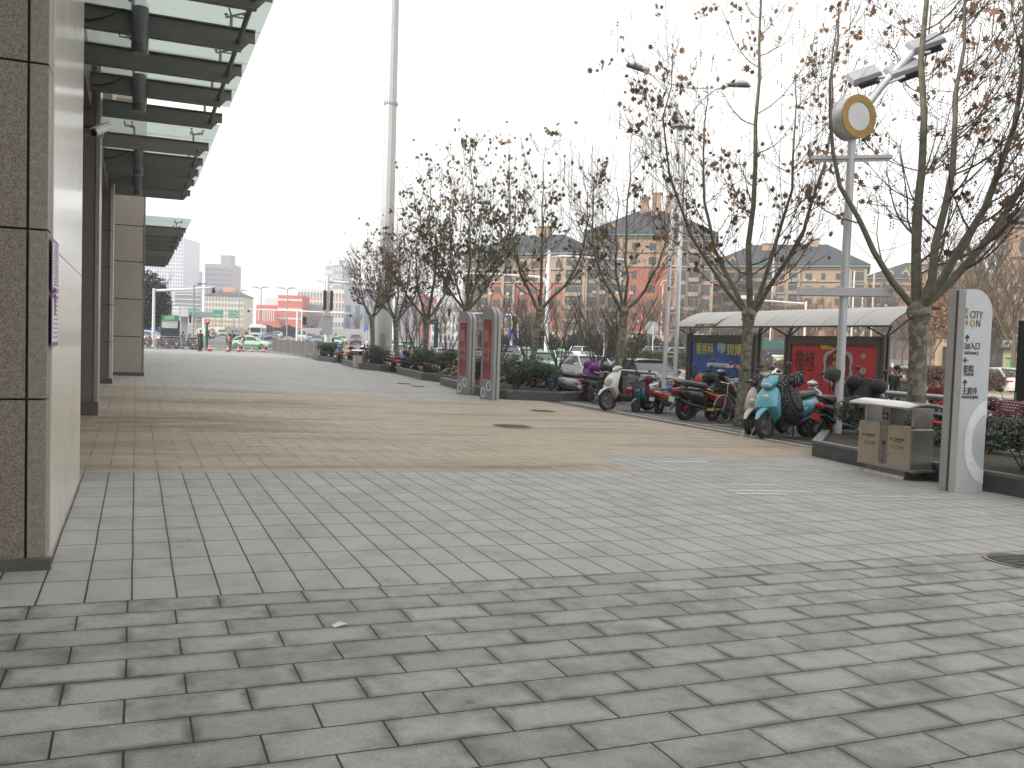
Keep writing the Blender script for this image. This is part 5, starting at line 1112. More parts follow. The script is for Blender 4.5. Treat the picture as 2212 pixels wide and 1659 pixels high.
s = scooter('electric_scooter', 'black scooter with a red number plate, parked tail out behind the disc lamp post', 'scooter', SG, bp_, silvp, style=1, R_=.26, back=redplate); park(s, 1790, 955, False, 8, s_=1.2); quilt(s, darkcl, 1.24*.52, .35, wide=.24)
m_ = MB(); pod(m_, [(-.72, 1.10, .14, .05), (-.70, 1.16, .15, .06), (-.69, 1.24, .15, .06), (-.68, 1.29, .13, .03)], 12, .5); m_.tube([(-.66, -.05, .86), (-.71, -.05, 1.1)], .012, 5); m_.tube([(-.66, .05, .86), (-.71, .05, 1.1)], .012, 5); m_.build('backrest', seatm, s, True)
s = scooter('electric_scooter', 'red tailed scooter between the litter bin and the big totem', 'scooter', SG, rp, bp_, style=1, back=redplate); s.location = (14.0, 10.7, gz(14)); s.rotation_euler = (.05, 0, radians(15))
p = GX(2030, 13.6); s.location = (p.x+.5, p.y+.1, gz(14))
s = scooter('electric_scooter', 'scooter in a wine coloured cover with white dots at the right edge', 'scooter', SG, bp_, gp, style=1); p = GX(2150, 13.9); s.location = (p.x+.1, p.y, gz(14)); s.rotation_euler = (.05, 0, radians(10)); quilt(s, dotw, 1.24*.52, .34, wide=.34, bulk=1.3)
# orange shared bike and others by the totems
parkb(bicycle('black and orange shared bicycle between the two ad totems', paint('shared orange', (.55, .16, .02)), R_=.31), 1022, 846, 215)
parkb(bicycle('yellow shared bicycle just left of the ad totems', yp, R_=.31, saddle=black), 972, 826, 190)
s = scooter('electric_scooter', 'blue scooter with its cover thrown over, behind the flowering shrubs', 'scooter', SG, bluep, silvp, style=1); s.location = (13.9, 29.6, gz(13.9)); s.rotation_euler = (.06, 0, radians(200)); quilt(s, M('royal blue cloth', (.02, .07, .36), .7, 0, .2, 5, .4, bsc=12), 1.24*.52, .3, wide=.25)
s = scooter('electric_scooter', 'silver scooter carrying a yellow and white helmet, left of the magenta covered one', 'scooter', SG, silvp, bp_, style=0); s.location = (14.0, 28.9, gz(14)); s.rotation_euler = (.06, 0, radians(176))
m_ = MB(); m_.lathe([(.15, 0), (.155, .07), (.13, .15), (.07, .20), (.01, .215)], 16); o = m_.build('helmet', yell, None, True); o.location = on(1194, 805, 13.6); o.location.z -= .03; tag(o, 'yellow helmet hanging on the scooter behind the flowering planter', 'helmet')
bundle(pinkcl, on(1163, 825, 13.3), (.5, .4, .3), 'pink cloth thrown over scooter behind the flowering shrubs', 'draped_cloth', 5)
bundle(M('coral cloth', (.50, .13, .12), .8, 0, .2, 6), on(1128, 798, 14.2), (.5, .5, .4), 'coral pink cover bundle on the bars right of the ad totem', 'draped_cloth', 6)
bundle(darkcl, on(1160, 800, 14.3), (.8, .5, .35), 'black padded cover on a scooter before the leaning plane tree', 'draped_cloth', 7)
s = scooter('electric_scooter', 'lilac scooter facing the mall behind planter left of ad totems', 'scooter', SG, purp, purp, style=1, R_=.24); park(s, 861, 800, True, 195, s_=1.15)
s = scooter('electric_scooter', 'pale yellow round fronted scooter facing the camera beside the far litter bin', 'scooter', SG, paint('pale yellow', (.68, .58, .26)), black, style=0, R_=.22); p = G(757, 788); s.location = (13.2, 59.5, gz(13.2)); s.rotation_euler = (0, 0, radians(258)); s.scale = (1.1,)*3
# the long row further off: a few kinds, copied
kinds = [scooter('electric_scooter', 'black scooter in the far row', 'scooter', SG, bp_, silvp, style=1), scooter('electric_scooter', 'white scooter', 'scooter', SG, wp, bp_, style=0), scooter('electric_scooter', 'red scooter', 'scooter', SG, paint('bright red', (.45, .03, .03)), bp_, style=0),
         scooter('electric_scooter', 'blue scooter', 'scooter', SG, bluep, bp_, style=1), scooter('electric_scooter', 'brown scooter', 'scooter', SG, paint('bronze', (.22, .13, .07)), bp_, style=1), scooter('electric_scooter', 'silver scooter', 'scooter', SG, silvp, gp, style=0)]
quilt(kinds[0], darkcl, 1.24*.52, .3, wide=.22)
names = ['black scooter with dark cover', 'white scooter with black saddle', 'bright red scooter', 'royal blue scooter', 'bronze brown scooter', 'silver grey scooter']
rnd = random.Random(9); row = []
extra_row = [(17.4, 'bronze brown scooter deep behind the plane tree and the pink one', 4, 14.5), (19.9, 'black scooter with dark cover behind the black and yellow one', 0, 14.4), (15.1, 'black scooter with dark cover close behind the sky blue one', 0, 14.4), (16.4, 'white scooter behind the plane tree and the pink one', 1, 14.5), (18.9, 'bright red scooter deep behind the pale framed bicycle', 2, 14.4), (25.6, 'black scooter with dark cover left of the white fronted one', 0, 14.3), (27.0, 'silver grey scooter deep behind the black bicycle', 5, 14.4)]
spotsY = [31.0, 32.0, 33.1, 34.1, 35.2, 36.3, 37.4, 38.5, 39.6, 40.7, 41.8, 43.8, 44.9, 46.0, 47.1, 48.3, 49.5, 50.8, 52.0, 53.4, 54.8, 56.4, 58.0, 61.5, 63.2, 65.0, 67, 69.4]
where = ['behind the ad totems', 'just left of the farther ad totem', 'behind planter left of ad totems', 'beside the lilac scooter', 'under the tree before the great mast', 'behind the far litter bin', 'in the farthest stretch by the barriers']
cnt = {}
for Y, l_, k, X in extra_row: place(kinds[k], (X, Y, gz(X)-.012), radians(rnd.choice((188, 195, 8))+rnd.uniform(-6, 6)), l_, SG, 1.08)
for i, Y in enumerate(spotsY):
    k = [0, 1, 2, 0, 3, 4, 1, 0, 2, 5, 0, 4, 0, 1, 2, 0, 5, 3, 2, 0, 1, 2, 0, 2, 0, 3, 5, 0][i]; w_ = where[0 if Y < 34 else 1 if Y < 37 else 2 if Y < 43 else 3 if Y < 46 else 4 if Y < 50 else 5 if Y < 58 else 6]
    key = (k, w_); cnt[key] = cnt.get(key, 0)+1; near_ = ['', ', the farther of two', ', the farthest of three'][min(2, cnt[key]-1)]
    X = 13.9+rnd.uniform(-.2, .35); place(kinds[k], (X, Y, gz(X)-.012), radians(rnd.choice((185, 195, 178, 5, 12))+rnd.uniform(-6, 6)), names[k]+' '+w_+near_, SG, 1.05)
park(scooter('electric_scooter', 'bronze scooter with a black saddle tail out, next to the lilac one', 'scooter', SG, M('paint bronze', (.22, .13, .07)), bp_, style=1), 826, 793, True, 200)
# ------------------------------------------------------------------ cars
def car(name, label, cat, col, kind='sedan', taxi=None, group='cars on the road'):
    t = thing(name, label, cat, (0, 0, 0), 0, group)
    P = {'sedan': dict(L=4.65, W=1.80, h=1.46, belt=.92, hood=.90, trunk=1.0, c=(-1.95, -1.05, .45, 1.30), r=.32),
         'suv': dict(L=4.6, W=1.88, h=1.70, belt=1.05, hood=1.05, trunk=1.08, c=(-2.2, -1.85, .45, 1.20), r=.36),
         'van': dict(L=4.9, W=1.9, h=2.0, belt=1.10, hood=1.05, trunk=1.1, c=(-2.4, -2.3, 1.2, 2.05), r=.34)}[kind]
    L_, W, Hh, be, ho, tr = P['L'], P['W'], P['h'], P['belt'], P['hood'], P['trunk']; x0, x1, x2, x3 = P['c']; hl = L_/2; R_ = P['r']
    xs = [-hl, -hl+.06, -hl+.35, x0, x1, 0, x2, x3, hl-.75, hl-.3, hl-.06, hl]
    def prof(x):
        if x <= x0: z = tr+(be-tr)*max(0, (x+hl)/(x0+hl+.01))*.4
        elif x >= x3: z = be+(ho-.17-be)*((x-x3)/(hl-x3))**1.6
        else: z = be+.02
        if abs(x) > hl-.03: z -= .18
        elif abs(x) > hl-.1: z -= .05
        ends = min(1, (hl-abs(x))/.5); w_ = W/2*(.80+.20*sin(ends*pi/2)); zl = .20+.10*(1-ends)
        return z, w_, zl
    rings = []
    for x in xs:
        z, w_, zl = prof(x); rings.append([(x, -w_*.90, zl), (x, -w_, zl+.16), (x, -w_*1.0, (z+zl)/2+.1), (x, -w_*.95, z-.07), (x, -w_*.84, z), (x, 0, z+.035), (x, w_*.84, z), (x, w_*.95, z-.07), (x, w_, (z+zl)/2+.1), (x, w_, zl+.16), (x, w_*.90, zl)])
    m_ = MB(); m_.loft(rings); body = m_.build('body', col, t, True, sharp=35)
    wt = W/2*.76; wb_ = W/2*.92                                  # greenhouse
    def cab(x, z, w_): return [(x, -w_, z), (x, w_, z)]
    zb, zt = be-.02, Hh-.05
    m_ = MB(); v = [(x0, -wb_, zb+.06 if kind == 'sedan' else zb), (x3, -wb_, zb), (x3, wb_, zb), (x0, wb_, zb+.06 if kind == 'sedan' else zb), (x1, -wt, zt), (x2, -wt, zt), (x2, wt, zt), (x1, wt, zt)]
    m_.add(v, [(0, 1, 5, 4), (2, 3, 7, 6), (1, 2, 6, 5), (3, 0, 4, 7), (4, 5, 6, 7)]); m_.build('windows', glassdark, t)
    m_ = MB(); n = 7; rr = []
    for i in range(n):
        u_ = i/(n-1); x = x1-.12+(x2-x1+.22)*u_; zz = zt+(.055)*sin(pi*(.12+.76*u_)); rr.append([(x, -wt*1.03, zt-.02), (x, -wt*.8, zz), (x, 0, zz+.03), (x, wt*.8, zz), (x, wt*1.03, zt-.02)])
    m_.loft(rr); 
    for s_ in (-1, 1):
        m_.tube([(x3+.04, s_*wb_, zb), (x2, s_*wt*1.01, zt)], .035, 6); m_.tube([(x0-.05, s_*wb_, zb+.05), (x1, s_*wt*1.01, zt)], .06, 6)
        xm = (x1+x2)/2-.05; m_.tube([(xm, s_*wb_*1.0, zb), (xm, s_*wt*1.0, zt)], .028, 6)
        m_.tube([(x0, s_*wb_*1.0, zb+.03), (x3, s_*wb_*1.0, zb+.01)], .025, 5); m_.tube([(x1, s_*wt*1.0, zt), (x2, s_*wt*1.0, zt)], .03, 5)
    m_.build('roof', col, t, True, sharp=50)
    wx = (hl-.85, -hl+.85)
    for x in wx:
        for s_ in (-1, 1):
            m_ = MB(); m_.lathe([(R_*.7, -.10), (R_*.97, -.09), (R_, -.04), (R_, .05), (R_*.95, .10), (R_*.7, .105)], 24, Matrix.Translation((x, s_*(W/2-.10), R_)) @ Matrix.Rotation(-s_*pi/2, 4, 'X')); wl = m_.build('wheel', rubber, t, True)
            m_ = MB(); T = Matrix.Translation((x, s_*(W/2+.008), R_)) @ Matrix.Rotation(-s_*pi/2, 4, 'X')
            m_.lathe([(R_*.66, -.03), (R_*.66, .004), (R_*.58, .004), (R_*.55, -.03)], 20, T)
            for k in range(5): m_.box((0, 0, 0), (.07, R_*1.15, .014), 0, T @ rotz(2*pi*k/10) @ Matrix.Translation((0, 0, -.006)))
            m_.build('rim', alloy, wl)
            m_ = MB(); m_.lathe([(R_*1.17, -.02), (R_*1.17, .0), (.01, .0)], 24, Matrix.Translation((x, s_*(W/2-.022), R_+.01)) @ Matrix.Rotation(-s_*pi/2, 4, 'X')); m_.build('wheel_arch', black, t)
    for s_ in (-1, 1):
        m_ = MB(); m_.ell((hl-.14, s_*W*.33, ho-.27), (.34, .42, .15), 12, 8); m_.build('headlight', clearlens, t, True)
        m_ = MB(); m_.ell((-hl+.10, s_*W*.35, tr-.22), (.24, .42, .16), 12, 8); m_.build('tail_light', redlens, t, True)
        m_ = MB(); m_.ell((x3-.32, s_*(W/2+.09), be+.09), (.14, .22, .15), 10, 7); m_.build('mirror', col, t, True)
        m_ = MB(); 
        for xh in ((x1+x2)/2-.25, (x1+x2)/2+.65): m_.bm((xh-.09, s_*(W/2-.02)-.012, be-.17), (xh+.09, s_*(W/2-.02)+.012, be-.14))
        m_.build('door_handles', chrome if not taxi else col, t)
    m_ = MB(); m_.bm((hl-.06, -W*.26, .52 if kind != 'van' else .7), (hl+.012, W*.26, ho-.26)); g_ = m_.build('grille', black, t, bevel=.01)
    m_ = MB()
    for k in range(4): m_.bm((hl+.01, -W*.24, .55+.06*k), (hl+.02, W*.24, .565+.06*k))
    m_.build('grille_bars', chrome, g_)
    m_ = MB(); m_.bm((hl-.08, -W*.36, .24), (hl+.005, W*.36, .40)); m_.build('bumper_intake', black, t)
    bl = M('blue number plate', (.02, .10, .45), .4)
    m_ = MB(); m_.bm((hl+.02, -.22, .42), (hl+.03, .22, .54)); m_.build('number_plate', bl, t)
    m_ = MB(); m_.bm((-hl-.015, -.22, .62), (-hl-.005, .22, .74)); m_.build('number_plate', bl, t)
    if taxi:
        m_ = MB(); m_.box(((x1+x2)/2, 0, Hh+.08), (.18, .62, .13), top=.8); m_.build('roof_sign', taxi, t, bevel=.01)
        m_ = MB()
        for s_ in (-1, 1): m_.bm((-hl+.5, s_*(W/2-.004), .32), (hl-.5, s_*(W/2+.006), .50))
        m_.build('lower_band', M('taxi green', (.08, .30, .14), .35), t)
    return t
C_ = {'black': paint('car black', (.018, .019, .022)), 'white': paint('car white', (.66, .67, .68)), 'silver': paint('car silver', (.36, .38, .40), metal=.6), 'grey': paint('car grey', (.14, .15, .165), metal=.5),
      'mint': paint('taxi mint', (.30, .55, .40)), 'red': paint('car dark red', (.17, .03, .04)), 'lime': paint('car lime', (.55, .60, .22)), 'olive': paint('car olive', (.20, .28, .08)), 'blue': paint('car blue grey', (.16, .22, .30), metal=.4), 'navy': paint('car navy', (.04, .06, .12)), 'paleg': paint('taxi pale', (.50, .68, .55))}
tsign = M('taxi roof sign', (.35, .60, .42), .4)
protos = {}
def putcar(kind, colr, px, Z, head, label, taxi=False, cat=None):
    key = (kind, colr, taxi)
    if key not in protos: protos[key] = car('taxi' if taxi else {'sedan': 'car', 'suv': 'off_road_car', 'van': 'van'}[kind], label, cat or ('taxi' if taxi else 'van' if kind == 'van' else 'car'), C_[colr], kind, tsign if taxi else None)
    q = at(px, Z); return place(protos[key], q, radians(head), label, 'cars on the road')
c = putcar('sedan', 'black', 1396, 35, 262, 'black sedan with chrome grille stopped behind the scooters and street light mast')
pl = text('豫A·L770', .105, white, c, (2.36, -.20, .445), rot=(pi/2, 0, pi/2), name='plate_lettering', sx=.8)
putcar('sedan', 'white', 1272, 43, 262, 'white sedan just behind the black sedan')
putcar('sedan', 'mint', 1165, 53, 262, 'mint green taxi level with the magenta covered scooter', True)
putcar('sedan', 'mint', 1214, 66, 262, 'second mint green taxi, behind the first and beside the white sedan', True)
putcar('suv', 'white', 1259, 112, 40, 'white off-road car seen from the rear near the far kerb')
putcar('sedan', 'paleg', 1134, 80, 265, 'pale green taxi farther back, beyond the leaning tree', True)
putcar('sedan', 'white', 1127, 105, 75, 'white sedan far across the road with its tail showing')
putcar('suv', 'grey', 1096, 75, 262, 'dark grey off-road car just right of the ad totems')
putcar('sedan', 'grey', 1082, 58, 262, 'grey sedan showing between railing and nearer ad totem')
putcar('sedan', 'black', 1030, 62, 262, 'black sedan glimpsed between the two ad totems')
putcar('van', 'white', 1412, 118, 165, 'white van beyond the clipped hedge, the left one')
putcar('van', 'white', 1466, 112, 165, 'larger looking white van beyond the hedge, beside the blue poster')
putcar('sedan', 'white', 2172, 48, 62, 'white sedan seen from behind beyond the bare bush at the right')
putcar('sedan', 'white', 965, 56, 262, 'white car low behind the bare tree left of the ad totems')
putcar('sedan', 'paleg', 900, 66, 262, 'pale green and white taxi behind the crossing bare stems', True)
putcar('sedan', 'mint', 864, 76, 262, 'mint taxi between the great mast and the plane trees', True)
putcar('suv', 'olive', 874, 92, 262, 'olive green car behind the mint taxi near the great mast')
putcar('sedan', 'white', 848, 118, 262, 'white car peeping out right of the great mast')
putcar('suv', 'red', 768, 150, 258, 'dark red car approaching, left of the great mast')
putcar('sedan', 'lime', 738, 150, 258, 'yellow green car beside the dark red one')
putcar('sedan', 'mint', 727, 135, 258, 'mint taxi in front of the yellow green car', True)
putcar('sedan', 'blue', 684, 140, 258, 'blue grey car with its lights on behind the barriers')
putcar('van', 'white', 652, 165, 258, 'small white van behind the barriers')
putcar('sedan', 'silver', 671, 165, 258, 'silver car behind the barriers beside the white van')
putcar('van', 'silver', 700, 175, 258, 'silver van far back beside the signal pole')
putcar('sedan', 'navy', 586, 160, 255, 'dark blue car right beside the bus')
putcar('sedan', 'silver', 480, 175, 265, 'silver car coming through the junction behind the standing man')
putcar('sedan', 'grey', 460, 200, 265, 'grey car behind the silver one at the junction')
putcar('sedan', 'blue', 507, 185, 262, 'blue grey car between the coated man and the bus')
putcar('sedan', 'white', 602, 215, 258, 'white car far behind the bus on the ramp')
putcar('sedan', 'white', 598, 190, 258, 'lower white car on the ramp beside the bus')
putcar('van', 'white', 655, 190, 258, 'distant white van above the barriers')
putcar('sedan', 'white', 322, 96, 330, 'white car behind the silver fence at the beige pier')
tx = putcar('sedan', 'paleg', 541, 103, 176-YAW*0, 'pale green taxi side on behind the traffic cones', True); tx.rotation_euler.z = radians(-23+2)
# minibus
def bus(label, col, px, Z, head, L_=6.5, W=2.2, Hh=2.75, low=None, name='minibus'):
    t = thing(name, label, 'bus', at(px, Z), radians(head)); hl = L_/2
    m_ = MB(); rs_ = []
    for x in (-hl, -hl+.1, -hl+.4, hl-.5, hl-.15, hl):
        e = 1 if abs(x) < hl-.05 else .93; h_ = Hh if x < hl-.3 else (Hh-.12 if x < hl-.05 else Hh-.3); rs_.append([(x, -W/2*e, .35), (x, -W/2*e, h_-.25), (x, -W/2*e*.85, h_), (x, W/2*e*.85, h_), (x, W/2*e, h_-.25), (x, W/2*e, .35)])
    m_.loft(rs_); m_.build('body', col, t, True, sharp=40)
    m_ = MB(); m_.bm((hl-.01, -W/2+.2, 1.25), (hl+.02, W/2-.2, 2.15)); m_.build('windscreen', glassdark, t, bevel=.01)
    for s_ in (-1, 1):
        for k in range(int(L_/1.1)): x = -hl+.35+k*1.1; m_ = MB(); m_.bm((x, s_*(W/2-.01), 1.3), (x+1.0, s_*(W/2+.015), 2.1)); m_.build('window', glassdark, t)
        m_ = MB(); m_.bm((hl-.02, s_*(W/2-.32), .75), (hl+.03, s_*(W/2-.05), .95)); m_.build('headlight', clearlens, t, bevel=.01)
        m_ = MB(); m_.bm((hl-.1, s_*(W/2+.02), 1.7), (hl+.12, s_*(W/2+.2), 2.05)); m_.build('mirror', black, t)
        for x in (hl-1.2, -hl+1.2): m_ = MB(); m_.lathe([(.25, -.1), (.42, -.09), (.42, .1), (.25, .11)], 20, Matrix.Translation((x, s_*(W/2-.1), .42)) @ Matrix.Rotation(-s_*pi/2, 4, 'X')); m_.build('wheel', rubber, t, True)
    m_ = MB(); m_.bm((-hl+.02, -W/2-.008, .36), (hl+.012, W/2+.008, .95)); m_.build('lower_band', low or M('bus pale blue', (.25, .48, .58), .4), t)
    m_ = MB(); m_.bm((hl+.012, -.5, .55), (hl+.03, .5, .85)); m_.build('grille', black, t)
    return t
bus('white minibus with a pale blue skirt waiting at the junction', C_['white'], 557, 165, 255)
bus('dark green bus passing beyond the gap in the bus shelter', paint('bus dark green', (.02, .10, .08)), 1690, 88, 170, 10, 2.5, 3.0, paint('bus teal', (.02, .12, .10)), 'city_bus')
# small blue truck, yellow truck
def truck(label, col, px, Z, head):
    t = thing('small_truck', label, 'truck', at(px, Z), radians(head))
    m_ = MB(); m_.box((1.5, 0, 1.25), (1.3, 1.8, 1.5), top=.85, topy=.9); m_.build('cab', col, t, bevel=.06)
    m_ = MB(); m_.bm((1.2, -.93, 1.35), (1.85, .93, 1.85)); m_.bm((2.02, -.7, 1.3), (2.13, .7, 1.8)); m_.build('window', glassdark, t)
    m_ = MB(); m_.bm((-2.3, -.95, .8), (.75, .95, .95)); m_.bm((-2.3, -.95, .95), (.75, -.88, 1.5)); m_.bm((-2.3, .88, .95), (.75, .95, 1.5)); m_.bm((-2.3, -.88, .95), (-2.23, .88, 1.5)); m_.build('cargo_bed', col, t)
    for x in (1.5, -1.5):
        for s_ in (-1, 1): m_ = MB(); m_.lathe([(.2, -.1), (.38, -.09), (.38, .1), (.2, .11)], 18, Matrix.Translation((x, s_*.82, .38)) @ Matrix.Rotation(-s_*pi/2, 4, 'X')); m_.build('wheel', rubber, t, True)
    return t
truck('small blue truck behind the silver fence beside the beige pier', bluep, 318, 110, 200)
truck('yellow truck cab far off behind the white off-road car', yp, 1232, 150, 120)
# ------------------------------------------------------------------ people
def person(label, loc, rot, h_=1.7, coat=None, trous=None, hair=hairm, coatlen=.5, pose='stand', extra=None, shoe=black, skirt=.0, name='person', cat='person'):
    t = thing(name, label, cat, loc, rot, None); k = h_/1.72
    hip, ch, sh, nk, hd = .92, 1.28, 1.42, 1.50, 1.62; fl = 0.
    J = {'pelvis': (0, 0, hip), 'chest': (0, 0, ch), 'neck': (.01, 0, nk), 'head': (.03, 0, hd)}
    sw = .20; legs = {}; arms = {}
    st = {'stand': ((.0, .0), (.02, -.02)), 'walk': ((.30, .05), (-.28, .0)), 'sit': None, 'crouch': None}[pose]
    if pose in ('stand', 'walk'):
        for i, s_ in enumerate((1, -1)):
            fx = st[i][0]; kx = fx*.5+(.06 if fx >= 0 else .03); lift = .10 if pose == 'walk' and s_ < 0 else 0
            legs[s_] = [(0, s_*.09, hip-.03), (kx, s_*.10, .50), (fx-(.03 if lift else 0), s_*.10, .09+lift), (fx+.14, s_*.11, .04+lift*.2)]
    else:
        z0 = .86 if pose == 'sit' else .45
        for kk in J: J[kk] = (J[kk][0]+(.04 if kk != 'pelvis' else -.03), 0, J[kk][2]-(hip-z0)-.0)
        for s_ in (1, -1): legs[s_] = [(-.02, s_*.10, z0-.02), (.40, s_*.14, z0+.0), (.36, s_*.13, z0-.42), (.50, s_*.13, z0-.46)]
    zs = J['chest'][2]+.13
    for s_ in (1, -1):
        if pose == 'sit': a_ = [(0, s_*sw, zs), (.14, s_*.25, zs-.26), (.38, s_*.24, zs-.36)]
        elif extra == 'phone' and s_ == 1: a_ = [(0, s_*sw, zs), (.10, s_*.24, zs-.28), (.20, s_*.08, zs-.02)]
        elif extra == 'push': a_ = [(0, s_*sw, zs), (.12, s_*.24, zs-.26), (.36, s_*.20, zs-.38)]
        else: d_ = (.10 if s_ > 0 else -.05)*(2 if pose == 'walk' else 1); a_ = [(0, s_*sw, zs), (d_*.6, s_*.26, zs-.29), (d_*1.6+.04, s_*.25, zs-.53)]
        arms[s_] = a_
    def skinned(verts, edges, radii, nm, mat, sub=1):
        me = bpy.data.meshes.new('sk'); me.from_pydata(verts, edges, []); o = bpy.data.objects.new('sk', me); COL.objects.link(o)
        md = o.modifiers.new('s', 'SKIN'); md.use_smooth_shade = True
        sd_ = o.data.skin_vertices[0].data
        for i, r_ in enumerate(radii): sd_[i].radius = (r_, r_) if not hasattr(r_, '__len__') else r_
        sd_[0].use_root = True; m2 = o.modifiers.new('u', 'SUBSURF'); m2.levels = sub; m2.render_levels = sub
        dg = bpy.context.evaluated_depsgraph_get(); me2 = bpy.data.meshes.new_from_object(o.evaluated_get(dg)); bpy.data.objects.remove(o); me2.name = nm
        me2.materials.clear(); me2.materials.append(mat); me2.polygons.foreach_set('use_smooth', [True]*len(me2.polygons))
        ob = bpy.data.objects.new(nm, me2); COL.objects.link(ob); ob.parent = t; ob.scale = (k, k, k); return ob
    V = [J['pelvis'], J['chest'], J['neck'], J['head'], (J['head'][0]+.01, 0, J['head'][2]+.09)]; E_ = [(0, 1), (1, 2), (2, 3), (3, 4)]; Rr = [(.14, .11), (.15, .11), .052, (.078, .095), (.06, .07)]
    for s_ in (1, -1):
        b0 = len(V); V += arms[s_]; Rr += [.055, .042, .028]; E_ += [(1, b0), (b0, b0+1), (b0+1, b0+2)]
        d_ = (Vector(arms[s_][2])-Vector(arms[s_][1])).normalized(); hn = Vector(arms[s_][2])+d_*.08; V.append(tuple(hn)); Rr.append((.034, .020)); E_.append((b0+2, b0+3))
        b1 = len(V); V += legs[s_]; Rr += [.085, .058, .042, .035]; E_ += [(0, b1), (b1, b1+1), (b1+1, b1+2), (b1+2, b1+3)]
    body = skinned(V, E_, Rr, 'body', skin)
    # fingers and thumb grown from each palm, nose and ears: same mesh pieces joined to the body
    m_ = MB()
    for s_ in (1, -1):
        d_ = (Vector(arms[s_][2])-Vector(arms[s_][1])).normalized(); hn = Vector(arms[s_][2])+d_*.09; side = Vector((1, 0, 0)) if abs(d_.x) < .8 else Vector((0, 0, 1)); side = (side-d_*side.dot(d_)).normalized(); pn = d_.cross(side)
        for q, (o_, ln) in enumerate(((-.026, .062), (-.009, .078), (.009, .074), (.025, .056))): a = hn+side*o_; m_.tube([a-d_*.03, a+d_*ln*.5, a+d_*ln*.9+pn*(.02*s_)], [.0095, .0085, .007], 5)
        m_.tube([hn-d_*.05+side*.02, hn-d_*.01+side*.052, hn+d_*.02+side*.05], [.011, .010, .008], 5)
    hx, hz = J['head'][0], J['head'][2]
    m_.tube([(hx+.07, 0, hz+.03), (hx+.103, 0, hz-.005), (hx+.08, 0, hz-.012)], [.008, .014, .008], 6)
    for s_ in (1, -1): m_.ell((hx-.0, s_*.082, hz+.0), (.035, .018, .055), 8, 6)
    o2 = m_.build('x', skin, None, True); me = o2.data; bm2 = bmesh.new(); bm2.from_mesh(body.data); bm2.from_mesh(me); bm2.to_mesh(body.data); bm2.free(); bpy.data.objects.remove(o2)
    m_ = MB()
    for s_ in (1, -1): m_.ell((hx+.078, s_*.032, hz+.022), (.016, .024, .012), 8, 6)
    e_ = m_.build('eyes', black, t); e_.scale = (k, k, k)
    m_ = MB(); m_.ell((hx+.083, 0, hz-.043), (.014, .045, .012), 8, 6); e_ = m_.build('mouth', M('lip', (.30, .10, .09), .5), t); e_.scale = (k, k, k)
    m_ = MB(); m_.ell((hx-.022, 0, hz+.055), (.20, .195, .20), 14, 9); m_.ell((hx-.05, 0, hz-.02), (.14, .17, .18), 12, 8)
    if extra == 'longhair': m_.ell((hx-.06, 0, hz-.12), (.13, .19, .30), 12, 8)
    hr = m_.build('hair', hair, t, True); hr.scale = (k, k, k)
    # trousers
    V = [(J['pelvis'][0], 0, J['pelvis'][2]+.04), (J['pelvis'][0], 0, J['pelvis'][2]-.02)]; E_ = [(0, 1)]; Rr = [(.155, .12), (.15, .12)]
    for s_ in (1, -1): b1 = len(V); V += [legs[s_][0], legs[s_][1], legs[s_][2]]; Rr += [.105, .082, .068]; E_ += [(1, b1), (b1, b1+1), (b1+1, b1+2)]
    skinned(V, E_, Rr, 'trousers', trous or M('dark trousers', (.025, .027, .035), .8, 0, .2))
    for s_ in (1, -1):
        m_ = MB(); a, c_ = Vector(legs[s_][2]), Vector(legs[s_][3]); m_.tube([a+Vector((-.06, 0, -.05)), a+Vector((.0, 0, -.03)), c_+Vector((0, 0, -.0)), c_+Vector((.07, 0, -.01))], [.04, .055, .05, .025], 8); sh_ = m_.build('shoe', shoe, t, True); sh_.scale = (k, k, k)
    # coat: torso with skirt, and sleeves
    cm = coat or darkcl; z1 = J['chest'][2]; z0_ = J['pelvis'][2]
    V = [(J['pelvis'][0], 0, z0_+.02), (0, 0, z1), (J['neck'][0], 0, J['neck'][2]-.03)]; E_ = [(0, 1), (1, 2)]; Rr = [(.19, .155), (.21, .15), (.09, .09)]
    for s_ in (1, -1): b1 = len(V); V += arms[s_]; Rr += [.085, .068, .055]; E_ += [(1, b1), (b1, b1+1), (b1+1, b1+2)]
    ct = skinned(V, E_, Rr, 'coat', cm)
    if coatlen > .15 and pose in ('stand', 'walk'):
        m_ = MB(); n = 16; rs_ = []
        for i, u_ in enumerate((0, .3, .65, 1)):
            z = z0_+.12-coatlen*u_; rs_.append([(J['pelvis'][0]+(.165+.05*u_)*cos(2*pi*j/n)*(1+.05*sin(j*3)), (.20+.06*u_)*sin(2*pi*j/n), z) for j in range(n)])
        m_.loft(rs_); q_ = m_.build('coat_skirt', cm, t, True); q_.scale = (k, k, k)
    return t
dk = M('charcoal wool', (.03, .03, .034), .85, 0, .2); brn = M('brown grey wool', (.12, .105, .085), .85, 0, .2); bgc = M('light beige coat', (.42, .36, .30), .8, 0, .15); olv = M('olive coat', (.10, .09, .065), .85, 0, .2); nvy = M('navy cloth', (.02, .035, .10), .85, 0, .2); grp = M('grey green quilted coat', (.25, .29, .29), .6, 0, .2, 6, .5, bsc=14); fur = M('pale fur', (.46, .36, .31), .95, 0, .25, 30, 1., bsc=70)
def stand(px, py_foot, hpx, **k):      # px of the feet; size in pixels gives the depth
    Z = F*k.pop('real', 1.7)/hpx; q = at(px, Z, False); q.z = hgt(py_foot, Z, px); return q
def putp(label, px, pyf, pyh, rot, real=1.7, **k):
    hpx = pyf-pyh; Z = F*real/hpx; d = ray(px, 745)/F*Z; q = Vector((d.x, d.y, 0)); q.z = rz(q.x, q.y)+(.07 if q.x < 13.5 and q.y < 84 else 0)
    return person(label, q, radians(rot), real, **k)
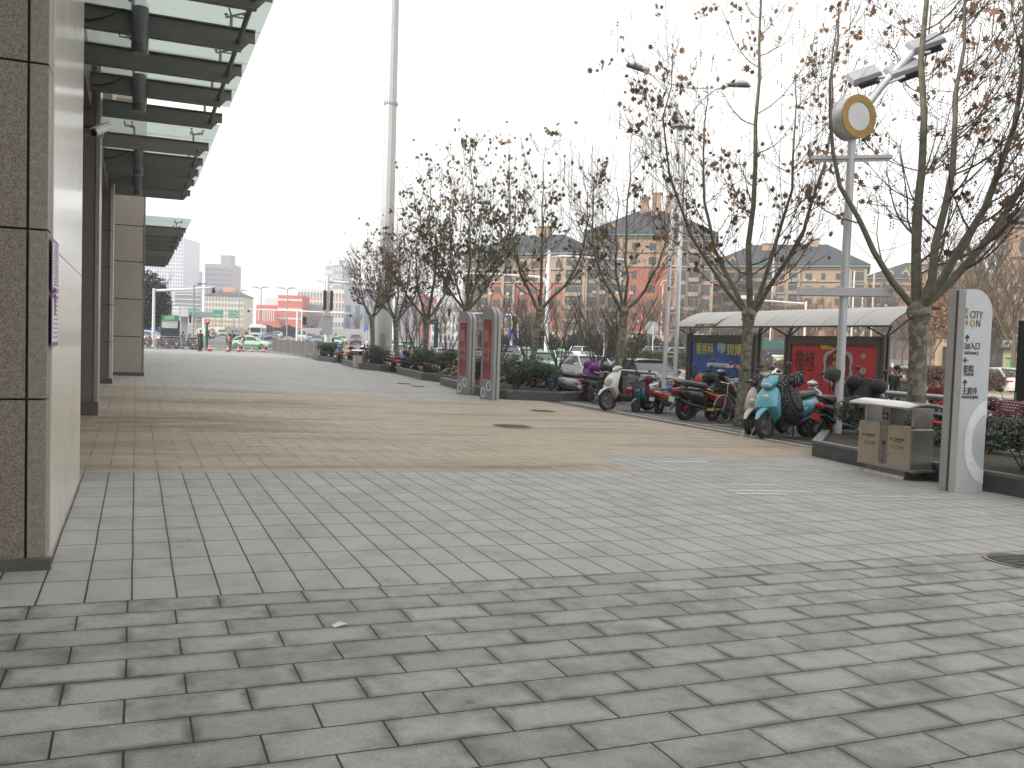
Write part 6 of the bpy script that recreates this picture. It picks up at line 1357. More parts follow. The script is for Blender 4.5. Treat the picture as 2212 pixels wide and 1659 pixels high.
putp('person in a long black coat facing left by the silver fence', 395, 757, 719, 150, coat=dk, coatlen=.62, real=1.62)
putp('smaller person in long black coat, second from the silver fence end', 409, 757, 729, 170, coat=dk, coatlen=.75, real=1.4)
putp('tall man in black coat with hand at his face at the silver fence end', 433, 757, 712, 225, coat=dk, coatlen=.75, real=1.78, extra='phone')
putp('woman in black walking across the road just right of the green signal post', 450, 744, 721, 200, coat=dk, coatlen=.55, pose='walk', extra='longhair', real=1.62)
putp('person in a pale coat beside the orange helmeted rider', 456, 741, 720, 200, coat=bgc, coatlen=.6, real=1.65)
putp('man in a brown grey coat seen from behind beside a traffic cone', 495, 760, 720.5, 75, coat=brn, coatlen=.55, real=1.72)
putp('person in black just beyond the man in the brown grey coat', 502, 748, 721, 80, coat=dk, real=1.7)
w_ = putp('woman in a light beige coat wheeling a yellow bicycle', 524, 760, 727, 190, coat=bgc, coatlen=.45, extra='push', real=1.6)
yb_ = bicycle('yellow shared bicycle wheeled by the woman in beige', yp, R_=.31); yb_.location = w_.location+Vector((-.95, .05, .0)); yb_.rotation_euler = (0, 0, radians(-24+180))
bg_ = MB(); pod(bg_, [(-.2, 1.0, .1, .05), (-.2, 1.2, .13, .08), (-.2, 1.38, .1, .05)]); o = bg_.build('backpack', black, None, True); o.location = w_.location; o.rotation_euler = w_.rotation_euler; tag(o, 'black backpack on the back of the woman in beige', 'backpack')
putp('man in a blue jacket walking along the far carriageway', 1360, 778, 746, 160, coat=nvy, coatlen=.12, pose='walk', trous=nvy, real=1.72)
# riders: person on scooter
def rider(label, px, Z, head, coat, sc_kind=0, helmet=None, real=1.7, slabel='scooter ridden along the road'):
    q = at(px, Z); 
    if q.x < 14.5 and q.y < 84: q.z = gz(q.x)
    p_ = person(label, q+Vector((-cos(radians(head))*.15, -sin(radians(head))*.15, 0)), radians(head), real, coat=coat, pose='sit', coatlen=0)
    place(kinds[sc_kind], q, radians(head), slabel, 'scooters being ridden')
    if helmet:
        m_ = MB(); m_.lathe([(.125, -.06), (.14, .02), (.12, .1), (.06, .15), (.01, .155)], 16); o = m_.build('helmet', helmet, None, True); o.location = p_.location+Vector((cos(radians(head))*.05, sin(radians(head))*.05, 1.60)); tag(o, 'helmet on the '+' '.join(label.split()[:12]), 'helmet')
rider('rider in an olive coat on a dark scooter behind the barriers', 720, 66, 60, olv, 0, slabel='dark scooter under the rider in the olive coat')
rider('rider with an orange helmet crossing at the junction', 458, 150, 240, bgc, 1, redcl, slabel='white scooter under the rider with the orange helmet')
rider('rider in dark clothes with a red helmet in front of the bus', 532, 150, 240, dk, 2, M('red helmet paint', (.5, .05, .04), .3), slabel='red scooter in front of the bus')
rider('dark clothed rider far off beyond the signal pole', 725, 200, 250, nvy, 0, slabel='tiny dark scooter far beyond the signal pole')
rider('rider in white and black leaning forward left of the great mast', 790, 110, 200, M('white jacket', (.6, .6, .6), .7), 5, slabel='silver scooter under the leaning rider by the great mast')
q = GX(1958, 16.2, -.33); fw_ = person('woman in grey green quilted coat with pale fur collar beside the bus stop', q, radians(200), 1.5, coat=grp, coatlen=.5, extra='longhair')
m_ = MB(); m_.torus(.125, .055, 20, 8, Matrix.Rotation(pi/2, 4, 'X')); m_.v = [(x, y*1.15, z) for x, y, z in m_.v]; o = m_.build('fur_collar', fur, fw_, True); o.location = (0, 0, 1.27); o.rotation_euler = (0, .1, 0)
m_ = MB(); m_.tube([(.2, -.16, .82), (.2, .02, 1.05), (.1, .16, 1.24)], .012, 5); m_.build('bag_strap', black, fw_)
q = GX(1932, 17.2, -.33); person('person in a black down jacket by the last shelter post', q, radians(170), 1.55, coat=darkcl, coatlen=.2)
q = GX(2020, 16.2, -.44); person('black haired person in a red jacket sitting low behind the railing', q, radians(190), 1.55, coat=rp if False else M('dark red jacket', (.20, .02, .03), .8, 0, .15), pose='sit', coatlen=0)
m_ = MB(); m_.bm((-.2, -.2, .66), (.2, .2, .70)); [m_.bm((x-.015, y-.015, 0), (x+.015, y+.015, .66)) for x in (-.17, .17) for y in (-.17, .17)]; o = m_.build('stool', darksteel, None); o.location = q+Vector((.05, 0, 0)); tag(o, 'dark stool under the person in the red jacket', 'stool')
q = at(1661, 70); q.z = -.15; person('man in dark clothes standing on the median, seen through the shelter gap', q, radians(200), 1.7, coat=nvy, coatlen=.1)
# cones, barriers
def cone(px, py, label):
    p = G(px, py); t = thing('traffic_cone', label, 'traffic cone', (p.x, p.y, gz(p.x) if p.y < 86 else rz(p.x, p.y)), 0, 'red and white traffic cones')
    m_ = MB(); m_.box((0, 0, .03), (.42, .42, .06), top=.9); m_.build('base', black, t)
    rc = M('cone red', (.55, .04, .03), .45)
    for z0, z1, mm in ((.06, .30, rc), (.30, .44, white), (.44, .58, rc), (.58, .68, white), (.68, .80, rc)):
        f_ = lambda z: .16-.165*z*.92; m_ = MB(); m_.lathe([(f_(z0), z0), (f_(z1), z1)], 16); m_.build('red_band' if mm is rc else 'white_band', mm, t, True)
    t.scale = (.8,)*3
for px, py, l in [(546, 760, 'smaller looking leftmost traffic cone of the pair near the green post'), (552, 759.5, 'right hand traffic cone of the pair near the green post')]: pass
z3 = lambda x, y: ((450+x*.27125)/1.582, (950+y*.27125)/1.582)
for (x, y, l) in [(968, 922, 'traffic cone in the pair beside the silver fence end, left one'), (992, 922, 'traffic cone in the pair beside the silver fence end, right one'), (1211, 932, 'lone traffic cone at the feet of the man in the brown grey coat'), (1345, 934, 'traffic cone behind the wheeled yellow bicycle'), (1405, 930, 'traffic cone beside the woman in beige'), (1512, 932, 'lone traffic cone before the pale green taxi doors'), (1645, 936, 'traffic cone in the pair at the taxi front, left one'), (1669, 936, 'traffic cone in the pair at the taxi front, right one')]: cone(*z3(x, y), l)
def barrier(a, b_, label, panel=None, top=1.15, group='crowd barriers'):
    d = (b_-a); L_ = d.length; t = thing('crowd_barrier', label, 'barrier', a, atan2(d.y, d.x), group)
    m_ = MB(); m_.tube([(0, 0, .12), (0, 0, top-.1), (.1, 0, top), (L_-.1, 0, top), (L_, 0, top-.1), (L_, 0, .12)], .022, 8); m_.tube([(0, 0, .25), (L_, 0, .25)], .016, 6); m_.tube([(0, 0, top-.18), (L_, 0, top-.18)], .016, 6); m_.build('frame', galv, t, True)
    m_ = MB(); n = int(L_/.16)
    for k in range(1, n): m_.tube([(L_*k/n, 0, .25), (L_*k/n, 0, top-.18)], .008, 4, False)
    m_.build('bars', galv, t)
    for x in (.15, L_-.15): m_ = MB(); m_.tube([(x, -.28, .02), (x, 0, .12), (x, .28, .02)], .018, 6); m_.build('foot', galv, t, True)
    if panel: m_ = MB(); m_.bm((.04, -.026, .20), (L_-.04, .026, top-.16)); m_.build('cloth_panel', panel, t)
fa, fb = G(716, 779.5), G(588, 762); nb = 8; gpn = M('grey barrier cloth', (.10, .095, .087), .85, 0, .12, 1.5)
for k in range(nb):
    a, b_ = fa.lerp(fb, k/nb), fa.lerp(fb, (k+.97)/nb); a.z = gz(a.x); b_.z = gz(b_.x)
    barrier(a, b_, 'grey clothed crowd barrier, number %s from the farthest planter' % ['one', 'two', 'three', 'four', 'five', 'six', 'seven', 'eight'][k], gpn, 1.5)
for (x0, x1, y, l) in [(296, 337, 757, 'silver crowd barrier at the beige pier'), (338, 391, 757, 'silver crowd barrier before the green topped map board'), (392, 443, 757, 'silver crowd barrier ending at the tall man')]:
    a, b_ = G(x0, y), G(x1, y); a.z = gz(a.x); b_.z = gz(b_.x); barrier(a, b_, l, None, 1.1)
# ------------------------------------------------------------------ median, far kerbs, hedges
dryg = M('dry grass', (.30, .22, .12), .95, 0, .3, 1.2, .8, bsc=40)
far_side = M('far footway', (.26, .22, .19), .9, 0, .2, .5)
def strip_s(name, x0, x1, y0, y1, mat, h_, kind='structure', ny=8):
    m_ = MB()
    for i in range(ny):
        a, b_ = y0+(y1-y0)*i/ny, y0+(y1-y0)*(i+1)/ny; vs = [(x0, a, rz(x0, a)+h_), (x1, a, rz(x1, a)+h_), (x1, b_, rz(x1, b_)+h_), (x0, b_, rz(x0, b_)+h_)]
        m_.add(vs+[(p[0], p[1], p[2]-h_-.05) for p in vs], [(0, 1, 2, 3), (0, 4, 5, 1), (1, 5, 6, 2), (2, 6, 7, 3), (3, 7, 4, 0)])
    return tag(m_.build(name, mat), kind=kind)
strip_s('median', 40, 44, 20, 84, kerbm, .14); strip_s('grass', 40.3, 43.7, 20.3, 83.7, dryg, .19, 'stuff')
strip_s('far_pavement', 57, 68, 10, 98, far_side, .13); strip_s('far_grass', 68, 150, 10, 190, M('far lawn', (.12, .11, .07), .95, 0, .3, .3), .10)
m_ = MB(); rnd = random.Random(4)
for k in range(5200):
    x, y = rnd.uniform(40.35, 43.6), rnd.uniform(22, 83); z = rz(x, y)+.19; a = rnd.uniform(0, 6.28); h_ = rnd.uniform(.06, .16)
    m_.add([(x-.02*cos(a), y-.02*sin(a), z), (x+.02*cos(a), y+.02*sin(a), z), (x+rnd.uniform(-.06, .06), y+rnd.uniform(-.06, .06), z+h_)], [(0, 1, 2)])
tag(m_.build('grass_tufts', dryg), kind='stuff')
def hedge(label, x0, x1, y0, y1, h_, mat, n, seed, ls=.10, rough=.10, name='hedge', stemsn=60):
    rnd = random.Random(seed); t = thing(name, label, 'hedge', ((x0+x1)/2, (y0+y1)/2, rz(x0, y0)+.15), 0, 'hedges on the planted median'); W, L_ = (x1-x0)/2, (y1-y0)/2
    m_ = MB()
    for k in range(n):
        f_ = rnd.random(); x, y, z = rnd.uniform(-W, W), rnd.uniform(-L_, L_), rnd.uniform(.12, h_)
        if f_ < .4: z = h_*(1-rnd.random()**2*.12)
        elif f_ < .8: x = -W+rnd.random()**2*.2
        x += rnd.gauss(0, rough); z += rnd.gauss(0, rough*.5); d = Vector((rnd.gauss(0, 1), rnd.gauss(0, 1), rnd.gauss(.3, 1))).normalized(); s_ = d.orthogonal().normalized(); w_ = d.cross(s_); q = ls*rnd.uniform(.6, 1.3); c = Vector((x, y, z))
        m_.add([c-s_*q, c+w_*q*.5, c+s_*q, c-w_*q*.5], [(0, 1, 2, 3)])
    m_.build('foliage', mat, t)
    m_ = MB()
    for k in range(stemsn):
        x, y = rnd.uniform(-W, W)*.8, rnd.uniform(-L_, L_); m_.tube([(x, y, -.1), (x+rnd.gauss(0, .1), y+rnd.gauss(0, .15), h_*.5), (x+rnd.gauss(0, .15), y+rnd.gauss(0, .25), h_*.95)], [.02, .014, .006], 4, False)
    m_.build('stems', twig, t); return t
hgreen = M('clipped hedge leaf', (.055, .075, .03), .7, 0, .35, 1.5); hred = M('reddish bare hedge', (.13, .062, .05), .9, 0, .35, 1.5); hbr = M('brown bare bush', (.12, .085, .06), .9, 0, .3, 2)
Yp = lambda px, X=42: GX(px, X, -.45).y
hedge('clipped dark green hedge on the median behind the black sedan', 41.2, 42.8, Yp(1520), Yp(1362), 1.35, hgreen, 15000, 1, .10)
hedge('reddish brown leafless hedge on the median between the tree and the big totem', 41.2, 42.8, Yp(2075), Yp(1985), 1.15, hred, 9000, 2, .07, stemsn=160)
hedge('reddish leafless hedge seen through the right end of the bus shelter', 41.2, 42.8, Yp(1960), Yp(1700), 1.0, hred, 9000, 3, .07, stemsn=100)
for (px, r_, h_, l, s_) in ((1678, 1.3, 1.35, 'round brown bush on the median seen through the gap in the bus shelter', 4), (2150, 1.0, 1.3, 'loose bare bush right of the big totem', 5), (2108, .9, 1.2, 'bare bush partly behind the big totem', 6)):
    q = GX(px, 41.8, -.3); shrub(q, r_, r_, h_, l, 90+s_, n=1500, ls=.09, mat=hbr, group='bare bushes on the median', name='bare_bush')
# ------------------------------------------------------------------ backdrop trees
greyb = M('grey brown far twigs', (.15, .115, .09), .9, 0, .2); leaff = M('rusty autumn leaf', (.36, .19, .10), .8, 0, .4, .9); leafy = M('yellow autumn leaf', (.38, .31, .12), .8, 0, .4, .9); everg = M('dark evergreen far', (.035, .05, .035), .8, 0, .35, 1)
def far_tree(label, seed, h_, kind='bare', group='bare trees along the far road'):
    rnd = random.Random(seed); t = thing('street_tree' if kind != 'evergreen' else 'evergreen_tree', label, 'tree', (0, 0, 0), 0, group); Tk, B = MB(), MB()
    fork = h_*(.2 if kind != 'evergreen' else .15); Tk.tube([(0, 0, -.3), (.03, 0, fork), (0, .05, h_*.55)], [.13, .11, .06], 8); Tk.build('trunk', greyb, t, True, sharp=80); ends = []
    for k in range(9 if kind != 'evergreen' else 5):
        az = 2.4*k; z0 = fork+h_*.04*k; l_ = h_*(.42-.02*k); P = [Vector((cos(az)*l_*.5*u_, sin(az)*l_*.5*u_, z0+l_*1.15*u_**1.1)) for u_ in (0, .3, .6, 1)]
        B.tube(P, [.06, .045, .035, .02], 5, False); 
        for q in range(11):
            s0 = P[rnd.randrange(1, 4)]; a2 = az+rnd.uniform(-1.8, 1.8); l2 = h_*rnd.uniform(.1, .26); Q = [s0+Vector((cos(a2)*l2*.55*u_, sin(a2)*l2*.55*u_, l2*u_)) for u_ in (0, .5, 1)]; B.tube(Q, [.025, .02, .014], 3, False)
            for w_ in range(4): a3 = a2+rnd.uniform(-1.6, 1.6); l3 = l2*.6; c = Q[rnd.randrange(1, 3)]; e_ = c+Vector((cos(a3)*l3*.5, sin(a3)*l3*.5, l3*.8)); B.tube([c, e_], .012, 3, False); ends.append(e_)
    B.build('branches', greyb, t)
    if kind != 'bare':
        m_ = MB(); n = 2600 if kind == 'evergreen' else 1700
        for k in range(n):
            if kind == 'evergreen': a = rnd.uniform(0, 6.28); e = rnd.uniform(-1, 1); q = rnd.random()**.4; c = Vector((cos(a)*sqrt(1-e*e)*h_*.30*q*(1+.25*sin(3*a+e*4)), sin(a)*sqrt(1-e*e)*h_*.30*q, h_*.55+e*h_*.42*q))
            else: c = rnd.choice(ends)+Vector((rnd.gauss(0, .35), rnd.gauss(0, .35), rnd.gauss(-.1, .4)))
            leaf(m_, c, .26 if kind == 'evergreen' else .20, rnd)
        m_.build('leaves', everg if kind == 'evergreen' else (leaff if kind == 'rust' else leafy), t)
    return t
FT = {'bare': [far_tree('bare tree', 101, 7.5), far_tree('bare tree', 102, 7.5)], 'rust': [far_tree('rusty tree', 103, 8, 'rust', 'autumn trees along the far road')], 'yellow': [far_tree('yellow tree', 104, 8, 'yellow', 'autumn trees along the far road')], 'evergreen': [far_tree('evergreen', 105, 7, 'evergreen', 'evergreen trees among the bare ones')]}
lm = {'bare': 'grey leafless street tree', 'rust': 'rusty leaved autumn tree', 'yellow': 'yellow green leaved autumn tree', 'evergreen': 'dark evergreen tree'}
def ft(kind, px, Z, s_, wh, k=0): q = at(px, Z); place(FT[kind][k % len(FT[kind])], q, px*.7, lm[kind]+' '+wh, s=s_)
near_b = [(1060, 'right of the ad totems'), (1105, 'by the blue vertical street sign'), (1150, 'behind the leaning plane tree'), (1215, 'left of the tall apartment block'), (1262, 'at the left edge of the tall apartment block'), (1310, 'in front of the tall block, first from its left'), (1352, 'behind the thin bare plane tree'), (1402, 'above the left white van'), (1440, 'behind the three-tube street light'), (1480, 'above the clipped hedge end'), (1530, 'behind the blue poster, left one'), (1580, 'behind the blue poster, middle one'), (1640, 'seen above the gap in the bus shelter'), (1690, 'behind the red poster, left one'), (1745, 'behind the red poster, middle one'), (1800, 'just left of the disc lamp post'), (1850, 'just right of the disc lamp post'), (1900, 'behind the right end of the bus shelter'), (1950, 'left of the biggest plane tree')]
for i, (px, wh) in enumerate(near_b): ft('bare', px, 118-(px-1060)*.035, .9+.25*((i*7) % 5)/5, wh, i)
for i, (px, Z, s_, wh) in enumerate([(2010, 78, .95, 'between the biggest plane tree and the big totem'), (2060, 82, 1.05, 'directly behind the big totem'), (2120, 80, .85, 'right of the big totem'), (1985, 92, .8, 'half behind the biggest plane trunk')]): ft('rust', px, Z, s_, wh)
for i, (px, Z, s_, wh) in enumerate([(2035, 95, 1.3, 'rising above the rusty one left of the totem'), (2165, 84, .9, 'at the right edge before the cream building'), (2100, 100, 1.2, 'above the right shoulder of the big totem')]): ft('yellow', px, Z, s_, wh)
for i, (px, Z, s_, wh) in enumerate([(1142, 130, .85, 'between the first two apartment blocks'), (1270, 125, .75, 'beneath the left corner of the tall block'), (1330, 128, .7, 'beneath the tall apartment block'), (330, 118, 1.15, 'at the edge of the beige pier'), (315, 112, 1.3, 'half hidden by the beige pier'), (1475, 120, .7, 'above the white vans')]): ft('evergreen', px, Z, s_, wh)
for i, (px, Z, wh) in enumerate([(2075, 60, 'tall and thin above the totem'), (2150, 64, 'tall at the right edge'), (2190, 58, 'against the cream building'), (2010, 110, 'far behind the bare hedge'), (660, 300, 'before the white and orange office block'), (608, 310, 'before the red block, left one'), (680, 290, 'before the grey rounded wall'), (770, 250, 'left of the great mast, far off'), (905, 130, 'left of the ad totems beyond the taxis'), (950, 125, 'beyond the white car by the totems'), (1000, 130, 'behind the fullest plane tree'), (1030, 120, 'between the ad totems, far off')]): ft('bare', px, Z, 1.35 if Z < 70 else 1., wh, i)
# dark shrubbery under the trees along the estate fence
for i, (p0, p1, Z, l) in enumerate([(1020, 1250, 122, 'dark evergreen hedge along the estate fence, left stretch'), (1250, 1500, 118, 'dark evergreen hedge along the estate fence, right stretch'), (560, 690, 270, 'dark hedge at the foot of the red office blocks')]):
    a, b_ = at(p0, Z), at(p1, Z); t = thing('hedge', l, 'hedge', a, atan2(b_.y-a.y, b_.x-a.x), 'evergreen hedges beyond the road'); L_ = (b_-a).length; rnd = random.Random(i); m_ = MB()
    for k in range(3500):
        x, y, z = rnd.uniform(0, L_), rnd.uniform(-.7, .7), rnd.uniform(0, 1)*(2.2+.8*sin(rnd.random()*9)); leaf(m_, Vector((x, y, z+.5*sin(x*.9))), .45 if Z < 200 else .8, rnd)
    m_.build('foliage', everg, t)
# estate fence and white railing
def longfence(label, p0, p1, Z0, Z1, h_, mat, gap, name='estate_fence', postgap=4.):
    a, b_ = at(p0, Z0), at(p1, Z1); d = b_-a; L_ = d.length; t = thing(name, label, 'fence', a, atan2(d.y, d.x), 'long fences beyond the road')
    m_ = MB(); n = int(L_/gap)
    for k in range(n): m_.bm((k*gap-.015, -.01, .1), (k*gap+.015, .01, h_))
    m_.build('bars', mat, t); m_ = MB(); m_.bm((0, -.03, h_-.12), (L_, .03, h_-.04)); m_.bm((0, -.03, .2), (L_, .03, .28)); m_.build('rails', mat, t)
    for k in range(int(L_/postgap)+1): m_ = MB(); m_.box((k*postgap, 0, h_/2+.1), (.4 if mat is darksteel else .12, .4 if mat is darksteel else .12, h_+.25)); m_.build('post', M('fence pier stone', (.36, .29, .21), .8) if mat is darksteel else mat, t)
longfence('dark estate fence with stone piers beneath the apartment blocks', 1000, 1560, 128, 118, 2.1, darksteel, .3)
longfence('white railing along the far side behind the bare hedge', 1930, 2230, 70, 66, 1.1, white, .22, 'white_railing')
# ------------------------------------------------------------------ apartment blocks
cream_w = M('cream render', (.37, .25, .165), .8, 0, .06, .4); brick_w = M('orange brick panel', (.35, .125, .08), .85, 0, .08, .5); stone_w = M('pale stone pilaster', (.34, .275, .20), .8, 0, .06, .5)
slater = M('slate roof', (.035, .038, .045), .7, 0, .15, .8); gutter = M('teal gutter', (.12, .19, .18), .5); wglass = M('window glass', (.05, .065, .07), .12, 0, .5, .35, coat=.2); wfr = M('window frame dark', (.09, .09, .085), .5); podium = M('tan stone base', (.40, .28, .18), .85, 0, .1, .5)
WIN = {}
def window(parent, x, z, w_, h_, y=0., balc=False):
    key = (round(w_, 2), round(h_, 2))
    if key not in WIN:
        m_ = MB(); m_.mi = 0; m_.bm((-w_/2+.06, -.02, .06), (w_/2-.06, .05, h_-.06)); m_.mi = 1; nb_ = max(1, round(w_/.95))
        for a in [(-w_/2, 0, -w_/2+.08, h_), (w_/2-.08, 0, w_/2, h_), (-w_/2, 0, w_/2, .08), (-w_/2, h_-.08, w_/2, h_), (-w_/2, h_*.68, w_/2, h_*.68+.05)]+[(-w_/2+w_*k/nb_-.03, 0, -w_/2+w_*k/nb_+.03, h_) for k in range(1, nb_)]: m_.bm((a[0], -.06, a[1]), (a[2], .05, a[3]))
        me = m_.build('window', [wglass, wfr], None); WIN[key] = me.data; bpy.data.objects.remove(me)
    o = bpy.data.objects.new('window', WIN[key]); COL.objects.link(o); o.parent = parent; o.location = (x, y-.05, z); return o
def hip(m_, x0, x1, y0, y1, z0, z1, over=.8, ridge=.3):
    x0 -= over; x1 += over; y0 -= over; y1 += over; dx = min((y1-y0)/2*1.0, (x1-x0)*(.5-ridge/2)); ym = (y0+y1)/2
    m_.add([(x0, y0, z0), (x1, y0, z0), (x1, y1, z0), (x0, y1, z0), (x0+dx, ym, z1), (x1-dx, ym, z1), (x0, y0, z0-.25), (x1, y0, z0-.25), (x1, y1, z0-.25), (x0, y1, z0-.25)],
           [(0, 1, 5, 4), (1, 2, 5), (2, 3, 4, 5), (3, 0, 4), (0, 6, 7, 1), (1, 7, 8, 2), (2, 8, 9, 3), (3, 9, 6, 0), (9, 8, 7, 6)])
def apartment(label, pL, pR, Z0, Z1, ytopL, floors, bays, rise, yapex=None, depth=15, chim=(), dorm=(), ex=0., group='cream and brick apartment blocks'):
    """facade from picture column pL (depth Z0) to pR (depth Z1)"""
    a, b_ = at(pL, Z0), at(pR, Z1); a.z = min(a.z, b_.z); b_.z = a.z; d = b_-a; L_ = d.length; t = thing('apartment_block', label, 'building', a, atan2(d.y, d.x), group)
    Hh = hgt(ytopL, (Z0+Z1)/2, (pL+pR)/2)-a.z; fh = (Hh-.6)/floors
    m_ = MB(); m_.bm((0, 0, -1), (L_, depth, Hh)); m_.build('wall', cream_w, t)
    m_ = MB(); m_.bm((-.15, -.2, -1), (L_+.15, depth+.15, fh*1.35)); m_.build('podium', podium, t)
    m_ = MB()
    for z in (fh*1.35, fh*(floors-2)+.1, fh*(floors-1)+.1, Hh-.5): m_.bm((-.2, -.55 if z < fh*2 else -.42, z), (L_+.2, .0, z+.28))
    m_.build('string_course', stone_w, t)
    nW = 0; x = 0.; tot = sum(b__[1] for b__ in bays); pil, brk = MB(), MB(); sw_, bal = MB(), MB()
    for typ, w_ in bays:
        w_ = w_*L_/tot
        if typ == 'b': brk.bm((x+.1, -.12, fh*1.4), (x+w_-.1, .0, fh*(floors-2)))
        if typ == 'B': brk.bm((x+.1, -.12, fh*1.4), (x+w_-.1, .0, fh*(floors-3)))
        for f_ in range(floors):
            z = fh*f_+.35
            if typ == 'g': ww, hh = w_*.80, fh*.72
            elif typ in 'bBc': ww, hh = min(1.5, w_*.4), fh*.50; z += .3
            elif typ == 'l': ww, hh = w_*.74, fh*.66
            else: continue
            if typ in 'bBc' and w_ > 5.5:
                for xx in (.28, .72): window(t, x+w_*xx, z, ww, hh, -.13 if typ != 'c' else 0); nW += 1
            else: window(t, x+w_/2, z, ww, hh, -.13 if typ in 'bB' and f_ < floors-2 else 0); nW += 1
            if typ == 'l' and f_ > 0: bal.bm((x+w_*.1, -.9, z-.3), (x+w_*.9, -.0, z-.15)); bal.bm((x+w_*.1, -.9, z-.15), (x+w_*.9, -.84, z+.55)); 
        if typ in 'gl':
            for xx in (x, x+w_): pil.bm((xx-.32, -.45, -1), (xx+.32, -.0, Hh-.5))
        x += w_
    ac = MB(); ra = random.Random(int(pL))
    for f_ in range(1, floors):
        for _ in range(3): xa = ra.uniform(1, L_-1); ac.bm((xa, -.55, fh*f_+.2), (xa+.8, -.12, fh*f_+.8))
    ac.build('air_conditioners', M('air conditioner grey', (.42, .42, .41), .6), t)
    pil.build('pilaster', stone_w, t) if pil.v else 0
    if brk.v: brk.build('brick_panel', brick_w, t)
    if bal.v: bal.build('balcony', M('balcony grey', (.28, .25, .21), .7), t)
    # side wall windows
    for f_ in range(floors):
        for yy in (3.5, 8, 12): o = window(t, 0, fh*f_+.6, 1.5, fh*.5); o.location = (-.04, yy, fh*f_+.6); o.rotation_euler = (0, 0, -pi/2)
    m_ = MB(); m_.bm((-1., -1., Hh-.02), (L_+1, depth+1, Hh+.35)); m_.build('eaves', gutter, t)
    m_ = MB(); hip(m_, 0, L_, 0, depth, Hh+.6, Hh+rise, 1.0, .25); roof = m_.build('roof', slater, t)
    for (u_, v_, cw, chh) in chim: m_ = MB(); m_.bm((L_*u_-cw/2, depth*v_-1.1, Hh+1), (L_*u_+cw/2, depth*v_+1.1, Hh+chh)); m_.bm((L_*u_-cw/2-.25, depth*v_-1.35, Hh+chh), (L_*u_+cw/2+.25, depth*v_+1.35, Hh+chh+.3)); m_.build('chimney', cream_w, roof)
    for u_ in dorm:
        m_ = MB(); m_.mi = 0; m_.prism([(-.9, 0), (.9, 0), (.9, 1.1), (0, 1.9), (-.9, 1.1)], 0, 3.5, Matrix.Translation((L_*u_, .6, Hh+.9))); m_.mi = 1; m_.bm((L_*u_-.5, .55, Hh+1.05), (L_*u_+.5, .62, Hh+2.0)); m_.build('dormer', [cream_w, wglass], roof)
    return t
apartment('apartment block with a slate hip roof behind the ad totems and the leaning tree', 1000, 1257, 205, 192, 552, 7, [('g', 3), ('g', 3), ('b', 3), ('g', 2.5), ('b', 6), ('c', 2), ('b', 3), ('l', 4)], 5.6, depth=18, chim=[(.53, .5, 3.2, 7.2)], dorm=[(.30)])
apartment('tallest apartment block with three cream chimneys and orange brick centre', 1261, 1532, 192, 186, 511, 8, [('g', 3.2), ('l', 2), ('g', 3.2), ('c', 1.8), ('b', 3), ('b', 5.6), ('b', 3.2), ('g', 2.6), ('l', 3), ('g', 2.8)], 6.8, depth=20, chim=[(.42, .5, 1.8, 9.6), (.52, .45, 1.8, 10.3), (.64, .5, 2.2, 9.8)], dorm=[.2])
apartment('long apartment block rising behind the blue poster and the disc lamp post', 1526, 1862, 218, 205, 578, 7, [('g', 3), ('l', 3), ('g', 3), ('l', 3), ('g', 2.4), ('B', 2.6), ('l', 2.4), ('B', 4), ('c', 2), ('B', 4.5), ('g', 3)], 6.4, depth=18, chim=[(.36, .4, 2.4, 6.2), (.66, .5, 2.4, 7.5)], dorm=[.15])
apartment('lower long block with a row of dormers behind the biggest plane tree', 1866, 2150, 235, 222, 604, 6, [('l', 3), ('g', 3), ('l', 3), ('g', 3), ('b', 3), ('l', 3), ('g', 3), ('b', 3)], 5.2, depth=18, chim=[(.42, .5, 4, 6.0), (.86, .5, 3, 6)], dorm=[.18, .30, .42, .54])
t = apartment('cream building with a green cornice cut off by the right edge', 2174, 2420, 96, 92, 480, 5, [('c', 3), ('b', 4), ('c', 3), ('c', 3)], 4., depth=14)
# small shop pavilion at the right
q = at(2112, 80); t = thing('shop_pavilion', 'low cream stone shop with a dark sign band of pale letters', 'building', q, -YAW)
m_ = MB(); m_.bm((0, 0, -.5), (4.2, 8, 3.7)); m_.build('wall', M('cream stone', (.50, .39, .24), .8, 0, .1, .8), t)
m_ = MB(); m_.bm((-2.2, -.5, 2.9), (3.3, -.1, 3.75)); m_.bm((-2.2, -.4, -.5), (.2, 2, 2.9)); m_.build('dark_front', darksteel, t)
m_ = MB(); m_.bm((1.1, -.06, .2), (2.3, .02, 2.9)); m_.build('window', wglass, t)
text('汇鲜仔-DAY-餐厅', .66, white, t, (-2.0, -.53, 3.05), name='shop_lettering', bold=.01)
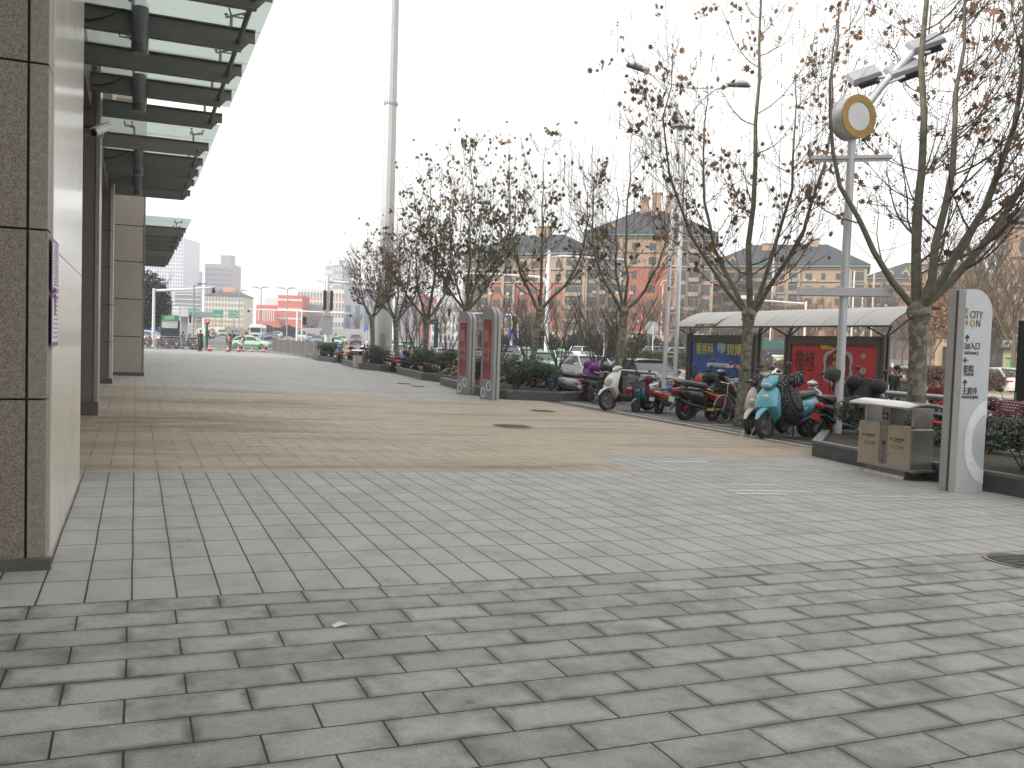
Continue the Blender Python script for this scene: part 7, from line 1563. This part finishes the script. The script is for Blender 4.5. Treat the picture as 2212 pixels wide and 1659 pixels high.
# ------------------------------------------------------------------ far city on the left
def block(name, label, pL, pR, Z, ytop, mat, depth=20, rows=0, cols=0, wmat=None, frac=(.55, .55), ybot=None, group=None, roofbits=(), side=True, z0=None):
    a, b_ = at(pL, Z), at(pR, Z); a.z = min(a.z, b_.z)-1; b_.z = a.z; d = b_-a; L_ = d.length; t = thing(name, label, 'building', a, atan2(d.y, d.x), group); Hh = hgt(ytop, Z, (pL+pR)/2)-a.z
    m_ = MB(); m_.bm((0, 0, -2), (L_, depth, Hh)); m_.build('wall', mat, t)
    if rows:
        cw, rh = L_/cols, (Hh-1)/rows; n = 0; me = None; w_, h_ = cw*frac[0], rh*frac[1]; extra = MB()
        for r_ in range(rows-1, -1, -1):
            for c in range(cols):
                x, z = (c+.5)*cw, (r_+.25)*rh+.5
                if n < 96:
                    if me is None: m_ = MB(); m_.bm((-w_/2, -.12, 0), (w_/2, .05, h_)); o = m_.build('window', wmat, t); me = o.data
                    else: o = bpy.data.objects.new('window', me); COL.objects.link(o); o.parent = t
                    o.location = (x, 0, z); n += 1
                else: extra.bm((x-w_/2, -.12, z), (x+w_/2, .05, z+h_))
        if extra.v: tag(extra.build('windows', wmat, t), kind='stuff')
    for (u0, u1, hh) in roofbits: m_ = MB(); m_.bm((L_*u0, depth*.25, Hh), (L_*u1, depth*.75, Hh+hh)); m_.build('roof_block', mat, t)
    return t
pw_ = M('far white cladding', (.62, .64, .68), .6, 0, .05, .1); pg_ = M('far grey cladding', (.30, .30, .35), .6, 0, .05, .1); pm_ = M('far mauve cladding', (.26, .22, .25), .6, 0, .05, .1); wf_ = M('far window', (.20, .23, .28), .3, 0, .1, .1)
block('tower_block', 'tall white tower with a grid of square windows beside the far canopy', 268, 393, 760, 512, pw_, 40, 26, 22, wf_, (.56, .58))
block('tower_block', 'slim blue grey tower right of the white grid tower, left one', 394, 403, 900, 590, pg_, 20, 12, 3, wf_)
block('tower_block', 'slim blue grey tower with a stepped top', 403, 420, 880, 584, M('far blue cladding', (.26, .32, .40), .6), 20, 14, 4, wf_, roofbits=[(.3, .7, 4)])
block('tower_block', 'mauve slab tower with a roof block, left half glazed grey', 440, 500, 820, 571, pm_, 25, 14, 10, pw_, (.3, .4), roofbits=[(.48, .86, 9)])
block('tower_block', 'pale stepped high-rise far behind the white office, left one', 699, 716, 800, 571, pw_, 20, 10, 4, wf_, roofbits=[(.0, .3, 4)])
block('tower_block', 'mauve high-rise far behind the white office, middle one', 716, 736, 790, 573, pm_, 20, 10, 4, pw_, roofbits=[(.5, .9, 5)])
block('tower_block', 'pale high-rise far behind the white office, right one', 736, 760, 795, 570, pw_, 20, 10, 5, wf_, roofbits=[(.2, .6, 3)])
t = block('apartment_building', 'cream balconied apartment house with a grey hip roof behind the green road signs', 442, 524, 480, 640, M('far cream render', (.62, .56, .40), .8, 0, .05, .2), 18, 7, 12, wf_, (.6, .6))
m_ = MB(); Lb = (at(524, 480)-at(442, 480)).length; Hb = hgt(640, 480, 480)-t.location.z; hip(m_, 0, Lb, 0, 18, Hb+.2, Hb+4.2, .6, .3); rf = m_.build('roof', slater, t); m_ = MB(); m_.bm((Lb*.38, 5, Hb+1), (Lb*.72, 11, Hb+5)); m_.build('roof_house', M('far orange', (.62, .28, .14), .8), rf)
orr = M('far coral red wall', (.60, .13, .09), .8, 0, .05, .2); gyw = M('far grey wall', (.30, .30, .33), .8, 0, .05, .2); whw = M('far white wall', (.66, .63, .58), .8, 0, .04, .2)
t = block('office_block', 'coral red box building with pale bands', 598.6, 651, 380, 638, orr, 14)
m_ = MB(); L_ = (at(651, 380)-at(598.6, 380)).length; z0 = t.location.z
for yy in (650, 670, 690): z = hgt(yy, 380, 625)-z0; m_.bm((0, -.12, z), (L_, 0, z+.8))
m_.build('pale_band', whw, t)
t = block('office_block', 'lower coral red wing with white vertical fins', 552, 598, 400, 659, orr, 14); L_ = (at(598, 400)-at(552, 400)).length; z0 = t.location.z; m_ = MB()
for k in range(8): z = hgt(672, 400, 575)-z0; m_.bm((L_*(.1+.1*k), -.2, z-4.6), (L_*(.1+.1*k)+.45, 0, z+1.2))
m_.build('fin', whw, t); zt_ = hgt(659, 400, 575)-z0; m_ = MB(); m_.bm((L_*.35, 1, zt_), (L_, 9, zt_+3.4)); m_.build('roof_room', whw, t)
t = block('office_block', 'long white office block with orange panels under its windows', 640, 742, 430, 625, whw, 20, 5, 15, wf_, (.5, .5)); L_ = (at(742, 430)-at(640, 430)).length; Hh = hgt(625, 430, 690)-t.location.z; m_ = MB()
for k in range(15):
    for r_ in (3, 4): m_.bm((L_*(k+.2)/15, -.14, (r_)*(Hh-1)/5+.4), (L_*(k+.8)/15, 0, r_*(Hh-1)/5+1.4))
m_.build('orange_panel', M('far orange panel', (.72, .22, .09), .8), t)
block('office_block', 'grey rounded lower wing before the white office', 652, 700, 390, 658, gyw, 14); block('office_block', 'grey wing with tall dark blue glazing left of the great mast', 741, 800, 400, 626, gyw, 20, 1, 3, M('far blue glazing', (.07, .12, .20), .2), (.5, .45))
block('office_block', 'grey and coral building behind the plane trees right of the great mast', 850, 905, 360, 640, gyw, 20, 1, 3, MATS['far blue glazing'], (.4, .6)); block('office_block', 'coral red facade strip behind the plane trees', 905, 930, 350, 640, orr, 20, 4, 2, wf_)
block('office_block', 'pale building far behind the fullest plane tree', 930, 1000, 340, 655, whw, 20, 4, 8, wf_)
# elevated road with parapet, billboard
def span(name, label, p0, p1, Z0, Z1, y0, y1, mat, th=1., cat='bridge'):
    a = CAM+ray(p0, y0)/F*Z0; b_ = CAM+ray(p1, y0)/F*Z1; h_ = abs(y1-y0)/F*Z0; m_ = MB(); m_.beam(a-Vector((0, 0, h_/2)), b_-Vector((0, 0, h_/2)), th, h_); t = thing(name, label, cat, (0, 0, 0)); m_.build('deck', mat, t); return t, a, b_
conc = M('far concrete', (.36, .36, .37), .85, 0, .08, .2); parap = M('cream parapet', (.52, .47, .36), .8, 0, .05, .2)
t, a, b_ = span('flyover', 'grey elevated road crossing behind the map board', 300, 445, 330, 300, 674, 684, conc, 9)
for k in range(5): c = a.lerp(b_, (k+.5)/5); m_ = MB(); m_.box((c.x, c.y, c.z/2-1), (2.2, 2.2, c.z+1)); m_.build('column', conc, t)
m_ = MB(); rs_ = []
for k in range(15):
    u_ = k/14; px = 415+ (556-415)*u_; Z = 235-40*sin(pi*u_); yy = 712-6.5*sin(pi*min(1, u_*1.15)); c = CAM+ray(px, yy)/F*Z; rs_.append([(c.x, c.y, c.z), (c.x, c.y+.5, c.z), (c.x, c.y+.5, c.z-2.2), (c.x, c.y, c.z-2.2)])
m_.loft(rs_); t = thing('ramp_wall', 'curved cream parapet of the slip road behind the junction', 'wall', (0, 0, 0)); m_.build('parapet', parap, t)
m_ = MB(); a, b_ = at(655, 215), at(800, 205); 
t = thing('noise_barrier', 'long ribbed grey wall behind the traffic, left of the great mast', 'wall', a, atan2(b_.y-a.y, b_.x-a.x)); L_ = (b_-a).length; hw = hgt(709, 210, 700)-a.z; m_.bm((0, 0, -1), (L_, .3, hw)); m_.build('wall', M('noise barrier', (.42, .40, .37), .85), t)
for k in range(34): m_ = MB(); m_.bm((L_*k/34, -.15, 0), (L_*k/34+.3, 0, hw)); m_.build('rib', conc, t)
def pole(name, label, cat, px, Z, ytop, r_, mat, ybase=None, group=None, n=10, z_override=None, taper=.8):
    q = at(px, Z); 
    if q.x < 14 and q.y < 82: q.z = gz(q.x)
    k_ = Z/F; t = thing(name, label, cat, q, 0, group); top = CAM+ray(px+(q.z*0), ytop)/F*Z-q; top.x = 0; top.y = 0
    m_ = MB(); m_.tube([(0, 0, -.1), (0, 0, top.z)], [r_, r_*taper], n); m_.build('pole', mat, t, True)
    P = lambda x_, y_, dz_=0: CAM+ray(x_+(.033*(ytop-y_)*0), y_)/F*(Z+dz_)-q
    return t, P
def bits(t, name, mat, fn, smooth=True, **k): m_ = MB(); fn(m_); return m_.build(name, mat, t, smooth, **k)
def facing(c, w_, h_, d_=.1, tilt=0): return (Matrix.Translation(c) @ rotz(-YAW+tilt))
whp = wht; greenS = M('green road sign', (.02, .25, .17), .5); blueS = M('blue sign', (.03, .12, .50), .45); bkS = M('signal housing', (.02, .022, .022), .5)
redL = M('red signal lamp', (.9, .08, .04), .4, emit=2.5)
# left junction
t, P = pole('camera_pole', 'tall white pole with a long arm ending in a dome camera, before the map board', 'camera pole', 331, 88, 623, .16, whp); bits(t, 'arm', whp, lambda m: m.tube([P(331, 628), P(400, 625), P(463, 620)], [.14, .10, .06], 8)); bits(t, 'dome_camera', bkS, lambda m: (m.ell(P(461, 629), (.4, .4, .42)), m.tube([P(461, 621), P(461, 627)], .12, 8)))
def signal(m, P, px, y0, y1, w_=4.5, n=3, side=0):
    a, b_ = P(px, y0), P(px, y1); T = Matrix.Translation((a+b_)/2) @ rotz(-YAW); h_ = (a-b_).length; k_ = w_*h_/(y1-y0); m.box((0, 0, 0), (k_, k_*.6, h_), 0, T)
    for j in range(n): m.tube([(0, -k_*.3, h_*(.5-(j+.5)/n)+.02), (0, -k_*.75, h_*(.5-(j+.5)/n)-.02)], k_*.36, 8, True, T)
t, P = pole('traffic_signal', 'black traffic signal sticking out from behind the beige pier', 'traffic light', 306, 85, 622, .09, whp, group='traffic signals'); bits(t, 'signal_head', bkS, lambda m: signal(m, P, 311, 626, 649, 6))
t, P = pole('street_lamp', 'grey street lamp with one arm and black signals near its foot', 'street lamp', 417, 84, 615, .10, steelgrey, group='grey street lamps at the junction'); bits(t, 'lamp_arm', steelgrey, lambda m: (m.tube([P(417, 617), P(429, 615), P(441, 612)], .05, 6), m.box(tuple(P(436, 612.5)), (.9, .2, .1)))); bits(t, 'signal_head', bkS, lambda m: (signal(m, P, 411, 680, 697, 4), signal(m, P, 418.5, 680, 697, 4)))
t, P = pole('traffic_signal', 'dark green signal post with a lit red lamp beside the tall man', 'traffic light', 446, 88, 697, .16, M('dark green post', (.03, .12, .09), .5), group='traffic signals'); bits(t, 'signal_head', bkS, lambda m: m.box(tuple(P(448, 695)), (.34, .24, .5), -YAW)); bits(t, 'red_lamp', redL, lambda m: m.lathe([(.13, 0), (.13, .05), (.01, .06)], 14, Matrix.Translation(P(448.3, 693.5, -.15)) @ rotz(-YAW) @ Matrix.Rotation(pi/2, 4, 'X')))
for (px, Z, yt, arm, l) in [(368.5, 170, 628, (15, 0), 'grey street lamp left of the billboard back, near one'), (358, 230, 640, (10, 0), 'slim grey lamp far left of the billboard back'), (516, 210, 630, (14, 14), 'grey double armed lamp right of the mauve tower'), (562, 190, 623, (14, 14), 'grey double armed lamp before the coral red wing'), (619, 175, 625, (16, 16), 'grey double armed lamp before the coral red box'), (700, 230, 610, (14, 12), 'grey double armed lamp behind the big signal pole'), (643, 260, 655, (8, 8), 'slim white double lamp before the coral red box')]:
    t, P = pole('street_lamp', l, 'street lamp', px, Z, yt, .14, steelgrey, group='grey street lamps at the junction')
    bits(t, 'lamp_arm', steelgrey, lambda m: (m.tube([P(px, yt), P(px-arm[0], yt-3.5)], .10, 6), m.tube([P(px, yt), P(px+arm[1], yt-3)], .10, 6), m.box(tuple(P(px-arm[0]*.8, yt-3)), (1.3, .4, .2), -YAW), m.box(tuple(P(px+arm[1]*.8, yt-3)), (1.3, .4, .2), -YAW)))
def board(name, label, cat, x0, y0, x1, y1, Z, mat, post=None, writes=(), group=None, backbars=0, ypost=735):
    xm = (x0+x1)/2; q = at(xm, Z); t = thing(name, label, cat, q, -YAW, group); k_ = Z/F; zc_ = hgt((y0+y1)/2, Z, xm)-q.z; W, Hh = (x1-x0)*k_, (y1-y0)*k_
    m_ = MB(); m_.bm((-W/2, -.05, zc_-Hh/2), (W/2, .05, zc_+Hh/2)); m_.build('board', mat, t)
    m_ = MB()
    for sx in ((0,) if post is None else post): m_.tube([(W*sx, .15, -.5), (W*sx, .15, zc_)], .13 if Z > 120 else .05, 8)
    m_.build('post', steelgrey, t, True)
    if backbars:
        m_ = MB(); [m_.bm((-W/2-.3, -.2, zc_-Hh/2+Hh*(k+.5)/backbars-.1), (W/2, -.05, zc_-Hh/2+Hh*(k+.5)/backbars+.1)) for k in range(backbars)]; m_.build('back_bars', wht, t)
    for (s_, fx, fz, sz) in writes: text(s_, Hh*sz, white, t, (-W/2+W*fx, -.07, zc_-Hh/2+Hh*fz), name='sign_lettering')
    return t
board('billboard', 'grey back of a large billboard on posts, before the white grid tower', 'billboard', 376, 632, 432, 662, 240, M('billboard back', (.26, .26, .27), .7), (-.3, .3), backbars=3)
board('road_sign', 'small green and white road sign far left behind the camera pole', 'road sign', 334, 664, 344.5, 674, 230, greenS, group='green direction signs'); board('road_sign', 'green direction sign behind the grey street lamp', 'road sign', 406, 667, 429, 683, 225, greenS, (-.3, .3), [('中州大道', .08, .55, .32)], 'green direction signs')
board('road_sign', 'green direction sign before the cream apartment house', 'road sign', 459, 670, 481, 686, 220, greenS, (-.3, .3), [('机场高速入口', .05, .25, .26)], 'green direction signs'); board('road_sign', 'green sign with a white arrow, rightmost of the green signs', 'road sign', 493, 671.5, 514, 687.5, 215, greenS, None, [('中州大道', .06, .60, .26), ('商三路', .10, .14, .26), ('↗', .68, .25, .5)], 'green direction signs')
t, P = pole('height_gantry', 'pale orange height limit bar across the slip road', 'gantry', 421, 200, 688, .12, M('faded orange steel', (.55, .34, .16), .6)); bits(t, 'bar', MATS['faded orange steel'], lambda m: (m.tube([P(421, 690), P(505, 694)], .10, 6), m.tube([P(421, 698), P(510, 703)], .10, 6), m.tube([P(508, 692), P(508, 712)], .10, 6)))
t, P = pole('camera_pole', 'white pole with a very long thin gantry arm across the road behind the barriers', 'camera pole', 641, 110, 671, .16, whp); bits(t, 'arm', whp, lambda m: m.tube([P(536, 668), P(641, 672), P(757, 677)], [.05, .12, .05], 8)); bits(t, 'dome_camera', bkS, lambda m: (m.ell(P(757, 682), (.3, .3, .35)), m.ell(P(537, 672), (.3, .3, .35))))
t, P = pole('traffic_signal', 'white signal post with a black arrow signal in profile behind the barriers', 'traffic light', 651, 96, 672, .09, whp, group='traffic signals'); bits(t, 'signal_head', bkS, lambda m: signal(m, P, 658, 684, 702, 7, 2))
t, P = pole('signal_gantry', 'thick white signal pole with a heavy arm and tall black signal boards', 'signal gantry', 705, 78, 596, .20, whp); bits(t, 'arm', whp, lambda m: (m.tube([P(707, 608), P(760, 611), P(850, 616)], [.13, .10, .07], 8), m.tube([P(707, 596), P(760, 607), P(820, 612)], .04, 6))); bits(t, 'signal_board', bkS, lambda m: (m.bm((-.40, -.35, P(700, 671).z), (-.16, -.1, P(700, 628).z)), m.bm((.2, -.35, P(712, 671).z), (.42, -.1, P(712, 628).z))), False); bits(t, 'control_box', M('cream box', (.42, .41, .36), .6), lambda m: m.bm((-.34, -.45, P(702, 681).z), (-.04, -.15, P(702, 670).z)), False); bits(t, 'grey_board', conc, lambda m: m.bm((-.45, -.3, P(700, 722).z), (.45, -.24, P(700, 682).z)), False)
t, P = pole('keep_right_sign', 'round blue sign with a white arrow left of the great mast', 'road sign', 791, 90, 716, .05, whp); T = Matrix.Translation(P(791, 712.6)) @ rotz(-YAW) @ Matrix.Rotation(pi/2, 4, 'X'); bits(t, 'sign_disc', blueS, lambda m: m.lathe([(.23, -.02), (.23, .02), (.01, .021)], 24, T)); bits(t, 'arrow', white, lambda m: (m.box((0, 0, .03), (.24, .05, .01), 0, T @ rotz(-pi/4)), m.box((.05, -.10, .03), (.16, .05, .01), 0, T), m.box((.10, -.05, .03), (.05, .16, .01), 0, T)), False)
q = at(804.5, 66); t = thing('street_cabinet', 'pale grey green street cabinet left of the great mast', 'cabinet', q, -YAW); m_ = MB(); m_.bm((-.27, -.25, 0), (.27, .25, 1.15)); m_.bm((-.3, -.28, 1.15), (.3, .28, 1.22)); m_.build('housing', M('cabinet green', (.30, .34, .29), .5), t, bevel=.01); m_ = MB(); m_.bm((-.24, -.26, .1), (-.005, -.252, 1.1)); m_.bm((.005, -.26, .1), (.24, -.252, 1.1)); m_.build('door', M('cabinet green', (.30, .34, .29), .5), t)
# green advertising column left of the totems
q = at(937, 60); t = thing('advertising_column', 'dark green street column with a red poster and small blue sign', 'advertising column', q, -YAW); dgc = M('dark green post', (.03, .12, .09), .5); zt_ = hgt(690, 60, 937)-q.z
m_ = MB(); m_.bm((.0, -.12, 0), (.28, .12, zt_)); m_.bm((-.26, -.1, zt_-.35), (.28, .1, zt_)); m_.build('frame', dgc, t); m_ = MB(); m_.bm((-.22, -.06, .75), (0, .0, 1.5)); m_.build('poster', redp, t); m_ = MB(); m_.bm((-.24, -.12, zt_-.30), (.1, -.1, zt_-.05)); m_.build('blue_panel', blueS, t); text('公交站', .12, white, t, (-.2, -.125, zt_-.22))
# map board
q = at(367, 84); q.z = gz(q.x); t = thing('map_board', 'dark green map board with a green name panel on top behind the silver barriers', 'information board', q, -YAW); k_ = 84/F; W = 40*k_; z2 = hgt(681, 84, 367)-q.z; z1 = hgt(691.5, 84, 367)-q.z
m_ = MB(); m_.bm((-W/2, -.12, 0), (W/2, .12, z1)); m_.build('case', M('dark green case', (.025, .05, .04), .4), t, bevel=.02); m_ = MB(); m_.bm((-W*.45, -.1, z1), (W*.45, .1, z2)); m_.build('name_panel', M('name panel green', (.02, .20, .09), .5), t); text('金源西路', .24, white, t, (-.5, -.11, z1+.17), name='road_name'); text('JINYUAN XI LU', .13, white, t, (-.55, -.11, z1+.03), name='road_name')
m_ = MB(); m_.bm((-W*.42, -.135, z1-.75), (W*.42, -.125, z1-.2)); m_.build('map_panel', M('map print', (.45, .48, .44), .5, 0, .3, 4), t); m_ = MB(); m_.bm((-W*.42, -.135, .5), (W*.42, -.125, z1-.85)); m_.build('dark_panel', M('dark panel', (.03, .04, .045), .2), t); m_ = MB(); [m_.bm((-W*.42+.2*k, -.135, z1-.14), (-W*.42+.2*k+.14, -.12, z1-.08)) for k in range(8)]; m_.build('lamp_strip', white, t)
# bicycles and mopeds behind the silver fence
for i, (px, Z, k, h_) in enumerate([(312, 79, 1, 60), (322, 79, 2, 80), (345, 79.5, 2, 70), (357, 80, 5, 100), (372, 80, 0, 60), (385, 80, 3, 80), (402, 81, 5, 50), (416, 81.5, 0, 90), (428, 82, 1, 70)]):
    q = at(px, Z); q.z = gz(q.x); place(kinds[k], q, radians(h_), names[k]+' behind the silver fence, '+['at the beige pier', 'just past the beige pier', 'left of the map board', 'at the left foot of the map board', 'before the map board', 'at the right foot of the map board', 'beside the person facing left', 'behind the smaller black coated person', 'beside the tall man'][i], SG)
# right of centre: signals and lamps over the road
t, P = pole('signal_gantry', 'white pole with two curved arms carrying signals before the first apartment blocks', 'signal gantry', 1180, 74, 541, .20, whp)
bits(t, 'arm', whp, lambda m: (m.tube([P(1181, 590), P(1184, 568), P(1192, 556), P(1215, 553), P(1300, 558), P(1352, 561)], [.13, .12, .12, .11, .09, .07], 8), m.tube([P(1181, 615), P(1176, 603), P(1160, 598), P(1060, 592), P(955, 590)], [.12, .12, .11, .08, .06], 8)))
bits(t, 'signal_head', bkS, lambda m: (signal(m, P, 963, 597, 634, 12), signal(m, P, 1016, 602, 636, 8)))
bits(t, 'round_sign', M('sign back grey', (.33, .34, .35), .5), lambda m: [m.lathe([(.62, -.02), (.62, .02), (.01, .02)], 24, Matrix.Translation(P(x_, 567)) @ rotz(-YAW+.3) @ Matrix.Rotation(pi/2, 4, 'X')) for x_ in (1300, 1332)])
t, P = pole('traffic_signal', 'white signal post with a blue vertical street name sign', 'traffic light', 1104, 92, 672, .14, whp, group='traffic signals'); bits(t, 'arm', whp, lambda m: (m.tube([P(1104, 680), P(1060, 677), P(990, 676)], [.09, .07, .05], 6), m.tube([P(1104, 676), P(1119, 684), P(1119, 740)], .06, 6))); bits(t, 'signal_head', bkS, lambda m: (signal(m, P, 1107, 683, 700, 5), signal(m, P, 970, 666, 683, 6)))
bits(t, 'name_sign', blueS, lambda m: m.box(tuple(P(1104.5, 722, -.25)), (.62, .05, 1.05), -YAW), False)
for k, ch in enumerate('公交路段'): o = text(ch, .24, white, t, P(1102, 717.5+k*4.6, -.30), rot=(pi/2, 0, -YAW), name='sign_lettering')
for x_, mm, l in ((1079, M('speed sign white', (.6, .6, .6), .5), 'speed_sign'), (1088.5, M('no stopping purple', (.20, .06, .30), .5), 'no_stopping_sign')): bits(t, l, mm, lambda m: m.lathe([(.21, -.02), (.21, .02), (.01, .02)], 20, Matrix.Translation(P(x_, 679, -.1)) @ rotz(-YAW) @ Matrix.Rotation(pi/2, 4, 'X')), False)
text('40', .2, inkm, t, P(1076.5, 681.5, -.16), rot=(pi/2, 0, -YAW), name='sign_lettering')
def curved(label, px, Z, yt, dx, mat=whp):
    t, P = pole('street_lamp', label, 'street lamp', px, Z, yt+10, .09, mat, group='white curved street lamps'); bits(t, 'lamp_arm', mat, lambda m: m.tube([P(px, yt+10), P(px+dx*.2, yt+3), P(px+dx*.6, yt), P(px+dx, yt-2)], .07, 6)); bits(t, 'lamp_head', M('lamp head grey', (.42, .43, .44), .4, .2), lambda m: m.box(tuple(P(px+dx*.9, yt-2)), (.9, .3, .14), -YAW))
curved('white curved street lamp before the tall apartment block', 1427, 120, 605, 22); curved('white curved lamp right of the disc lamp post, before the apartment block', 1858, 100, 622, -30); curved('white lamp whose head shows right beside the great mast', 905, 140, 452-0, -45)
for (px, Z, yt, r_, l, mm) in [(1663, 120, 545, .10, 'tall plain white pole behind the bus shelter', whp), (1838, 70, 585, .07, 'white pole right behind the disc lamp post', whp), (1881, 80, 590, .11, 'cream ringed pole right of the disc lamp post', M('cream pole', (.50, .44, .30), .6)), (1305, 110, 700, .06, 'white post with a round sign back beside the walking man', whp), (1410, 100, 705, .06, 'white post with a round sign back right of the thin plane tree', whp)]:
    t, P = pole('road_pole', l, 'pole', px, Z, yt, r_, mm, group='plain poles by the road')
    if r_ == .06: bits(t, 'sign_disc', M('sign back grey', (.33, .34, .35), .5), lambda m: m.lathe([(.75, -.02), (.75, .02), (.01, .02)], 24, Matrix.Translation(P(px-2, 708)) @ rotz(-YAW) @ Matrix.Rotation(pi/2, 4, 'X')))
t, P = pole('camera_pole', 'white camera arm over the bus shelter roof', 'camera pole', 1737, 66, 651, .10, whp); bits(t, 'arm', whp, lambda m: m.tube([P(1737, 656), P(1660, 650), P(1603, 646)], [.09, .07, .05], 6)); bits(t, 'camera', whp, lambda m: m.box(tuple(P(1614, 642)), (.9, .3, .25), -YAW), False)
q = GX(2207, 17.2, -.45); t = thing('stop_post', 'black square post with green trim cut by the right edge', 'post', q); m_ = MB(); hh = AX(2207, 693, 17.2).z-q.z; m_.bm((-.14, -.14, 0), (.14, .14, hh)); m_.build('post', bkS, t); m_ = MB(); m_.bm((-.15, .09, .5), (-.14, .14, hh*.45)); m_.build('green_trim', M('bright green trim', (.10, .32, .10), .5), t)
q = at(2193, 60); t = thing('green_kiosk', 'light green upright kiosk by the far road', 'kiosk', q, -YAW); m_ = MB(); m_.bm((-.4, -.3, 0), (.4, .3, 2.0)); m_.bm((-.5, -.4, 2.0), (.5, .4, 2.12)); m_.build('housing', M('kiosk green', (.18, .42, .14), .5), t, bevel=.02); m_ = MB(); m_.bm((-.3, -.32, .2), (.3, -.3, 1.8)); m_.build('door', M('kiosk door green', (.14, .34, .11), .5), t)
q = at(1684, 72); t = thing('marble_pedestal', 'squat cream cylinder pedestal on the median seen through the shelter gap', 'pedestal', q); m_ = MB(); m_.lathe([(.50, 0), (.48, .2), (.48, 1.45), (.58, 1.5), (.58, 1.65), (.05, 1.65)], 20); m_.build('drum', MATS['polished cream stone'], t, True)
# ------------------------------------------------------------------ haze
hz_ = bpy.data.materials.new('haze air'); hz_.use_nodes = True; n_ = hz_.node_tree; n_.nodes.remove(n_.nodes['Principled BSDF']); vol = n_.nodes.new('ShaderNodeVolumePrincipled'); vol.inputs['Color'].default_value = (.93, .95, 1., 1); vol.inputs['Density'].default_value = .0006; vol.inputs['Anisotropy'].default_value = .3
n_.links.new(vol.outputs[0], n_.nodes['Material Output'].inputs['Volume'])
m_ = MB(); m_.bm((-700, -120, -3), (1300, 1050, 100)); o = m_.build('haze', hz_); o['kind'] = 'stuff'
